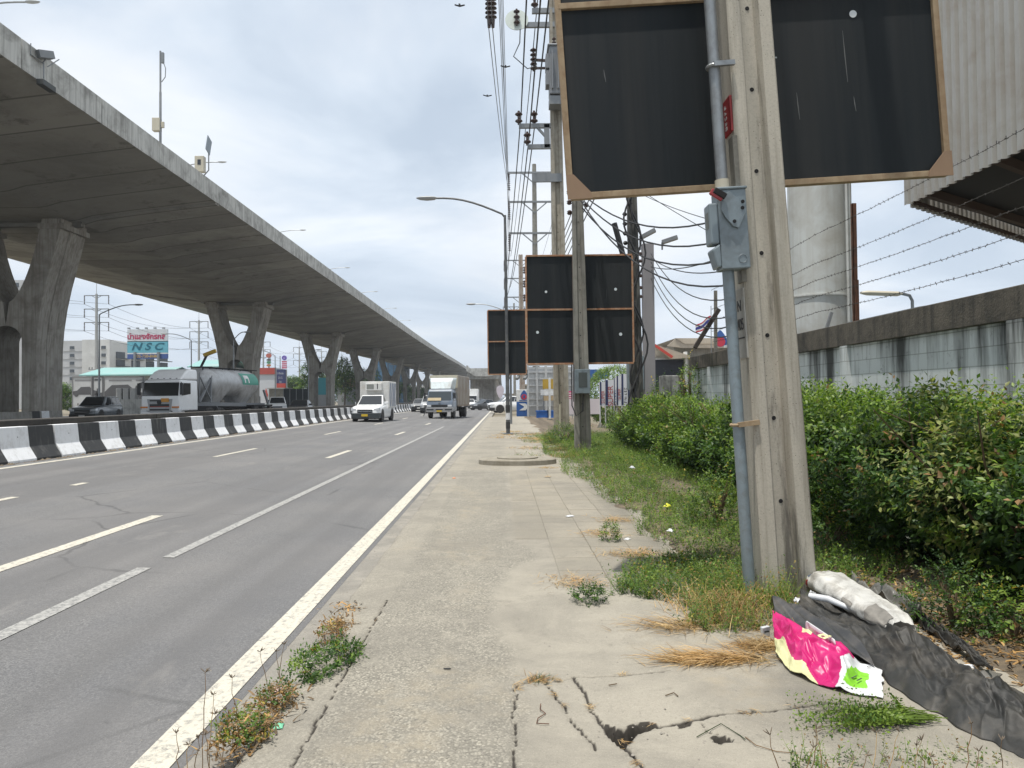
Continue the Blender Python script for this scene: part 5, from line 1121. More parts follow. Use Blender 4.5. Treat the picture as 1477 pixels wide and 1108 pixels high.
# distant strip of town so the horizon is not bare
for i, (px0, px1, Y, yt, c) in enumerate(((-160, -20, 260, 545, ab), (225, 262, 260, 556, ag), (520, 545, 420, 566, ag), (584, 620, 520, 556, ab), (625, 655, 620, 566, ag))):
    t, w, z0, z1 = boxthing('town_building', ('wide white', 'low grey', 'small grey', 'pale distant', 'farthest grey')[i]+' building in the far strip of town left of the road', 'building', px0, px1, Y, yt, None, 20, c)
    for r in range(max(1, int(z1/3.4))):
        b = MB(); [b.box(x, x+1.6, -.06, .04, 1+r*3.3, 2.4+r*3.3) for x in np.arange(-w+1, w-2, 3.2)]; b.build('window_row', win, t)
# cast lamp hanging under the deck
for i, (px, py, Y) in enumerate(((253, 431, 84), (452, 489, 130), (503, 505, 172))):
    p = Q(px, py, Y); o = thing('soffit_lamp', ('first', 'second', 'third')[i]+' little dark lamp under the far edge of the viaduct deck', 'lamp', (p.x, Y, 14.2)); b = MB(); b.lathe([(.05, .9), (.05, .1), (.4, -.15), (.4, -.3)], 10); b.build('lamp_body', trim, o)
for i, (px, py, Y) in enumerate(((729, 97, 25), (703, 139, 28), (663, 9, 24))):
    b = MB(); b.loft([[(x, .1*q-.1, .02*q) for q in (-1, 0, 1)]+[(x, 0, .05)] for x in (-.03, .03)]); b.add([(0, -.05, 0), (.16, -.02, .05), (.17, .05, .04), (0, .06, 0), (-.16, -.02, .06), (-.17, .05, .05)], [(0, 1, 2, 3), (3, 5, 4, 0)])
    o = b.build('bird', trim); o.location = Q(px, py, Y); tag(o, ('tiny dark bird flying beside the cables', 'lowest tiny bird left of the cables', 'tiny bird high in the sky left of the cables')[i], 'bird')
# ------------------------------------------------------------------ right background: forecourt, signs, houses
YP = 66; st = thing('price_sign', 'white and blue roadside totem with drop emblem and white arrow', 'sign', (facing(756, YP), YP, 0)); zz = lambda y: Q(756, y, YP).z; hw_ = .68
b = MB(); b.box(-hw_, hw_, 0, .35, -.1, zz(579.5)); b.build('blue_panel', blu, st, bevel=.03); b = MB(); b.box(-hw_, hw_, .0, .35, zz(579.5)+.01, zz(562)); b.build('white_panel', white, st, bevel=.03)
def drop(b, x, z, r, y, up=True):
    pts = [(x+r*sin(a)*(1 if cos(a) < 0 else (1-cos(a)**1.5*.55)), z-r*cos(a)*-1*(1.55 if cos(a) > 0 else 1)) for a in np.linspace(0, 2*pi, 26, endpoint=False)]; b.prism(pts, y, y+.01)
b = MB(); drop(b, 0, zz(571.5), .34, -.02); b.build('drop_emblem', mat('emblem_blue', (.03, .10, .33), .4), st)
b = MB(); b.lathe([(.25, 0), (.25, .012)], 18, Matrix.Translation((0, -.02, zz(572.6))) @ Matrix.Rotation(pi/2, 4, 'X')); b.build('emblem_core', mat('emblem_red', (.5, .03, .06), .4), st)
b = MB(); drop(b, 0, zz(572.6), .11, -.045); b.build('emblem_heart', blu, st)
b = MB(); b.box(-.45, .45, -.02, 0, zz(578.2), zz(577)); b.build('name_band', MATS['emblem_blue'], st)
b = MB(); b.prism([(-.45, zz(592)), (.1, zz(592)), (.42, zz(587)), (.1, zz(582)), (-.45, zz(582)), (-.02, zz(586.4)), (-.02, zz(587.6))], -.02, 0); b.build('arrow', white, st)
z0s = Q(722, 562, 58).z
sg = thing('flag_banner', 'pale pink teardrop flag banner on a thin stick behind the lamp post', 'banner', (facing(722, 58), 58, 0)); b = MB(); b.tube([(.5, 0, 0), (.2, 0, 1.3), (0, 0, z0s)], .02, 6); b.build('stick', white, sg)
b = MB(); z0_ = Q(722, 560, 58).z; b.prism([(-.02+.30*cos(a), z0_-.1+(.32*sin(a) if sin(a) > 0 else .75*sin(a)*(1-abs(cos(a))*.35))) for a in np.linspace(0, 2*pi, 24, endpoint=False)], -.02, .0); b.build('flag', mat('pale_pink_cloth', (.55, .50, .55), .8), sg)
# big forecourt frame with shelves
fw = thing('white_rack', 'tall white steel rack frame with grid of shelves beyond the boards', 'rack', (facing(795, 60), 60, 0)); b = MB(); W0 = facing(828, 60)-facing(795, 60)
for x in np.linspace(-W0, W0, 6): b.box(x-.06, x+.06, -.06, .06, 0, 4.2); b.box(x-.06, x+.06, 1.4, 1.52, 0, 4.2)
for z in np.arange(.9, 4.3, .55): b.box(-W0, W0, -.05, .05, z-.035, z+.035); b.box(-W0, W0, 1.42, 1.5, z-.035, z+.035)
b.build('frame', mat('rack_white', (.46, .47, .47), .6), fw)
b = MB(); b.box(-W0, W0, 1.55, 1.6, 0, 4.1); b.build('back_panel', mat('rack_panel', (.52, .53, .53), .7), fw)
for px0, px1, y0, y1, Y, mm, lab in ((783, 799, 547, 561, 58, mat('ochre_panel', (.42, .27, .03), .6), 'ochre yellow panel hanging on the white rack'), (784, 799, 571, 578, 58, mat('tan_card', (.45, .34, .2), .8), 'tan cardboard sheet low on the white rack'), (780, 800, 562, 570, 57.5, white, 'white sheet between the yellow panel and the tan card'), (815, 826, 564, 577, 52, mat('pink_card', (.55, .10, .22), .7), 'pink poster with white bands beside the tan pole')):
    t, w, z0, z1 = boxthing('hanging_sheet', lab, 'panel', px0, px1, Y, y0, y1, .04, mm, 'sheet')
    if 'pink' in lab:
        for k in (.25, .5, .75): b = MB(); b.box(-w, w*.7, -.01, 0, z0+(z1-z0)*k-.03, z0+(z1-z0)*k+.03); b.build('band', white, t)
    b = MB(); b.box(-w, -w+.05, .05, .1, 0, z0); b.box(w-.05, w, .05, .1, 0, z0); b.build('leg', galv, t)
for i, (px, Y) in enumerate(((782, 56), (798, 56))):
    t = thing('plastic_crate', ('left', 'right')[i]+' blue plastic crate on the ground by the white post', 'crate', (facing(px, Y), Y, 0)); b = MB(); b.box(-.45, .45, -.3, .3, 0, .5); b.build('body', mat('crate_blue', (.02, .12, .42), .5), t); b = MB(); b.box(-.5, .5, -.35, .35, .5, .58); b.build('rim', MATS['crate_blue'], t)
t, w, z0, z1 = boxthing('white_post', 'white painted square post between the farthest board and tan pole', 'post', 791.5, 794.5, 50, 545, None, .15, white, 'shaft'); b = MB(); b.box(-w-.1, w+.1, -.1, .25, 0, .12); b.build('foot', poleg, t)
t, w, z0, z1 = boxthing('lean_stick', 'pale bamboo stick leaning on the tan pole', 'stick', 806.5, 808.5, 26, 583, None, .05, cream, 'stick')
t = thing('white_banner', 'low white cloth banner with faded pink print behind the second pole', 'banner', (facing(843, 40), 40, 0)); w = facing(866, 40)-facing(843, 40); b = MB()
b.loft([[(x, .05*sin(x*3), z) for z in (.62, 1.45)] for x in np.linspace(-w, w, 12)], cap=False, closed=False); b.build('cloth', mat('faded_banner', (.55, .50, .52), .8, 0, .12, 1.5), t); 
for x in (-w, 0, w): b = MB(); b.box(x-.03, x+.03, .06, .1, 0, 1.5); b.build('stake', galv, t)
# row of upright banner panels
YV = 36; wordsl = ((865, 873, 'SUPER', red), (873.5, 886, 'SUPER', red), (886.5, 890.5, '', blu), (891, 898, 'SUPER', red), (898.5, 908, '', ink), (908.5, 919, '', red))
navy = mat('navy_cloth', (.02, .03, .09), .7); bc = mat('banner_cloth', (.56, .57, .60), .8, 0, .06, 2)
for i, (a, c, wd, mm) in enumerate(wordsl):
    X0, X1 = facing(a, YV), facing(c, YV); yo = .0; t = thing('banner_panel', 'upright white banner panel with %s, %s of the row' % (('red lettering and navy edge', 'large red lettering', 'narrow blue lettering', 'slim red lettering', 'black lettering', 'red lettering at the right end')[i], ('leftmost', 'second', 'third', 'fourth', 'fifth', 'last')[i]), 'banner', ((X0+X1)/2, YV+.12*i, 0)); w = (X1-X0)/2-.01
    z1 = Q(c, 551-i*3.0, YV).z; z0 = Q(a, 586, YV).z
    b = MB(); b.box(-w, w, 0, .03, z0, z1); b.build('cloth', bc, t); b = MB(); b.box(-w, -w*.35, -.012, 0, z0+.05, z1); b.build('edge_stripe', navy, t)
    if wd: text('lettering', wd, min(.42, w*1.8), mm, face_front(w*.3, -.015, (z0+z1)/2-.15) @ Matrix.Rotation(pi/2, 4, 'Z'), t, sx=1.0)
    else: strokes(t, face_front(w*.3, -.015, (z0+z1)/2-.25) @ Matrix.Rotation(pi/2, 4, 'Z'), .8, min(.3, w*.9), 6, mm, i)
    b = MB(); b.tube([(-w, .02, 0), (-w, .02, z1)], .025, 6); b.build('pole', white, t)
    b = MB(); b.prism([(-w-.18, 0), (-w+.18, 0), (-w, .35)], 0, .04); b.build('foot', poleg, t)
t, w, z0, z1 = boxthing('canopy', 'bright blue forecourt canopy edge above the clipped round tree', 'canopy', 836, 878, 70, 533, 546, 12, blu, 'fascia'); b = MB(); [b.box(x-.2, x+.2, 4, 4.4, 0, z0) for x in (-1.5, 2.2)]; b.build('column', white, t)
# houses behind the wall
hz = lambda px, y, Y: Q(px, y, Y)
YH = 46; t = thing('house', 'white house with beige gabled roof and red barge board at the wall end', 'house', (facing(985, YH), YH, 0)); ox = t.location.x; fx = lambda px: facing(px, YH)-ox; fz = lambda y: Q(980, y, YH).z
b = MB(); b.box(fx(938), fx(991), 0, 9, -.2, fz(517)); b.build('wall', white, t)
roofb = mat('beige_roof', (.46, .40, .32), .7, .1, .06, .5, (.33, .28, .22), .3)
b = MB(); b.loft([[(fx(942), -.8, fz(498)), (fx(964), -.8, fz(516)), (fx(992), -.8, fz(514.5)), (fx(991), 5, fz(502)), (fx(958), 9, fz(497))], [(fx(942), -.8, fz(498.5)-.1), (fx(964), -.8, fz(516)-.12), (fx(992), -.8, fz(514.5)-.12), (fx(991), 5, fz(502)-.12), (fx(958), 9, fz(497)-.12)]]); b.build('roof', roofb, t)
b = MB(); b.bar((fx(941), -.9, fz(499)), (fx(966), -.9, fz(516.5)), .06, .16); b.build('barge_board', mat('barge_red', (.5, .06, .04), .5), t)
b = MB(); b.box(fx(945), fx(986), -.1, 0, .1, fz(519)); b.build('dark_opening', mat('navy_opening', (.012, .016, .028), .5), t)
b = MB(); b.box(fx(986.5), fx(990), -.4, 0, -.1, fz(508)); b.build('post', white, t)
t = thing('house', 'grey gable roofed building behind the beige roofed house', 'house', (facing(1000, 75), 75, 0)); ox2 = t.location.x; gx = lambda px: facing(px, 75)-ox2; gzz = lambda y: Q(1000, y, 75).z
b = MB(); b.box(gx(965), gx(1056), 0, 10, -.2, gzz(500)); b.build('wall', poleg, t); b = MB(); b.prism([(gx(960), gzz(500)), (gx(973), gzz(489)), (gx(1056), gzz(489.5)), (gx(1062), gzz(503)), (gx(985), gzz(503))], -1, -.8); b.prism([(gx(972), gzz(489)), (gx(1056), gzz(489.5)), (gx(1062), gzz(497)), (gx(985), gzz(497))], -1.1, 9); b.build('roof', roofb, t)
t = thing('canopy_sign', 'round drop emblem sign with blue and white canopy band behind the pole', 'sign', (facing(1040, 40), 40, 0)); ez = Q(1040, 491, 40).z
b = MB(); drop(b, 0, ez, .36, -.02); b.build('drop_emblem', MATS['emblem_blue'], t); b = MB(); b.lathe([(.27, 0), (.27, .02)], 18, Matrix.Translation((0, -.025, ez-.08)) @ Matrix.Rotation(pi/2, 4, 'X')); b.build('emblem_core', MATS['emblem_red'], t)
b = MB(); b.box(.35, 3.2, 0, .5, ez-.25, ez+.1); b.build('canopy_band', blu, t); b = MB(); b.box(.35, 3.2, -.02, .5, ez-.38, ez-.25); b.build('white_band', white, t); b = MB(); b.box(1.2, 1.5, .1, .4, 0, ez-.38); b.build('post', galv, t)
fl = thing('flag', 'red white and blue striped Thai flag drooping on a thin pole above the wall', 'flag', (facing(1024, 30), 30, 0)); z0f = Q(1017, 468, 30).z
b = MB(); b.tube([(.05, 0, 0), (.1, 0, z0f+.75)], .015, 6); b.build('pole', galv, fl)
cols = (mat('flag_red', (.5, .03, .05), .7), white, mat('flag_blue', (.04, .05, .28), .7)); b = MB(); n = 10
hs = [0, 1, 2, 4, 5, 6]; 
for k in range(5):
    b.cur = (0, 1, 2, 1, 0)[k]
    for i in range(n):
        def fp(i, k): u = i/n; return (.08-.62*u, .05*sin(u*9), z0f+.36-.42*u+.03*sin(u*8)-(hs[k]/6)*.40*(1-.2*u))
        b.quad(fp(i, k), fp(i+1, k), fp(i+1, k+1), fp(i, k+1))
b.build('cloth', list(cols), fl)
t = thing('blue_drum', 'small bright blue drum between the near pole and the steel column', 'drum', (facing(1157, 18), 18, 0)); b = MB(); b.lathe([(.3, 2.2), (.3, 3.12), (.27, 3.15)], 14); b.build('drum', mat('drum_blue', (.03, .2, .6), .4), t, smooth=40); b = MB(); b.box(-.4, .4, -.4, .4, 0, 2.2); b.build('stand', poleg, t)
# far right: town strip behind the wall
for i, (px0, px1, Y, yt, lab) in enumerate(((1040, 1240, 70, 520, 'long grey shed roofs behind the white wall'), (760, 850, 130, 556, 'grey forecourt shop behind the white rack'), (728, 760, 210, 569, 'small pale building at the end of the road'))):
    t, w, z0, z1 = boxthing('shed', lab, 'building', px0, px1, Y, yt, None, 15, parap); b = MB(); b.box(-w-.5, w+.5, -.5, 15.5, z1, z1+.25); b.build('roof', roofb, t); b = MB(); [b.box(x, x+1.5, -.06, .02, .3, 2.2) for x in np.arange(-w+1, w-2, 3.5)]; b.build('door_row', win, t)
t = thing('street_camera', 'cluster of dark traffic cameras on a bracket under the farthest board', 'camera', (facing(737, 44), 44, 0)); b = MB(); b.lathe([(.07, 0), (.06, 3.2)], 8); b.build('pole', steel, t); b = MB(); zc_ = 2.9; b.box(-.9, 1.0, -.05, .05, zc_, zc_+.3); b.build('bracket', trim, t)
for x in (-.2, .35, .8): b = MB(); b.bar((x, -.35, zc_-.25), (x+.15, .1, zc_-.05), .16, .14); b.build('camera_head', steel, t)
# ------------------------------------------------------------------ foliage
def nrm(a): return a/np.maximum(np.linalg.norm(a, axis=1, keepdims=True), 1e-9)
def leaves_from(base, dirn, normal, size, ratio=.5, fold=.25):
    """one folded diamond leaf (2 quads' worth: 4 verts on the rim + mid rib) per row"""
    d = nrm(dirn); s = nrm(np.cross(d, normal)); n = np.cross(s, d); L = size[:, None]; w = L*ratio*.5
    v = np.stack([base, base+d*L*.45-s*w+n*w*fold, base+d*L-n*L*.12, base+d*L*.45+s*w+n*w*fold, base+d*L*.5-n*L*.02], 1)
    N = len(base); o = (np.arange(N)*5)[:, None]
    f = np.concatenate([o+np.array([[0, 4, 1]]), o+np.array([[1, 4, 2]]), o+np.array([[0, 3, 4]]), o+np.array([[3, 2, 4]])], 1).reshape(-1, 3)
    return v.reshape(-1, 3), f
def sprigs(pos, up, length, nleaf, lsize, ratio=.5, seed=1, droop=.25, spread=.9):
    """twigs carrying alternate leaves; returns leaf verts, faces, per-sprig ids and twig lines"""
    r = np.random.default_rng(seed); N = len(pos); d = nrm(up); ref = nrm(np.cross(d, r.normal(size=(N, 3)))); B = []; D = []; Nn = []; S = []; I = []
    for k in range(nleaf):
        u = (k+.6)/nleaf; a = k*pi+r.normal(0, .5, N)
        side = ref*np.cos(a)[:, None]+np.cross(d, ref)*np.sin(a)[:, None]
        dn = d.copy(); dn[:, 2] -= droop*u; B.append(pos+nrm(dn)*(length*u)[:, None]); D.append(nrm(d*(.55 if k < nleaf-1 else 1.6)+side*spread+r.normal(0, .25, (N, 3))-np.array([0, 0, droop])))
        Nn.append(nrm(d+np.array([0, 0, .7])+r.normal(0, .3, (N, 3)))); S.append(lsize*(1-.25*abs(u-.45))*r.uniform(.7, 1.2, N)); I.append(np.arange(N))
    B = np.concatenate(B); D = np.concatenate(D); Nn = np.concatenate(Nn); S = np.concatenate(S); I = np.concatenate(I)
    v, f = leaves_from(B, D, Nn, S, ratio); return v, f, I
def twigs(pos, up, length, r=.003, droop=.25):
    d = nrm(up).copy(); d[:, 2] -= droop*.6; e = pos+nrm(d)*length[:, None]; s = nrm(np.cross(nrm(d), np.array([[.3, .9, .1]]))); t = np.cross(nrm(d), s)
    v = np.stack([pos+s*r, pos-s*.5*r+t*r, pos-s*.5*r-t*r, e], 1).reshape(-1, 3); o = (np.arange(len(pos))*4)[:, None]
    f = np.concatenate([o+np.array([[0, 1, 3]]), o+np.array([[1, 2, 3]]), o+np.array([[2, 0, 3]])], 1).reshape(-1, 3); return v, f
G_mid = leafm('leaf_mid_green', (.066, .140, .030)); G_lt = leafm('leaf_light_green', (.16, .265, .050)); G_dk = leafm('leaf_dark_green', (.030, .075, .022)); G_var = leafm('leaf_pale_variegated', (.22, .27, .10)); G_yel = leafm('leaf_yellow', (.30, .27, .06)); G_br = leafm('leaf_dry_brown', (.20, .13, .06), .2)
twig = mat('twig_bark', (.12, .085, .05), .9, 0, .3, 8)
HM = [G_mid, G_lt, G_dk, G_var, G_br]
def hedge(name, label, y0, y1, mix, per_m2, lsize, seed, zt, xf, cat='hedge', xb=4.85, ids=5):
    """clipped-then-overgrown shrubs: a lumpy shell of leafy twigs from a profile that runs up the front and over the top"""
    r = np.random.default_rng(seed); t = thing(name, label, cat, ((xf(y0)+xb)/2, (y0+y1)/2, 0), 0, None); O = np.array(t.location)
    def prof(y, u):                                   # u 0..1 front bottom to top edge, 1..2 over the top to the wall
        X0, Z = xf(y), zt(y)+.16*N3(y*.75, seed*.7)+.10*N3(y*2.1, 5)
        if u < 1: a = u; x = X0+.30*max(0, a-.55)**2*3-.10*sin(a*pi)+.12+.42*(1-smst(0, .62, a)); z = .05+(Z-.12)*a; n = (-1, 0, .25+.9*max(0, a-.6))
        else: a = u-1; x = X0+.18+(xb-X0-.25)*a; z = Z-.10+.12*sin(a*pi); n = (-.35+.3*a, 0, 1)
        return x, z, n
    area = (y1-y0)*(1.7+1.5); K = int(area*per_m2/ids); P_ = []; U_ = []; M_ = []
    for _ in range(K):
        y = r.uniform(y0, y1); u = r.uniform(0.03, 1.95); x, z, n = prof(y, u)
        bump = .30*fbm(x*1.4+seed, y*1.3, z*1.4, 4)+.20*N3(x*3.2, y*3.2, z*3.2)
        if u < .35: bump -= .10*(1-u/.35)+.25*max(0, N3(y*1.9, seed*3.1))
        dpt = -r.exponential(.07) if r.random() < .8 else -r.uniform(.1, .5)
        nn = np.array(n)/np.linalg.norm(n); p = np.array((x, y, z))+nn*(bump+dpt); e = min(y-y0, y1-y)
        if e < .25: p[2] -= (.25-e)*.8
        if N3(y*1.25+seed, p[2]*1.6, u*1.1)+.35*N3(y*4, p[2]*4, 3) < -.30 and r.random() < .8: continue      # thin, dark gaps
        if p[2] < .03 or (u < .4 and r.random() < .5-.9*u): continue
        P_.append(p); U_.append(nn*1.0+r.normal(0, .55, 3)+np.array((0, 0, .45))); 
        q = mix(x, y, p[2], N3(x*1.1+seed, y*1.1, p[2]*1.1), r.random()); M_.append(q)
    P_ = np.array(P_)-O; U_ = np.array(U_); L_ = r.uniform(.09, .2, len(P_))*(lsize/.05)**.6
    v, f, I = sprigs(P_, U_, L_, ids, np.full(len(P_), lsize), .5, seed); M_ = np.array(M_)
    mf = np.repeat(M_[I], 4)
    # stray shoots above the top
    K = int((y1-y0)*9); S = []; 
    for _ in range(K):
        y = r.uniform(y0, y1); u = r.uniform(.8, 1.9); x, z, n = prof(y, u); S.append((x, y, z+.05))
    S = np.array(S)-O; D_ = r.normal(0, .35, S.shape)+np.array((-.15, 0, 1)); LL = r.uniform(.15, .42, len(S)); v2, f2, I2 = sprigs(S, D_, LL, 8, np.full(len(S), lsize*.85), .5, seed+9); m2 = np.repeat(np.where(r.random(len(S)) < .6, 1, 0)[I2], 4)
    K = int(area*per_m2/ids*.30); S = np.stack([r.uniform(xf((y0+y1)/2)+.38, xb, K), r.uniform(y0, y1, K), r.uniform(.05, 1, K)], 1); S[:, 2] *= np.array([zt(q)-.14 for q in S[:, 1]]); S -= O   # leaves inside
    v3, f3, I3 = sprigs(S, r.normal(0, 1, S.shape)+np.array((-.8, 0, .3)), np.full(K, .2), 4, np.full(K, lsize*1.9), .7, seed+5); m3 = np.repeat(np.where(r.random(K) < .75, 2, 0)[I3], 4)  # mostly dark leaves, the shade of the interior put into their colour
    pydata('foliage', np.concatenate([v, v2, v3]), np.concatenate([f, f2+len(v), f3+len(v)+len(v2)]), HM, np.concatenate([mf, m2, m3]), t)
    b = MB()
    for _ in range(int((y1-y0)*7)):                   # bare stems inside
        y = r.uniform(y0+.1, y1-.1); x = r.uniform(xf(y)+.45, xb-.3); p = Vector((x, y, -.05)); pts = [p]; d = Vector((r.normal(0, .25), r.normal(0, .25), 1))
        for k in range(4): p = p+d*.36; pts.append(p); d = d+Vector((r.normal(0, .3), r.normal(0, .3), 0))
        b.tube([q-Vector(O) for q in pts], [.016, .014, .011, .008, .004], 5)
    b.build('stems', twig, t)
def pick(w, q):
    s = 0
    for i, a in enumerate(w):
        s += a
        if q < s: return i
    return 0
hz_ = lambda y: float(np.interp(y, [2, 5.5, 7, 9, 11, 13, 17, 20, 22, 23.4], [1.22, 1.27, 1.36, 1.36, 1.24, 1.18, 1.22, 1.15, 1.0, .72]))
hx_ = lambda y: float(np.interp(y, [2, 4.5, 6.2, 8, 10, 14, 18, 23], [3.25, 3.25, 3.15, 3.12, 3.2, 3.3, 3.35, 3.5]))
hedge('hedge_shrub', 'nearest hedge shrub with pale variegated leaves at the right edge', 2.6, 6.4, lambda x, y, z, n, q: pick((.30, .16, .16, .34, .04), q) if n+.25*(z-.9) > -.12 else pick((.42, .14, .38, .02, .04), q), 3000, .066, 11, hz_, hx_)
hedge('hedge_shrub', 'dense green hedge shrub right behind the leaning near pole', 6.4, 10.6, lambda x, y, z, n, q: pick((.34, .48, .12, .04, .02), q) if z > .95+.3*n else pick((.46, .12, .38, .01, .03), q), 2600, .066, 12, hz_, hx_)  # all shrubs: sunlit top and shaded lower part put into the leaf colours
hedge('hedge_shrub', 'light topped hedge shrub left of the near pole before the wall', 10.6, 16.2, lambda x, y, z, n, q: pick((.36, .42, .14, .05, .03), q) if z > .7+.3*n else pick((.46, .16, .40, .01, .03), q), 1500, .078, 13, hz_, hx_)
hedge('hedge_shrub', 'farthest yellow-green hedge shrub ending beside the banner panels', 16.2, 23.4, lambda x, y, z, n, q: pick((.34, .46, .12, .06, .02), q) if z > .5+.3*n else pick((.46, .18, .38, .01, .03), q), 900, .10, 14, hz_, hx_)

def bush(name, label, cat, loc, rx, ry, rz_, n, lsize, mats, w, seed, stem=True, nleaf=6, low=0.1, flat=1.0):
    r = np.random.default_rng(seed); t = thing(name, label, cat, loc); a = nrm(r.normal(size=(n, 3))); a[:, 2] = np.abs(a[:, 2])*flat+low*r.uniform(-1, 1, n)
    k = r.uniform(.55, 1.0, n)**.6; lump = np.array([1+.28*N3(*(v*2.1+seed)) for v in a]); p = a*np.array((rx, ry, rz_))*(k*lump)[:, None]; p[:, 2] = np.abs(p[:, 2])+.02
    v, f, I = sprigs(p, a*.8+r.normal(0, .5, (n, 3))+np.array((0, 0, .5)), r.uniform(1.6, 3.4, n)*lsize, nleaf, np.full(n, lsize), .5, seed)
    cum = np.cumsum(w); M_ = np.searchsorted(cum, r.random(n)*cum[-1]); pydata('foliage', v, f, mats, np.repeat(M_[I], 4), t)
    if stem:
        b = MB()
        for _ in range(9): e = Vector((r.uniform(-.7, .7)*rx, r.uniform(-.7, .7)*ry, rz_*r.uniform(.5, .9))); b.tube([(0, 0, -.04), e*.45+Vector((0, 0, rz_*.1)), e], [.012*rz_/.4, .008*rz_/.4, .003], 5)
        b.build('stems', twig, t)
    return t
LM = [G_mid, G_lt, G_dk, G_yel, G_br]
for i, (px, py, rx, ry, h, n, ls, w, lab) in enumerate((
    (1375, 905, .28, .24, .40, 420, .026, (3, .5, 4, .2, .3), 'small dark herb bush beside the black tarpaulin'),
    (1290, 800, .40, .30, .38, 420, .04, (3, 3, 2, .2, .3), 'low light green shrub behind the white sack'),
    (1200, 795, .32, .26, .42, 330, .042, (4, 1.5, 2, .2, .3), 'leafy shrub tucked right behind the base of the near pole'),
    (1420, 800, .34, .3, .5, 420, .042, (3, 2, 3, .2, .2), 'bushy shrub at the right between herb bush and hedge'),
    (1462, 925, .26, .3, .30, 300, .036, (3, 3, 2, .3, .3), 'low shrub at the right frame edge above the tarpaulin'),
    (1035, 760, .34, .35, .62, 520, .038, (5, 4, 1, .2, .1), 'bright green weed clump left of the near pole'),
    (1062, 690, .4, .4, .65, 480, .045, (4, 3, 2, .2, .1), 'green shrub clump in front of the hedge before the pole'),
    (815, 640, .75, .6, .62, 700, .05, (5, 3, 2, .3, .2), 'tall weed clump at the foot of the tan power pole'),
    (965, 680, .5, .6, .45, 500, .05, (3, 3, 3, .2, .3), 'weedy shrub spilling from the hedge beyond the grass verge'),
    (1230, 735, .35, .35, .6, 420, .045, (3, 2, 4, .2, .2), 'dark leafy shrub between the near pole and the hedge'))):
    bush('shrub', lab, 'shrub', P(px, py), rx, ry, h, n, ls, LM, w, 50+i)
# broad-leaf tree saplings at the wall end, clipped round tree, far trees
bush('vine_shrub', 'thin leafy creeper shrub at the far end of the white wall', 'shrub', (4.75, 18.8, 0), .35, .6, 2.45, 420, .07, LM, (4, 3, 2, .2, .2), 71)
bush('shrub', 'dark green shrub behind the gate pillar by the house', 'shrub', (5.4, 24.5, 0), 1.0, .8, 1.9, 700, .10, LM, (4, 2, 3, .1, .1), 72)
bush('shrub', 'small clump of plants at the foot of the banner panels', 'shrub', (6.0, 34.5, 0), 1.2, .6, .9, 500, .10, LM, (4, 2, 3, .1, .1), 73)
def tree(name, label, loc, h, trunk, rx, rzz, n, ls, w, seed, round_=False, cat='tree'):
    r = np.random.default_rng(seed); t = thing(name, label, cat, loc); b = MB(); b.tube([(0, 0, -.1), (.05*h*.3, 0, h*.3), (0, .02*h, h*.62)], [trunk, trunk*.8, trunk*.4], 8)
    cs = []
    for k in range(1 if round_ else 9):
        c = Vector((0, 0, h-rzz)) if round_ else Vector((r.normal(0, rx*.5), r.normal(0, rx*.4), h-rzz+r.uniform(-.8, .75)*rzz)); cs.append(c); b.tube([(0, 0, h*.35), c*.6+Vector((0, 0, h*.15)), c], [trunk*.5, trunk*.3, trunk*.1], 5)
    b.build('trunk', twig, t); per = n//len(cs); PP = []; UU = []
    for c in cs:
        a = nrm(r.normal(size=(per, 3))); k = r.uniform(.8 if round_ else .45, 1, per)**.7; sz = 1.0 if round_ else r.uniform(.45, .7)
        lump = np.array([1+(.05 if round_ else .3)*N3(*(v*2.3+seed)) for v in a]); PP.append(np.array(c)+a*np.array((rx*sz, rx*sz*.9, rzz*sz))*(k*lump)[:, None]); UU.append(a+r.normal(0, .5, (per, 3)))
    PP = np.concatenate(PP); UU = np.concatenate(UU); v, f, I = sprigs(PP, UU, np.full(len(PP), ls*2.2), 5, np.full(len(PP), ls), .6, seed)
    cum = np.cumsum(w); M_ = np.searchsorted(cum, r.random(len(PP))*cum[-1]); pydata('crown', v, f, LM, np.repeat(M_[I], 4), t); return t
tree('round_tree', 'clipped dome-shaped tree above the row of banner panels', (facing(884, 44), 44, 0), 3.35, .12, 1.55, 1.75, 3000, .10, (4, 6, 1, .1, 0), 81, True)
for i, (px, Y, h, rx, rzz, lab) in enumerate(((446, 170, 10, 4.5, 4, 'dark tree right of the mesh screen beside the third pier'), (497, 200, 12.5, 6, 5, 'big round green tree between the third and fourth piers'), (478, 230, 9, 6, 4, 'lower wide tree left of the big green tree'), (520, 240, 10.5, 5, 4, 'green tree half hidden by the fourth pier'), (560, 260, 8, 5, 3, 'low tree behind the white box pickup'), (425, 240, 8.5, 2.4, 1.2, 'palm-like loose tree behind the mesh screen'), (80, 110, 4.0, 2.6, 1.6, 'low shrubby tree beside the foot of the nearest pier'), (612, 330, 8, 8, 3.5, 'distant tree mass between the far piers'), (640, 420, 9, 9, 4, 'farthest tree left of the lorry'))):
    tree('tree', lab, (facing(px, Y), Y, 0), h, .25, rx, rzz, 1500, .42*max(.6, Y/200), (5, 2, 4, .1, .1), 90+i)

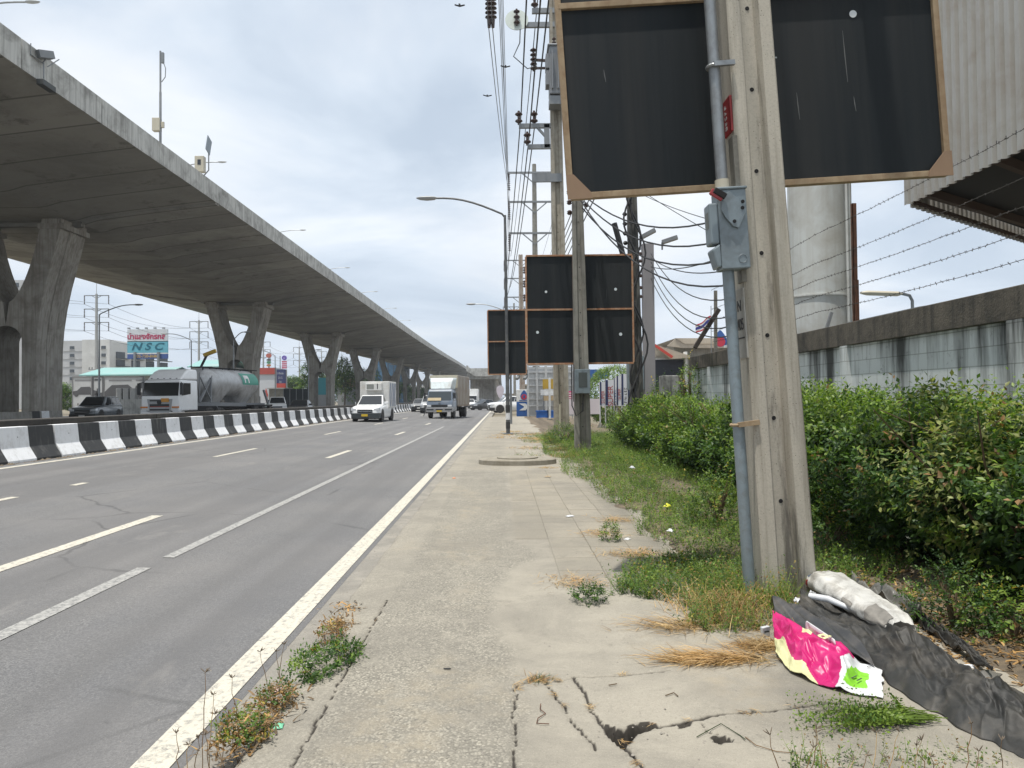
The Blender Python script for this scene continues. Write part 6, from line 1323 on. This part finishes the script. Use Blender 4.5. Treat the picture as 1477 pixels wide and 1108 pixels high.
# ------------------------------------------------------------------ weeds, dry grass
def in_region(px): return [P(*p).to_2d() for p in px]
def scatter(poly_, n, seed):
    r = np.random.default_rng(seed); xs = [p.x for p in poly_]; ys = [p.y for p in poly_]; out = []
    while len(out) < n:
        p = Vector((r.uniform(min(xs), max(xs)), r.uniform(min(ys), max(ys))))
        if inpoly(p, poly_): out.append(p)
    return out
def ground(x, y): return max(surf(x, y, False)[0] if x < 1.3 else -.05, vergez(x, y) if x > 1.0 else -1)
Vs = [Vector((x, y)) for x, y in ((1.30, 5.6), (1.15, 6.4), (1.75, 7.2), (1.45, 8.2), (1.75, 9.3), (1.45, 11), (1.5, 13), (1.15, 15), (1.4, 17.5), (1.1, 20), (1.3, 25), (1.3, 30), (4.6, 30), (4.9, 20), (3.6, 17), (3.5, 12), (3.5, 8), (3.4, 6.2), (2.8, 5.6))]
def weeds(name, poly_, n, ls, hgt, mats, w, seed, thr=-.2, freq=.9):
    r = np.random.default_rng(seed); pts = []
    for p in scatter(poly_, n, seed):
        if N3(p.x*freq, p.y*freq, seed)+.4*N3(p.x*3, p.y*3, seed) < thr: continue
        pts.append((p.x, p.y, ground(p.x, p.y)))
    p = np.array(pts); N = len(p); h = hgt*r.uniform(.3, 1.25, N)*(1+.5*np.array([N3(a[0]*.8, a[1]*.8, 3) for a in p])); d = r.normal(0, .42, (N, 3)); d[:, 2] = 1
    v, f, I = sprigs(p, d, h, 7, ls*r.uniform(.7, 1.3, N), .55, seed, .3, 1.2); cum = np.cumsum(w); M_ = np.searchsorted(cum, r.random(N)*cum[-1])
    tv, tf = twigs(p, d, h, .0025, .3); o = len(v)
    return tag(pydata(name, np.concatenate([v, tv]), np.concatenate([f, tf+o]), mats, np.concatenate([np.repeat(M_[I], 4), np.full(len(tf), 1)]), None), kind='stuff')
weeds('verge_weeds', Vs, 20000, .028, .19, LM, (5, 4, 2, .35, .6), 101, -.32)
weeds('tall_weeds', [Vector(q) for q in ((2.0, 6.2), (2.1, 9), (2.2, 14), (1.7, 19), (2.0, 28), (4.4, 28), (3.5, 18), (3.4, 7))], 3300, .042, .38, LM, (5, 4, 3, .3, .4), 102, -.1)
weeds('pavement_weeds', [Vector(q) for q in ((-.1, 18), (.9, 17.9), (1.5, 21), (1.3, 30), (.4, 30), (.9, 22))], 700, .03, .12, LM, (4, 2, 3, .3, 1), 103, .05, .7)
Dg = leafm('dry_grass', (.42, .29, .13), .25, .3, .7); Dg2 = leafm('straw', (.50, .39, .22), .2, .25, .7)
def blades(name, pts, dirs, lens, wid, mats, seed, lift=.25, curl=.5, kind='stuff', parent=None):
    r = np.random.default_rng(seed); p = np.array(pts); N = len(p); d = nrm(np.array(dirs)); L = np.array(lens)[:, None]; up = np.array([[0, 0, 1.0]]); s = nrm(np.cross(d, up+r.normal(0, .3, (N, 3))))*wid; k = r.uniform(.2, 1, (N, 1))*lift
    m1 = p+d*L*.4+up*L*k*.6; m2 = p+d*L*.75+up*L*k*(1-curl*.3); e = p+d*L+up*L*k*(1-curl)
    v = np.stack([p-s, p+s, m1-s*.8, m1+s*.8, m2-s*.5, m2+s*.5, e, e], 1).reshape(-1, 3); o = (np.arange(N)*8)[:, None]
    f = np.concatenate([o+np.array([[0, 1, 3, 2]]), o+np.array([[2, 3, 5, 4]]), o+np.array([[4, 5, 6, 7]])], 1).reshape(-1, 4)
    v[:, 2] = np.maximum(v[:, 2], .004); mi = np.repeat(r.integers(0, len(mats), N), 3)
    if kind == 'stuff' and parent is None: BL.setdefault((name, tuple(mats)), []).append((v, f, mi)); return None
    return pydata(name, v, f, mats, mi, parent)
BL = {}
def flush():
    for (name, ms), L in BL.items():
        o = 0; V, Fs = [], []
        for v, f, mi in L: V.append(v); Fs.append(f+o); o += len(v)
        tag(pydata(name, np.concatenate(V), np.concatenate(Fs), list(ms), np.concatenate([q[2] for q in L])), kind='stuff')
    BL.clear()
def clump(cx_, cy_, sx, sy, n, ang, spread, L, seed, lift, mats=None, name='dry_grass', wid=.0022, kind='stuff'):
    r = np.random.default_rng(seed); x = cx_+r.normal(0, sx, n); y = cy_+r.normal(0, sy, n); a = ang+r.normal(0, spread, n); pts = np.stack([x, y, np.array([max(0.003, ground(u, w)) for u, w in zip(x, y)])], 1)
    return blades(name, pts, np.stack([np.cos(a), np.sin(a), np.zeros(n)], 1), r.uniform(.5, 1.2, n)*L, wid, mats or [Dg, Dg2, G_br], seed, lift, kind=kind)
c = P(1040, 952); o = clump(c.x, c.y, .15, .045, 750, pi*.98, .55, .19, 110, .22, kind=None); tag(o, 'flat tuft of golden dry cut grass lying on the pavement slab', 'dry grass tuft', kind='thing')
c = P(1110, 935); clump(c.x, c.y, .09, .05, 420, pi*.8, .9, .16, 111, .2)
c = P(1040, 880); clump(c.x, c.y, .17, .18, 800, pi*.5, 1.6, .17, 112, .8)
c = P(985, 905); clump(c.x, c.y, .15, .07, 260, pi, .6, .18, 113, .3)
for i, (px, py, n) in enumerate(((870, 770, 260), (890, 750, 260), (905, 800, 300), (935, 800, 200), (830, 840, 240), (790, 675, 200), (860, 690, 200), (1075, 900, 260), (760, 660, 200))): c = P(px, py); clump(c.x, c.y, .14, .12, n, 0, 3, .10, 120+i, .25)
for i in range(26):
    y = rng.uniform(19, 34); x = rng.uniform(-.2, 2.2); clump(x, y, .25, .35, 160, 0, 3, .12, 150+i, .4, wid=.005)
# thicket of half-dry weeds at the pole foot
weeds('half_dry_weeds', in_region([(985, 905), (1010, 855), (1085, 835), (1150, 868), (1135, 900), (1085, 912), (1030, 915)]), 1150, .02, .26, LM, (3, 1.5, 1.5, .8, 3.2), 130, -.6)
weeds('pavement_edge_weeds', in_region([(880, 860), (900, 830), (960, 800), (1030, 810), (1070, 850), (1010, 882), (950, 868), (900, 858)]), 1150, .027, .18, LM, (4, 2, 2.5, .3, .8), 131, -.5)
bush('weed', 'small dark green weed sprawling alone on the pavement slab', 'weed', P(850, 868), .10, .10, .10, 110, .026, LM, (2, .4, 5, 0, 0), 132, False, flat=.7)
bush('weed', 'spiky grass-like weed growing between the paving stones', 'weed', P(880, 780), .09, .10, .16, 120, .024, LM, (3, 2, 2, .3, .6), 133, False)
# kerb-side weeds
bush('kerb_weed', 'bright green creeping weed patch in the kerb gap', 'weed', P(468, 960), .14, .30, .055, 280, .026, LM, (4, 2, 3, .1, .1), 134, False, flat=.8).rotation_euler.z = -.32
bush('kerb_weed', 'small pale weed with dry stems lower in the kerb gap', 'weed', P(350, 1068), .10, .10, .09, 120, .022, LM, (3, 2, 1, .5, 2), 135, False)
bush('kerb_weed', 'dry brown weed tuft beside the red wrapper at the kerb', 'weed', P(478, 922), .07, .10, .07, 90, .02, LM, (.6, .3, .4, .4, 5), 136, False)
bush('kerb_weed', 'brownish weed tuft below the green kerb patch', 'weed', P(395, 1018), .08, .10, .06, 110, .02, LM, (2, .6, .6, .4, 4), 137, False)
V = []
c = P(440, 985)
for (px, py, n) in ((500, 890, 60), (485, 915, 120), (395, 1030, 160), (370, 1060, 200), (345, 1090, 240)): c = P(px, py, -.06); clump(c.x, c.y, .06, .08, n, 0, 3, .05, int(px), .5, [G_br, Dg, twig], 'kerb_litter_leaves', .006)
def seedgrass(px, py, top, label, n=1, seed=1, awn=7):
    r = random.Random(seed); base = P(px, py, -.11 if px < 420 else 0); tp = Q(px+top[0], py+top[1], base.y+r.uniform(-.03, .08)); t = thing('seed_grass', label, 'grass stalk', base, 0, 'dry seed-head grass stalks by the kerb' if px < 420 else 'dry grass stalks at the lower right'); d = tp-base
    b = MB(); pts = [d*u+Vector((sin(u*3)*.012*r.uniform(-1, 1), 0, 0)) for u in np.linspace(0, 1, 7)]; b.tube(pts, [.0018]*5+[.0013, .001], 4); b.build('stalk', Dg2 if r.random() < .3 else G_br, t)
    b = MB()
    for k in range(awn): a = Vector((r.uniform(-1, 1), r.uniform(-1, 1), r.uniform(.3, 1.2))).normalized()*r.uniform(.015, .03); b.tube([d, d+a*.6, d+a], [.0012, .0022, .0008], 4)
    b.build('seed_head', mat('seed_head', (.16, .125, .09), .9), t); return t
stk = 'thin dry grass stalk with a claw-like seed head beside the kerb'
for i, (px, py, dx_, dy_) in enumerate(((292, 1125, 4, -155), (300, 1120, 8, -118), (330, 1130, -20, -100), (318, 1130, 0, -75), (345, 1110, -12, -70), (345, 1110, -10, -132), (262, 1130, -8, -72), (268, 1140, 4, -66), (282, 1145, 4, -80), (360, 1090, -35, -65), (375, 1060, 20, -55), (395, 1030, -20, -90), (410, 1000, -12, -60), (400, 1010, 10, -80), (310, 1150, -14, -90), (340, 1150, 6, -60), (500, 920, -5, -40), (490, 920, -12, -35))): seedgrass(px, py, (dx_, dy_), stk, seed=i)
stk2 = 'thin dry stalk with a tiny seed head among the lower right weeds'
for i in range(16): px = 1130+i*21+rng.uniform(-9, 9); seedgrass(px, 1135+rng.uniform(0, 30), (rng.uniform(-25, 25), -rng.uniform(40, 110)), stk2, seed=40+i, awn=4)
weeds('foreground_weeds', in_region([(1120, 1125), (1160, 1095), (1230, 1082), (1330, 1085), (1420, 1085), (1480, 1130)]), 200, .016, .11, LM, (3, 2, 1, .3, 2), 140, -.6)
weeds('litter_bed_weeds', [Vector(q) for q in ((2.55, 4.3), (3.3, 4.4), (3.5, 6.2), (2.7, 6.3), (2.5, 5.4))], 620, .034, .17, LM, (3, 2, 3, .3, 1), 141, -.1)
for i in range(12): clump(rng.uniform(2.55, 3.5), rng.uniform(4.0, 6.2), .18, .18, 170, 0, 3, .07, 170+i, .35, [G_br, soil, twig, Dg], 'dead_leaves', .007)

for pl, n in ((CR_[0], 60), (CR_[1], 70), (CR_[3], 60), (CR_[4], 50), (CR_[2], 40)):
    for i in range(n//14):
        k = rng.uniform(0, len(pl)-1.01); q = pl[int(k)].lerp(pl[int(k)+1], k-int(k)); clump(q.x, q.y, .012, .012, rng.integers(4, 16), rng.uniform(0, 6), .9, .05, 700+i, .12, [Dg, G_br, Dg2], 'crack_straw', .0012)
c = P(775, 982); clump(c.x, c.y, .05, .03, 120, .6, .8, .07, 790, .3, [Dg, G_dk, G_br], 'crack_straw', .0015)
flush()
# ------------------------------------------------------------------ rubbish
def cloth(name, fn, nu, nv, mats, mfn=None, parent=None, solid=.004):
    v = [fn(i/(nu-1), j/(nv-1)) for j in range(nv) for i in range(nu)]; f = [(j*nu+i, j*nu+i+1, (j+1)*nu+i+1, (j+1)*nu+i) for j in range(nv-1) for i in range(nu-1)]
    mi = [mfn((i+.5)/(nu-1), (j+.5)/(nv-1)) for j in range(nv-1) for i in range(nu-1)] if mfn else None
    o = pydata(name, v, f, mats, mi, parent, smooth=True)
    if solid: m_ = o.modifiers.new('thickness', 'SOLIDIFY'); m_.thickness = solid; m_.offset = -1
    return o
tarp = mat('black_tarpaulin', (.030, .030, .028), .58, 0, .3, 4, (.10, .09, .075), 0, .15, 250, fine=.1); tarp2 = mat('smooth_black_sheet', (.04, .042, .045), .42, 0, .2, 4, (.12, .11, .1))
def rid(x, y, z=0.0): return 1-min(1, abs(N3(x, y, z))*2.4)
def ridge(x, s=1.0): x = x-math.floor(x); return 1-abs(2*x-1)**1.3
# long tarpaulin: spine from the pole foot to the lower right corner, edges given in photo pixels on the ground
low = [P(*p) for p in ((1150, 905), (1195, 935), (1248, 956), (1290, 992), (1338, 1036), (1400, 1060), (1450, 1082), (1510, 1105))]
upp = [P(*p) for p in ((1160, 872), (1222, 882), (1290, 908), (1340, 932), (1380, 958), (1425, 988), (1480, 1010), (1570, 1045))]
def along(L, u): k = min(u*(len(L)-1), len(L)-1.001); i = int(k); return L[i].lerp(L[i+1], k-i)
def tarpf(u, v):
    e0, e1 = along(low, u), along(upp, u); w = .03*N3(u*9, 1); p = e0.lerp(e1, v+.05*N3(u*7, v*3)); env = sin(pi*min(1, v*1.02))**.85
    pinch = exp(-((u-.60)/.06)**2); hh = .10+.05*N3(u*5, 2)+.03*pinch-.05*smst(.75, 1, u)
    w = .25*N3(u*5, v*2, 11); f = .115*rid(v*1.7+u*2.4+w, u*2.6, 2)+.08*rid(v*4.2-u*2+w, u*6, 3)+.04*rid(v*8+u*4, u*13, 7)+.012*rid(v*15, u*26, 5)+.006*N3(u*60, v*24)
    z = env*(hh*.34+f*.62*(1-.5*smst(.78, 1, u))); p = p+(e1-e0)*(.25*(v-.5)*-pinch)
    return (p.x+.02*N3(u*18, v*6, 4), p.y+.02*N3(u*18, v*6, 8), max(.004, z))
o = cloth('tarpaulin', tarpf, 260, 100, [tarp]); tag(o, 'long crumpled dusty black tarpaulin trailing to the lower right corner', 'tarpaulin')
def foldf(u, v):                                    # smooth dark sheet folded over near the pole
    a = P(1118, 912).lerp(P(1262, 968), u); c = P(1112, 882).lerp(P(1205, 905), u); p = a.lerp(c, v)
    z = .012+(.13+.03*N3(u*4, v*3))*sin(pi*min(1, v*.95+.05))**.8*(1-.5*u)+.03*ridge(v*2+u*3)*(1-u*.3); return (p.x, p.y, z)
o = cloth('folded_sheet', foldf, 60, 40, [tarp2]); tag(o, 'smooth dark sheet folded over above the pink vinyl banner', 'sheet')
pk = mat('vinyl_pink', (.50, .012, .14), .38, 0, .06, 3); py_ = mat('vinyl_pale_yellow', (.68, .66, .36), .42, 0, .06, 3); vw = mat('vinyl_white', (.70, .72, .74), .4, 0, .05, 3, (.5, .5, .5)); vg = mat('vinyl_green', (.22, .55, .04), .4, 0, .06, 3)
top_ = [P(*p) for p in ((1114, 908), (1150, 925), (1188, 945), (1232, 962), (1272, 963))]; bot_ = [P(*p) for p in ((1119, 948), (1140, 972), (1180, 990), (1220, 1002), (1274, 1010))]
def banf(u, v):
    p = along(bot_, u).lerp(along(top_, u), v); c = sin(pi*u)**.5
    f = (.07*rid(u*2.6+v*.8, v*1.7-u*.6, 4)+.032*rid(u*5.2-v*2, v*3.6+u, 8)+.012*rid(u*11, v*8, 2))*(1-.85*smst(.70, .82, u))
    z = .010+f*(.25+.75*smst(0, .4, v))*(1-.5*smst(.6, 1, v))+.06*v*(1-smst(.6, .85, u)); return (p.x+.012*N3(u*9, v*7, 1), p.y+.012*N3(u*9, v*7, 6), z)
def banm(u, v):
    if u > .70+.10*(v-.5)+.02*sin(v*9): 
        uu = u-(.70+.10*(v-.5)); return 3 if (.055 < uu < .20-.08*v+.03 and .08+uu*.6 < v < .80-uu*.9) else 2
    k = v+.22*sin(u*5+.6); return 1 if (v < .40-.75*u+.03*sin(u*20) or (.30 < u < .40 and .86 < v)) else 0
o = cloth('vinyl_banner', banf, 170, 80, [pk, py_, vw, vg], banm); tag(o, 'crumpled pink, pale yellow and white vinyl banner with green print', 'vinyl banner')
q0 = Vector(banf(.79, .28)); q1 = Vector(banf(.87, .22)); ex = (q1-q0).normalized(); nn_ = Vector((0, 0, 1)); ey = nn_.cross(ex); M_ = Matrix((ex, ey, nn_)).transposed().to_4x4(); M_.translation = Vector(banf(.80, .36))+Vector((0, 0, .014)); text('lettering', 'ป1', .075, ink, M_, o, .0005)
M2 = M_.copy(); M2.translation = Vector(banf(.89, .80))+Vector((0, 0, .012)); text('lettering', 'C', .03, ink, M2, o, .0005)
M2 = M_.copy(); M2.translation = Vector(banf(.50, .74))+Vector((0, 0, .03)); text('lettering', 'ดี', .09, py_, M2, o, .001, bold=.004)
b = MB(); p0_, p1_ = P(1168, 946), P(1200, 962); 
o = cloth('vinyl_curl', lambda u, v: tuple(P(1165, 936).lerp(P(1203, 956), u)+Vector((0, -.02*cos(v*4), .13-.03*u+.035*sin(v*4)))), 14, 10, [vw]); tag(o, 'white rolled vinyl edge curling over the folded dark sheet', 'vinyl strip')
# filled white sack
sw = mat('sack_white', (.64, .63, .59), .55, 0, .06, 5, (.20, .18, .15), 0, .3, 120); A_, B_ = P(1180, 866), P(1302, 930); ax_ = (B_-A_); Ls = ax_.length*1.0; ax_.normalize(); sd = Vector((-ax_.y, ax_.x, 0))
def sackf(u, v):
    a = v*2*pi; r = .135*(sin(pi*min(.5, .10+u*2.2))**.5)*(1-.22*u)*(1 if u < .9 else 1-(u-.9)*3)*(1+.10*N3(u*6, sin(a)*2, cos(a)*2)); r = max(r, .03)
    p = A_+ax_*(u*Ls)+sd*(r*1.15*cos(a)); z = .045+r*.6+r*.62*sin(a)+.05*(1-u); return (p.x+.010*N3(u*14, a*2, 2), p.y, max(.006, z+.012*N3(u*18, sin(a)*3, cos(a)*3)))
t = thing('white_sack', 'dirty white filled plastic sack with red mark lying on the rubbish', 'sack', (0, 0, 0)); o = cloth('sack_body', sackf, 60, 41, [sw], None, t, 0)
b = MB(); c = sackf(0.0, 0); ctr = Vector((0, 0, 0))
for k in range(24): ctr += Vector(sackf(0, k/24))/24
b.add([sackf(0, k/24) for k in range(24)]+[tuple(ctr-ax_*.03)], [(k, (k+1) % 24, 24) for k in range(24)]); b.build('sack_end', sw, t, smooth=60)
ctr = Vector((0, 0, 0))
for k in range(24): ctr += Vector(sackf(1, k/24))/24
b = MB(); b.add([sackf(1, k/24) for k in range(24)]+[tuple(ctr-ax_*.03)], [(k, (k+1) % 24, 24) for k in range(24)]); b.build('tied_end', mat('sack_dirty', (.28, .26, .23), .7, 0, .4, 20), t)
def sackpatch(name, u0, u1, v0, v1, mm): o_ = cloth(name, lambda u, v: tuple(Vector(sackf(u0+(u1-u0)*u, v0+(v1-v0)*v))+Vector((-.002, -.004, .003))), 10, 10, [mm], None, t, 0); return o_
sackpatch('red_print', .03, .13, .46, .60, red); sackpatch('blue_print', .01, .09, .30, .42, mat('faded_blue_print', (.12, .15, .2), .6))
d2 = mat('sack_smear', (.24, .225, .20), .8, 0, .5, 30)
sackpatch('smear', .80, .97, .30, .55, d2); sackpatch('smear', .55, .66, .42, .50, d2)
t2 = thing('paper_tube', 'thin white rolled tube lying in front of the white sack', 'tube', (0, 0, 0)); b = MB(); b.tube([P(1168, 892)+Vector((0, 0, .15)), P(1195, 897)+Vector((0, 0, .15)), P(1232, 905)+Vector((0, 0, .11))], [.022, .022, .014], 10); b.build('tube', vw, t2, smooth=60)
o = cloth('crumpled_paper', lambda u, v: tuple(P(1148, 893).lerp(P(1175, 880), u)+Vector((0, -.03+.06*v, .12+.03*N3(u*5, v*5)))), 12, 8, [vw]); tag(o, 'small white crumpled paper on the pole side of the heap', 'paper')
t3 = thing('cardboard_cup', 'small white printed packet standing at the left tip of the dark sheet', 'packet', P(1103, 918), .3); b = MB(); b.loft([[(-.022, -.012, 0), (.03, -.012, 0), (.03, .012, 0), (-.022, .012, 0)], [(-.028, -.02, .06), (.03, -.015, .065), (.032, .015, .062), (-.024, .012, .06)]]); b.build('packet', vw, t3, bevel=.003); b = MB(); b.box(-.015, .02, -.0205, -.017, .03, .04); b.build('print', ink, t3)
clear = mat('grey_film', (.16, .155, .14), .35, 0, .3, 6)
o = cloth('plastic_film', lambda u, v: tuple(P(1225, 865).lerp(P(1330, 905), u)+Vector((.15*v, .28*v, .02+.09*rid(u*2+v, v)+.05*rid(u*5, v*5)))), 40, 30, [clear]); tag(o, 'dull grey crumpled plastic film behind the white sack', 'plastic film')
o = cloth('ground_sheet', lambda u, v: tuple(P(1318, 908).lerp(P(1420, 985), u)+Vector((.10*v+.05, .30*v, .012+.05*rid(u*3.3+v*1.3, u*2)+.025*rid(u*7, v*6)))), 60, 40, [tarp]); tag(o, 'half buried dark ground sheet between the sack and the herb bush', 'sheet')
for i, (px, py, s, mm, lab) in enumerate(((1400, 962, .035, vw, 'small white plastic scrap on the dead leaves at the right'), (822, 745, .05, vw, 'white torn paper scrap on the paving near the verge'), (790, 688, .06, mat('stone_tan', (.36, .28, .18), .9), 'tan stone at the edge of the verge weeds'), (1425, 975, .07, clear, 'flat clear plastic lid among the dead leaves at the right'), (963, 752, .05, mat('yellow_bag', (.62, .62, .05), .5), 'bright yellow plastic bag caught in the verge weeds'), (912, 690, .06, vw, 'crumpled white bag in the verge grass farther off'), (967, 787, .035, vw, 'small white scrap in the verge weeds below the yellow bag'), (905, 778, .04, vw, 'white plastic scrap on the paving edge by the dry grass'), (455, 936, .03, mat('wrapper_red', (.6, .06, .04), .4), 'crumpled red and orange wrapper beside the kerb weeds'), (398, 995, .035, mat('wrapper_pale', (.5, .36, .32), .5), 'pale reddish round wrapper lying in the kerb gap'), (402, 1048, .03, mat('wrapper_green', (.18, .5, .32), .5), 'small mint green strip on the kerb edge'), (655, 690, .045, mat('wrapper_orange', (.6, .22, .1), .5), 'orange wrapper on the kerb line farther up the pavement'), (1090, 893, .02, mat('twig_pale', (.4, .33, .22), .8), 'pale broken twig end among the dry grass at the pole'))):
    q = P(px, py, -.10 if px < 500 else 0); q.z = max(q.z, ground(q.x, q.y)) if px > 500 else q.z; hgt = .75 if 'bag' in lab else .35
    if 'bag in' in lab or 'yellow plastic' in lab or 'scrap in' in lab: q.z += .14
    if 'mint' in lab: q = P(px, py, 0); 
    r = random.Random(i); o = cloth('stone' if 'stone' in lab else ('litter_scrap' if i else 'plastic_scrap'), lambda u, v: (s*(2*u-1)*(1+.3*N3(u*4, v*4, i)), s*.7*(2*v-1), s*hgt*(.25+.9*sin(pi*u)*sin(pi*v)*(1+.5*N3(u*7, v*7, i+3)))), 12, 12, [mm], None, None, .002); o.location = q; o.rotation_euler.z = r.uniform(0, 3); tag(o, lab, 'stone' if 'stone' in lab else 'litter')
    if 'red and orange' in lab: o2 = cloth('orange_print', lambda u, v: (s*(u-.5), s*.5*(v-.9), s*.55*(.3+.9*sin(pi*u))), 6, 6, [amber], None, o, 0)
# uprooted weeds lying on the slab
t = thing('uprooted_weeds', 'bundle of uprooted green weeds laid out on the cracked slab', 'weed bundle', P(1250, 1035)); r = np.random.default_rng(5); N = 150
a0 = P(1330, 1042)-t.location; st = np.array([(a0.x+r.normal(-.02, .06), a0.y+r.normal(0, .035), .012+.03*r.random()) for _ in range(N)]); hd = [P(r.uniform(1135, 1300), r.uniform(1019, 1066))-t.location for _ in range(N)]; en = np.array([(h.x, h.y, .012+.05*r.random()) for h in hd]); dd_ = en-st; L_ = np.linalg.norm(dd_, axis=1)
tv, tf = twigs(st, dd_, L_, .0022, 0); pydata('stems', tv, tf, [G_lt], None, t)
m_ = r.random(N) < .85; pos = st+dd_*.42; v, f, I = sprigs(pos[m_], dd_[m_]+r.normal(0, .07, dd_[m_].shape)+np.array((0, 0, .03)), L_[m_]*.62, 10, np.full(m_.sum(), .021), .6, 6, .02, 1.4); v[:, 2] = np.maximum(v[:, 2], .006); M_ = r.integers(0, 2, m_.sum()); pydata('leaves', v, f, [G_mid, G_lt], np.repeat(M_[I], 4), t)
# sticks, bits of wire and grit on the slab
def stick(label, pts, rr, mm, name='twig', cat='twig'):
    pts = [P(*p) for p in pts]; b = MB(); o0 = pts[0]; b.tube([p-o0+Vector((0, 0, .006+.004*(i % 2))) for i, p in enumerate(pts)], rr, 5); o = b.build(name, mm); o.location = o0; return tag(o, label, cat)
stick('thin bent green stem lying on the slab by the slot hole', [(1005, 1065), (1040, 1047), (1068, 1063), (1075, 1070)], .002, G_dk); stick('rusty bent wire curl on the rough concrete left of the joint', [(780, 1017), (779, 1026), (787, 1031), (776, 1039), (774, 1045), (782, 1047), (792, 1046)], .0022, rust, 'wire_bit', 'wire')
stick('thin twig lying across the smooth slab', [(960, 1005), (972, 1002), (978, 1006)], .003, twig); stick('short straw lying near the first joint', [(878, 990), (890, 989)], .003, twig); stick('dry curled stem near the lower right weeds', [(1075, 1065), (1090, 1078), (1120, 1086), (1150, 1090)], .0018, G_br); stick('pale sticks tangled under the pole weeds', [(985, 898), (1010, 890), (1030, 902)], .004, Dg2); stick('pale straw leaning out of the dry grass tuft', [(965, 905), (990, 893), (1000, 885)], .003, Dg2)
stick('black twig lying on the rough pavement at left', [(640, 966), (650, 967)], .004, trim)
V = []; Fq = []
def grit(n, poly_, smin, smax, seed, zf):
    r = np.random.default_rng(seed)
    for p in scatter(poly_, n, seed):
        s = smin+(smax-smin)*r.random()**3; z = zf(p.x, p.y); o = len(V); a0 = r.random()*6
        for k in range(5): a = a0+k*2*pi/5; q = s*r.uniform(.6, 1.2); V.append((p.x+q*cos(a), p.y+q*sin(a), z-.001))
        V.append((p.x, p.y, z+s*r.uniform(.4, .8))); [Fq.append((o+k, o+(k+1) % 5, o+5)) for k in range(5)]
grit(2200, [Vector(q) for q in ((-1.0, 3), (2.3, 3), (2.4, 5.4), (1.3, 7), (1.6, 12), (-.9, 12))], .002, .010, 1, lambda x, y: surf(x, y, False)[0])
grit(1600, [Vector(q) for q in ((-1.5, 3), (-1.16, 3), (-1.2, 12), (-1.48, 12))], .002, .012, 2, lambda x, y: -.112)
grit(900, [Vector(q) for q in ((-6, 4), (-1.5, 3), (-1.5, 14), (-6, 14))], .002, .007, 3, lambda x, y: rz(x)+.001)
tag(pydata('gravel', V, Fq, mat('grit', (.24, .22, .19), .9, 0, .5, 30)), kind='stuff')
hb = MB(); hb.box(-800, 800, -70, 1200, -1.9, 42); hz = NT('haze_air'); hz.N.remove(hz.b); pv = hz.N.new('ShaderNodeVolumePrincipled'); pv.inputs['Color'].default_value = (.86, .92, 1, 1); pv.inputs['Density'].default_value = .0004; pv.inputs['Anisotropy'].default_value = .2
hz.L.new(pv.outputs[0], hz.N['Material Output'].inputs['Volume']); tag(hb.build('haze', hz.m), kind='stuff')
import os
if os.environ.get('DBG'):
    from collections import Counter
    print('STUFF', Counter(o.name.split('.')[0] for o in bpy.data.objects if o.get('kind') == 'stuff' or (o.parent is None and 'category' not in o and o.get('kind') is None)))
